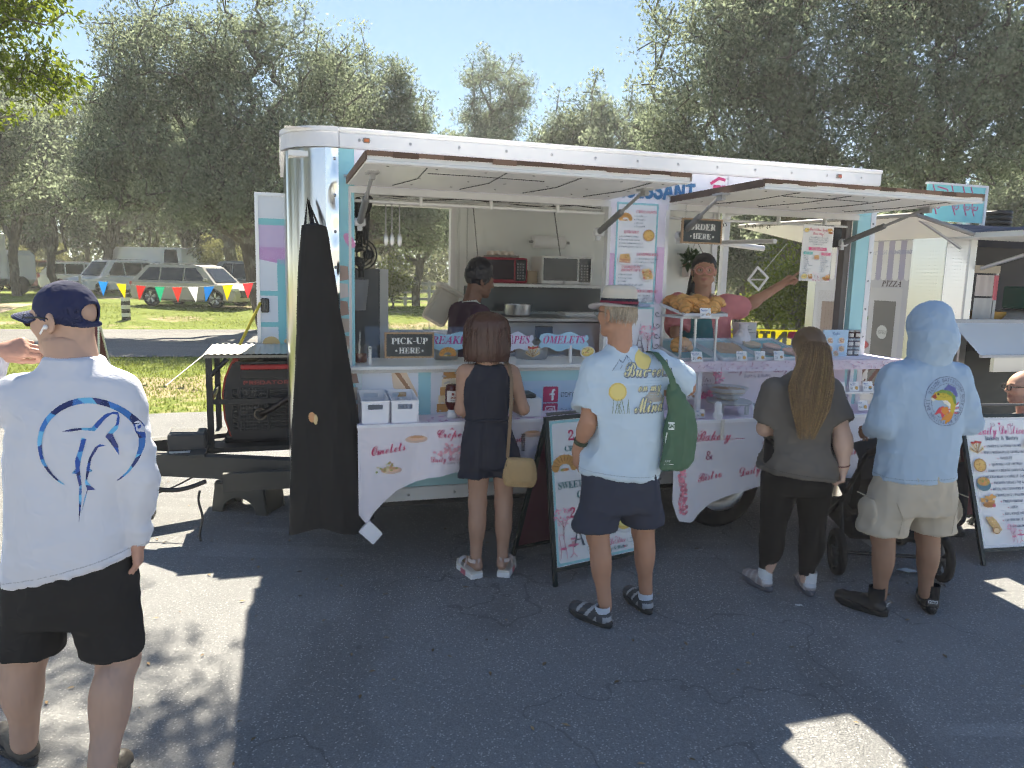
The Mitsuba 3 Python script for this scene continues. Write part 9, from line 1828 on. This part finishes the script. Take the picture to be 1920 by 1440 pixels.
b.box([.55, -.75, .78], [1.15, -.45, .95], (.50, .20, .03), b=.01); part(k, 'top', b, 'satin')
for x, w, d in ((.6, -.7, -.12), (1.1, -.7, .12), (.6, -.5, -.12), (1.1, -.5, .12)):
    b = pm(); b.tube([(x, w, .78), (x + d * 1.6, w, 0)], .022, (.40, .42, .44), 6); part(k, 'leg', b, 'metal')
b = tm(); b.cyl([4.02, .30, 0], [4.02, .30, 1.98], .019, (.55, .53, .48), seg=14); b.cyl([4.02, .30, 1.90], [4.02, .30, 2.0], .026, (.35, .34, .32), seg=14); b.cyl([4.02, .30, 0], [4.02, .30, .02], .12, (.3, .3, .3)); solo('metal_pole', b, 'metal', 'bare metal pole standing right of the trailer end post', 'pole')
# ------------------------------------------------------------------ inside the trailer
k = thing('fridge', 'dark mottled cabinet with a pale edge inside the left window', 'cabinet'); b = tm(); b.box([-.20, .80, .46], [.34, 1.50, 1.86], (.10, .105, .11)); part(k, 'case', b, 'satin'); b = tm(); b.box([.34, .79, .46], [.40, 1.50, 1.86], (.50, .50, .48)); part(k, 'door_edge', b, 'satin')
b = tm(); b.lathe([(0, 0), (.085, 0), (.105, .2), (.11, .205)], (.22, .23, .25), (.13, .55, 1.58), 20); solo('bucket', b, 'satin', 'grey bucket in front of the dark cabinet', 'bucket')
b = tm(); g = np.linspace(0, 2 * math.pi, 25)
for q in range(4):
    b.tube(np.c_[.17 + (.03 + .035 * q / 1.5) * np.cos(g), .40 + 0 * g, 1.95 + (.03 + .035 * q / 1.5) * np.sin(g)], .005, (.02, .02, .02), 5)
for q in range(3):
    a = q * 2.1; b.ball((.17 + .05 * math.cos(a), .41, 1.95 + .05 * math.sin(a)), (.04, .012, .03), (.03, .03, .03))
b.cyl([.17, .42, 1.80], [.17, .42, 1.9], .02, (.02, .02, .02)); solo('table_fan', b, 'satin', 'small black fan above the grey bucket', 'fan')
k = thing('hanging_gloves', 'black gloves and straps hanging in the upper left of the window', 'gloves')
for dx, dz, a in ((-.01, 0, .1), (.05, .02, -.5), (.02, -.06, .0)):
    h = hand(app(TRM, np.array([.14 + dx, .16 + dx, 2.24 + dz])), [math.sin(a), .1, -1], [0, -1, 0], 1, .95, ((5, 8, 5),) * 4); b = M(); b.raw(*h, (.018, .018, .018)); part(k, 'glove', b, 'satin')
b = tm(); b.tube([(.20, .2, 2.2), (.19, .22, 2.0), (.16, .2, 1.86)], .006, (.02, .02, .02), 5); b.tube([(.13, .2, 2.2), (.12, .22, 2.0)], .006, (.02, .02, .02), 5); part(k, 'strap', b, 'satin')
for i, x in enumerate((.33, .37, .42)):
    b = tm(); b.cyl([x, .40, 2.08], [x, .40, 2.30], .004, (.5, .5, .5), seg=6); b.ball((x, .40, 2.05), (.018, .008, .045), (.62, .62, .62)); solo('kitchen_spoon', b, 'metal', ['leftmost', 'middle', 'rightmost'][i] + ' of three steel spoons hanging at the left window', 'spoon', 'spoons hanging in the left window')
k = thing('wire_shelf', 'white wire shelf holding two microwaves on the trailer back wall', 'shelf')
b = tm(); b.box([1.22, 1.42, 1.742], [2.36, 1.44, 1.768], (.66, .66, .64)); b.box([1.22, 1.86, 1.742], [2.36, 1.88, 1.768], (.66, .66, .64))
for q in range(46):
    b.cyl([1.23 + .0245 * q, 1.42, 1.766], [1.23 + .0245 * q, 1.88, 1.766], .0035, (.66, .66, .64), seg=5)
part(k, 'deck', b, 'satin'); b = tm(); b.box([1.22, 1.80, 1.52], [2.5, 1.89, 1.735], (.10, .11, .11)); part(k, 'back_panel', b, 'metal'); b = tm()
for x in (1.25, 2.0):
    b.tube([(x, 1.44, 1.76), (x + .03, 1.86, 2.48)], .005, (.3, .3, .3), 5)
part(k, 'chain', b, 'metal')
def microwave(lab, x0, x1, z0, z1, w0, col, door):
    k = thing('microwave', lab, 'microwave'); b = tm(); b.box([x0, w0, z0], [x1, w0 + .3, z1], col, b=.008); part(k, 'case', b, 'satin'); d = x1 - x0
    b = tm(); b.box([x0 + .03 * d, w0 - .006, z0 + .03], [x0 + .70 * d, w0 + .001, z1 - .02], door); part(k, 'door', b, 'gloss'); b = tm(); b.box([x0 + .74 * d, w0 - .005, z0 + .02], [x1 - .03 * d, w0 + .001, z1 - .015], (.02, .02, .025)); part(k, 'keypad', b, 'gloss'); b = tm()
    for r_ in range(6):
        for c in range(3):
            b.box([x0 + (.77 + .06 * c) * d, w0 - .008, z0 + .035 + .024 * r_], [x0 + (.80 + .06 * c) * d, w0 - .004, z0 + .046 + .024 * r_], (.35, .35, .36))
    part(k, 'button', b, 'satin', stuff=True)
microwave('red microwave at the left of the wire shelf', 1.28, 1.68, 1.772, 1.985, 1.50, (.28, .02, .04), (.03, .02, .03)); microwave('white microwave with a dark glass door at the right of the wire shelf', 1.80, 2.26, 1.772, 2.01, 1.46, (.70, .70, .68), (.012, .014, .018))
b = tm(); b.box([1.70, 1.55, 1.772], [1.79, 1.75, 1.88], (.42, .34, .24)); solo('cardboard_box', b, 'matte', 'small cardboard box between the two microwaves', 'box')
k = thing('egg_tray', 'grey tray of eggs on top of the red microwave', 'egg tray'); b = tm(); b.box([1.36, 1.55, 1.987], [1.62, 1.75, 2.005], (.25, .23, .22)); part(k, 'tray', b, 'matte')
for q in range(8):
    b = tm(); b.ball((1.39 + .06 * (q % 4), 1.60 + .08 * (q // 4), 2.018), (.022, .022, .026), (.66, .58, .5)); part(k, 'egg', b, 'satin')
k = thing('paper_towel', 'white paper towel roll on a holder above the white microwave', 'paper towel'); b = tm(); b.cyl([1.83, 1.82, 2.14], [2.13, 1.82, 2.14], .058, (.72, .72, .72), seg=24); part(k, 'roll', b, 'matte'); b = tm(); b.cyl([1.80, 1.82, 2.14], [2.18, 1.82, 2.14], .012, (.3, .3, .3)); part(k, 'holder', b, 'metal')
k = thing('steel_counter', 'stainless counter along the trailer back wall', 'counter'); b = tm(); b.box([1.16, 1.25, 1.46], [3.0, 1.88, 1.49], (.6, .6, .6), b=.005); part(k, 'top', b, 'metal'); b = tm(); b.box([1.16, 1.30, .46], [3.0, 1.86, 1.45], (.45, .45, .45)); part(k, 'front', b, 'metal'); b = tm(); b.box([1.7, 1.285, 1.30], [1.85, 1.298, 1.42], (.03, .03, .03)); part(k, 'vent', b, 'matte')
b = tm(); b.lathe([(0, 0), (.10, 0), (.115, .02), (.115, .10), (.12, .102), (.11, .10), (.11, .01), (0, .01)], (.6, .6, .6), (1.60, 1.5, 1.492), 26); solo('steel_pot', b, 'metal', 'steel mixing bowl on the back counter', 'pot'); b = tm(); b.box([2.0, 1.4, 1.492], [2.3, 1.6, 1.53], (.62, .62, .6), b=.01); solo('food_tray', b, 'satin', 'pale tray on the back counter', 'tray')
b = tm(); b.box([0.5, .48, .46], [1.72, .72, 1.22], (.45, .45, .45)); b.box([.48, .44, 1.22], [1.74, .74, 1.24], (.6, .6, .6)); solo('prep_counter', b, 'metal', 'low steel counter just inside the pick up window', 'counter')
for x, r_, lab in ((.72, .08, 'left'), (1.33, .11, 'right')):
    b = tm(); b.lathe([(0, 0), (r_, 0), (r_ * 1.05, .08), (r_, .08), (r_ * .95, .01), (0, .01)], (.55, .55, .55), (x, .30, 1.268), 24); solo('steel_pan', b, 'metal', f'steel pan on the sill at the {lab} behind the plaques', 'pan')
k = thing('squeeze_cup', 'clear plastic tub with a straw and red sauce at the left of the sill', 'tub'); b = tm(); b.lathe([(.055, 0), (.06, .12)], (1, 1, 1), (.13, .18, 1.268), 20); part(k, 'tub', b, 'pane'); b = tm(); b.cyl([.13, .18, 1.269], [.13, .18, 1.32], .05, (.12, .03, .02)); b.cyl([.13, .18, 1.27], [.14, .2, 1.46], .004, (.6, .6, .6)); part(k, 'sauce', b, 'satin')
k = thing('paper_sack', 'open cream paper sack leaning behind the cook', 'sack'); m = TRM @ trans(.86, 1.12, 1.60) @ roty(.5); b = M(m); b.box([-.09, -.07, -.16], [.09, .07, .12], (.60, .55, .46), b=.02); b.box([-.11, -.09, .11], [.11, .09, .15], (.66, .62, .54), b=.015); part(k, 'body', b, 'matte')
k = thing('wall_planter', 'white planter hanging on the inner wall behind the serving woman', 'planter'); b = tm(); b.box([3.38, 1.75, 1.86], [3.66, 1.88, 1.96], (.66, .58, .54), b=.01); part(k, 'pot', b, 'satin'); b = tm(); b.box([3.38, 1.76, 1.96], [3.66, 1.87, 2.0], (.25, .14, .10), b=.01); part(k, 'soil', b, 'matte'); b = tm(); b.raw(*leaf_cloud(np.array([[3.38, 1.75, 2.02], [3.42, 1.78, 2.05]]), np.array([.07, .07]), 30, .08, np.random.default_rng(4), ((.03, .06, .02), (.08, .12, .05)))); v, f, c = b.out(); part(k, 'plant', b, 'leaf'); b = tm(); b.tube([(3.40, 1.82, 1.98), (3.52, 1.88, 2.22), (3.64, 1.82, 1.98)], .004, (.15, .12, .1), 5); part(k, 'cord', b, 'matte')
k = thing('white_frame', 'tilted white square frame hanging in the open rear of the trailer', 'frame'); m = TRM @ trans(3.52, .85, 1.86) @ roty(math.radians(38))
for lo, hi in (([-.075, -.008, -.075], [.075, .008, -.06]), ([-.075, -.008, .06], [.075, .008, .075]), ([-.075, -.008, -.06], [-.06, .008, .06]), ([.06, -.008, -.06], [.075, .008, .06])):
    b = M(m); b.box(lo, hi, (.72, .73, .74)); part(k, 'bar', b, 'satin')
b = M(m); b.cyl([0, 0, .075], [.02, 0, .4], .003, (.6, .6, .6)); b.cyl([-.05, .0, -.05], [.05, 0, .03], .006, (.6, .6, .6)); part(k, 'cord', b, 'satin')
b = tm(); b.cyl([3.70, 1.84, 2.20], [3.70, .9, 2.18], .02, (.72, .72, .72)); b.cyl([3.76, 1.9, 2.205], [4.30, 1.9, 2.165], .028, (.72, .72, .72)); solo('tube_light', b, 'satin', 'white tube light fixed at the open rear of the trailer, unlit', 'light'); b = tm()
for q, x in enumerate((2.66, 2.84, 2.90, 2.96, 3.02)):
    g = np.linspace(-.5, 4.2, 14); b.tube(np.c_[x + .012 * np.cos(g), .06 + 0 * g, 2.225 + .014 * np.sin(g)], .003, (.04, .04, .04), 5)
solo('hook', b, 'satin', 'row of dark s hooks hanging on the order window rod', 'hooks'); labels['hook']['kind'] = 'stuff'
# ------------------------------------------------------------------ the pastry display
def croissant_mesh(s, seed, col):
    t = np.linspace(0, 1, 29); a = math.pi * (.08 + .84 * t); rr = (.014 + .036 * np.sin(math.pi * t) ** .8) * (1 + .16 * np.abs(np.sin(t * math.pi * 6.5))); b = M(); c = np.clip(np.array(col)[None] * (.55 + .75 * np.abs(np.sin(t * math.pi * 6.5)))[:, None], 0, 1); b.tube(np.c_[.062 * np.cos(a), .052 * np.sin(a) - .03, rr * .92] * 1.0, rr, c, 10); return b
k0 = [croissant_mesh(1, i, c) for i, c in enumerate(((.50, .24, .07), (.42, .18, .05), (.56, .30, .10)))]
k = thing('pastry_stand', 'metal stand holding a tray of croissants above the pastry shelf', 'stand')
for x, w in ((2.165, -.28), (2.425, -.28), (2.165, -.02), (2.425, -.02)):
    b = tm(); b.box([x - .007, w - .007, 1.304], [x + .007, w + .007, 1.585], (.62, .63, .64)); part(k, 'post', b, 'metal')
b = tm(); b.box([2.155, -.295, 1.585], [2.435, -.005, 1.60], (.62, .63, .64)); part(k, 'deck', b, 'metal')
def tray(lab, x0, x1, w0, w1, z, col, tilt=0.0, h=.02):
    k = thing('pastry_tray', lab, 'tray'); m = TRM @ trans(x0, w0, z) @ rotx(tilt); X, Y = x1 - x0, w1 - w0; b = M(m); b.box([0, 0, 0], [X, Y, .004], col)
    for lo, hi in (([-.005, -.005, 0], [X + .005, 0, h]), ([-.005, Y, 0], [X + .005, Y + .005, h]), ([-.005, 0, 0], [0, Y, h]), ([X, 0, 0], [X + .005, Y, h])):
        b.box(lo, hi, (.55, .57, .58))
    part(k, 'pan', b, 'satin'); return m
m = tray('tilted tray heaped with croissants on top of the metal stand', 2.15, 2.46, -.34, .02, 1.604, (.50, .62, .64), .16)
r = np.random.default_rng(12); n = 0
for lay, cnt in ((0, 11), (1, 5)):
    for q in range(cnt):
        b = M(m @ trans(.055 + .10 * (q % 3) + (.02 + .03 * lay) + r.uniform(-.01, .01) - .02, .05 + .078 * (q // 3) + .03 * lay, .006 + .032 * lay) @ rotz(r.uniform(-.9, .9)) @ rotx(r.uniform(-.15, .15))); b.add(k0[r.integers(3)], np.diag([.82, .82, .72, 1])); solo('croissant', b, 'satin', 'golden croissant in the heap on the metal stand', 'croissant', 'croissants heaped on the stand')
DT = (.24, .42, .45); m1 = tray('teal lined tray with a single croissant under the stand', 2.17, 2.45, -.27, .18, 1.306, DT, .20); b = M(m1 @ trans(.10, .16, .006)); b.add(k0[0]); solo('croissant', b, 'satin', 'lone croissant on the tray under the stand', 'croissant'); m2 = tray('teal lined tray with cookies, second along the shelf', 2.50, 2.80, -.27, .18, 1.306, DT, .20); m3 = tray('teal lined tray with pies, third along the shelf', 2.83, 3.20, -.27, .18, 1.306, (.12, .33, .35), .20)
for q in range(5):
    b = M(m2 @ trans(.10 + .028 * q, .20 - .005 * q, .022) @ rotz(.5) @ rotx(.5)); b.lathe([(0, .010), (.050, .010), (.062, .004), (.060, 0), (0, 0)], (.40, .22, .09), seg=20); solo('cookie', b, 'matte', 'brown cookie in the leaning row on the second tray', 'cookie', 'cookies leaning in a row')
for q, (x, y, c, lab) in enumerate(((.09, .30, (.56, .40, .22), 'pale round tart at the back left of the third tray'), (.22, .24, (.58, .34, .24), 'pinkish round tart in the middle of the third tray'), (.12, .12, (.20, .12, .08), 'dark brown tart at the front of the third tray'), (.30, .12, (.60, .30, .2), 'small orange tart at the right of the third tray'))):
    b = M(m3 @ trans(x, y, .006)); b.lathe([(0, .020), (.055, .020), (.060, .026), (.066, .022), (.060, 0), (0, 0)], c, seg=24); solo('tart', b, 'satin', lab, 'tart')
def card(lab, t, w, z, s=.075, kind='croissant', pc='$5', word='Croissant'):
    k = thing('price_card', lab, 'price card'); m = TRM @ trans(t, w, z) @ rotx(-.25); b = M(m); b.box([-s / 2, 0, 0], [s / 2, .003, s * .82], (.76, .77, .78)); b.box([-s / 2, .003, 0], [s / 2, .03, .003], (.7, .7, .72)); part(k, 'card', b, 'print'); pr = Print(m @ frame((0, 0, 0), [1, 0, 0], [0, 0, 1], [0, -1, 0]), base=.0012); pr.text(word, -s * .44, s * .58, s * .15, (.05, .12, .4), 'script', 12, stretch=.7); pr.text(pc, -s * .40, s * .18, s * .15, NAVY, res=10); food(pr, kind, s * .22, s * .28, s * .36); pr.rect(-s * .4, s * .48, s * .1, s * .50, (.3, .4, .6)); part(k, 'card_print', pr.b, 'print')
for lab, t, w, z, s, kd, pc, wd in (('price card on the front of the croissant tray', 2.30, -.352, 1.595, .08, 'croissant', '$4', 'Croissant'), ('price card below the stand, first along the shelf edge', 2.265, -.335, 1.306, .082, 'croissant', '$5', 'Chocolate'), ('price card before the cookie tray', 2.62, -.315, 1.306, .08, 'pie', '$5', 'Almond'), ('price card left of the fair haired woman at the pie tray', 2.765, -.315, 1.306, .08, 'pie', '$6', 'Quiche'), ('price card at the right of the pie tray', 2.915, -.315, 1.306, .08, 'crepe', '$6', 'Flan'),
    ('left of three price cards on the small white shelf', 3.42, -.345, 1.082, .085, 'crepe', '$8', 'Macaron'), ('middle of three price cards on the small white shelf', 3.54, -.345, 1.082, .085, 'pie', '$8', 'Key Lime'), ('right of three price cards on the small white shelf', 3.66, -.345, 1.082, .085, 'bowl', '$7', 'Brulee'), ('price card on the lower shelf at the right', 3.60, -.38, .95, .085, 'pie', '$9', 'Quiche'), ('price card behind the elbow of the man in the hat', 2.32, -.20, 1.03, .075, 'crepe', '$6', 'Quiche'), ('pink price card by the clear dome', 2.30, -.36, .935, .07, 'pie', '$9', 'Gift'), ('tall menu card leaning right of the cake stand', 2.735, -.40, .945, .11, 'pie', '$12', 'Quiches')):
    card(lab, t, w, z, s, kd, pc, wd)
k = thing('cake_stand', 'grey footed cake stand with a pie dish on the lower display', 'cake stand'); b = tm(); b.lathe([(0, .075), (.15, .075), (.155, .085), (.15, .092), (0, .092)], (.42, .41, .40), (2.60, -.22, .932), 36); part(k, 'plate', b, 'satin')
for x in (-.10, .10):
    b = tm(); b.box([2.60 + x - .012, -.30, .932], [2.60 + x + .012, -.28, 1.007], (.46, .46, .45)); part(k, 'leg', b, 'satin')
for z, rr, lab in ((1.026, .085, 'small white pie dish on the cake stand'), (1.075, .135, 'wide grey pie dish stacked above the cake stand')):
    b = tm(); b.lathe([(0, 0), (rr * .8, 0), (rr, .035), (rr * 1.03, .038), (rr * .97, .034), (rr * .78, .006), (0, .006)], (.56, .56, .56), (2.60, -.20, z), 36); b.lathe([(rr * .8, -.012), (rr * .5, 0.0)], (.5, .5, .5), (2.60, -.20, z), 24); b.cyl([2.60, -.20, z + .004], [2.60, -.20, z + .024], rr * .85, (.48, .34, .16), seg=30); solo('pie_dish', b, 'satin', lab, 'pie dish')
k = thing('clear_dome', 'clear plastic pastry box at the left of the lower display', 'pastry box'); b = tm(); b.lathe([(.085, 0), (.09, .07), (.07, .10), (0, .105)], (1, 1, 1), (2.27, -.20, .95), 28); part(k, 'lid', b, 'pane'); b = tm(); b.lathe([(0, 0), (.10, 0), (.105, .012), (0, .015)], (.55, .55, .56), (2.27, -.20, .933), 28); part(k, 'base', b, 'satin'); b = tm(); b.lathe([(0, .05), (.05, .045), (.07, .0), (0, 0)], (.35, .18, .08), (2.27, -.2, .95), 20); part(k, 'pastry', b, 'matte')
k = thing('sauce_bottle', 'white squeeze bottle standing on the display shelf edge', 'bottle'); b = tm(); b.box([2.375, -.43, .934], [2.425, -.38, .975], (.74, .76, .78), b=.006); b.lathe([(.022, 0), (.024, .06), (.016, .075), (0, .08)], (.76, .78, .80), (2.40, -.405, .972), 16); part(k, 'body', b, 'satin'); b = tm(); b.box([2.41, -.442, .80], [2.432, -.432, .935], (.66, .63, .55)); solo('table_clamp', b, 'satin', 'cream clamp gripping the cloth over the lettering', 'clamp')
b = tm(); b.box([3.44, -.10, 1.304], [3.66, -.09, 1.50], (.42, .58, .74)); k = thing('table_menu', 'pale blue table menu at the right end of the pastry shelf', 'menu'); part(k, 'card', b, 'print'); pr = Print(frame(app(TRM, np.array([0, -.10, 0])), TD, [0, 0, 1], -TN)); pr.text('Crepes', 3.55, 1.465, .022, (.1, .2, .45), 'script', 12, align='c', stretch=.8)
for x, z in ((3.50, 1.42), (3.60, 1.42), (3.50, 1.36), (3.60, 1.36), (3.55, 1.325)):
    food(pr, 'crepe', x, z, .06)
part(k, 'menu_print', pr.b, 'print')
for q in range(6):
    k = thing('jam_jar', 'dark jam jar in the stack at the right end of the pastry shelf', 'jar', 'jam jars stacked at the right end'); c = (3.72 + .06 * (q % 2), -.05 + .0 * q, 1.304 + .065 * (q // 2)); b = tm(); b.lathe([(0, 0), (.024, 0), (.026, .005), (.026, .045), (.020, .05), (0, .05)], (.05, .012, .012), c, 18); part(k, 'glass', b, 'gloss'); b = tm(); b.lathe([(.023, .05), (.023, .062), (0, .062)], (.5, .5, .48), c, 18); part(k, 'lid', b, 'satin'); b = tm(); t = np.linspace(-2.5, -.6, 8); b.grid(np.stack([np.c_[c[0] + .0265 * np.cos(t), c[1] + .0265 * np.sin(t), np.full(8, c[2] + z)] for z in (.012, .038)], 0), (.62, .58, .52)); part(k, 'label', b, 'print')
k = thing('takeaway_bag', 'crumpled white plastic bag on the counter beside the serving woman', 'bag'); f = Field([-.1, -.1, -.02], [.1, .1, .26], .007); f.loft([(0, 0, 0, .06, .05), (.07, 0, 0, .07, .055), (.14, 0, 0, .055, .045), (.19, .01, 0, .025, .022), (.22, .01, 0, .035, .03)], .01); V, F = f.net(1); V = folds(V, F, .012, (26, 26, 16), 3); b = M(TRM @ trans(2.90, .12, 1.304)); b.raw(V, F, (.66, .62, .64)); part(k, 'bag', b, 'satin')
k = thing('paper_bag', 'printed paper bag standing behind the white plastic bag', 'bag'); b = tm(); b.box([2.93, .20, 1.304], [3.08, .28, 1.53], (.56, .54, .52)); part(k, 'body', b, 'matte'); pr = Print(frame(app(TRM, np.array([0, .20, 0])), TD, [0, 0, 1], -TN))
for q in range(9):
    pr.rect(2.94, 1.32 + .022 * q, 3.07 - .03 * (q % 3), 1.327 + .022 * q, (.3, .28, .3))
part(k, 'bag_print', pr.b, 'print'); k = thing('tip_jar', 'clear jar with a red top among the pastries', 'jar'); b = tm(); b.lathe([(.038, 0), (.042, .12)], (1, 1, 1), (3.30, .05, 1.304), 20); part(k, 'glass', b, 'pane'); b = tm(); b.lathe([(.045, .12), (.045, .15), (.02, .17), (0, .172)], (.45, .04, .08), (3.30, .05, 1.304), 20); part(k, 'lid', b, 'satin'); b = tm(); b.lathe([(0, .0), (.036, .005), (.036, .06), (0, .07)], (.25, .28, .32), (3.30, .05, 1.305), 16); part(k, 'contents', b, 'satin')
b = tm(); b.quad([2.16, -.305, 1.304], [3.60, -.305, 1.304], [3.60, -.27, 1.46], [2.16, -.27, 1.46], (1, 1, 1)); k = thing('sneeze_guard', 'low clear screen along the front of the pastry trays', 'sneeze guard'); part(k, 'sheet', b, 'pane')
# ------------------------------------------------------------------ haze added to lift the darks, standing in for veil in the lens
scene['added_haze'] = {'type': 'homogeneous', 'albedo': rgb(0.95, 0.95, 0.95), 'sigma_t': 0.0017}
scene['haze'] = {'type': 'cube', 'to_world': T4().translate([0, 0, 7.0]).scale([440, 440, 8.0]), 'bsdf': {'type': 'null'}, 'interior': {'type': 'ref', 'id': 'added_haze'}}
labels['haze'] = {'kind': 'stuff', 'label': 'thin added haze standing in for the veil of the lens', 'category': 'haze'}
scene['camera']['medium'] = {'type': 'ref', 'id': 'added_haze'}
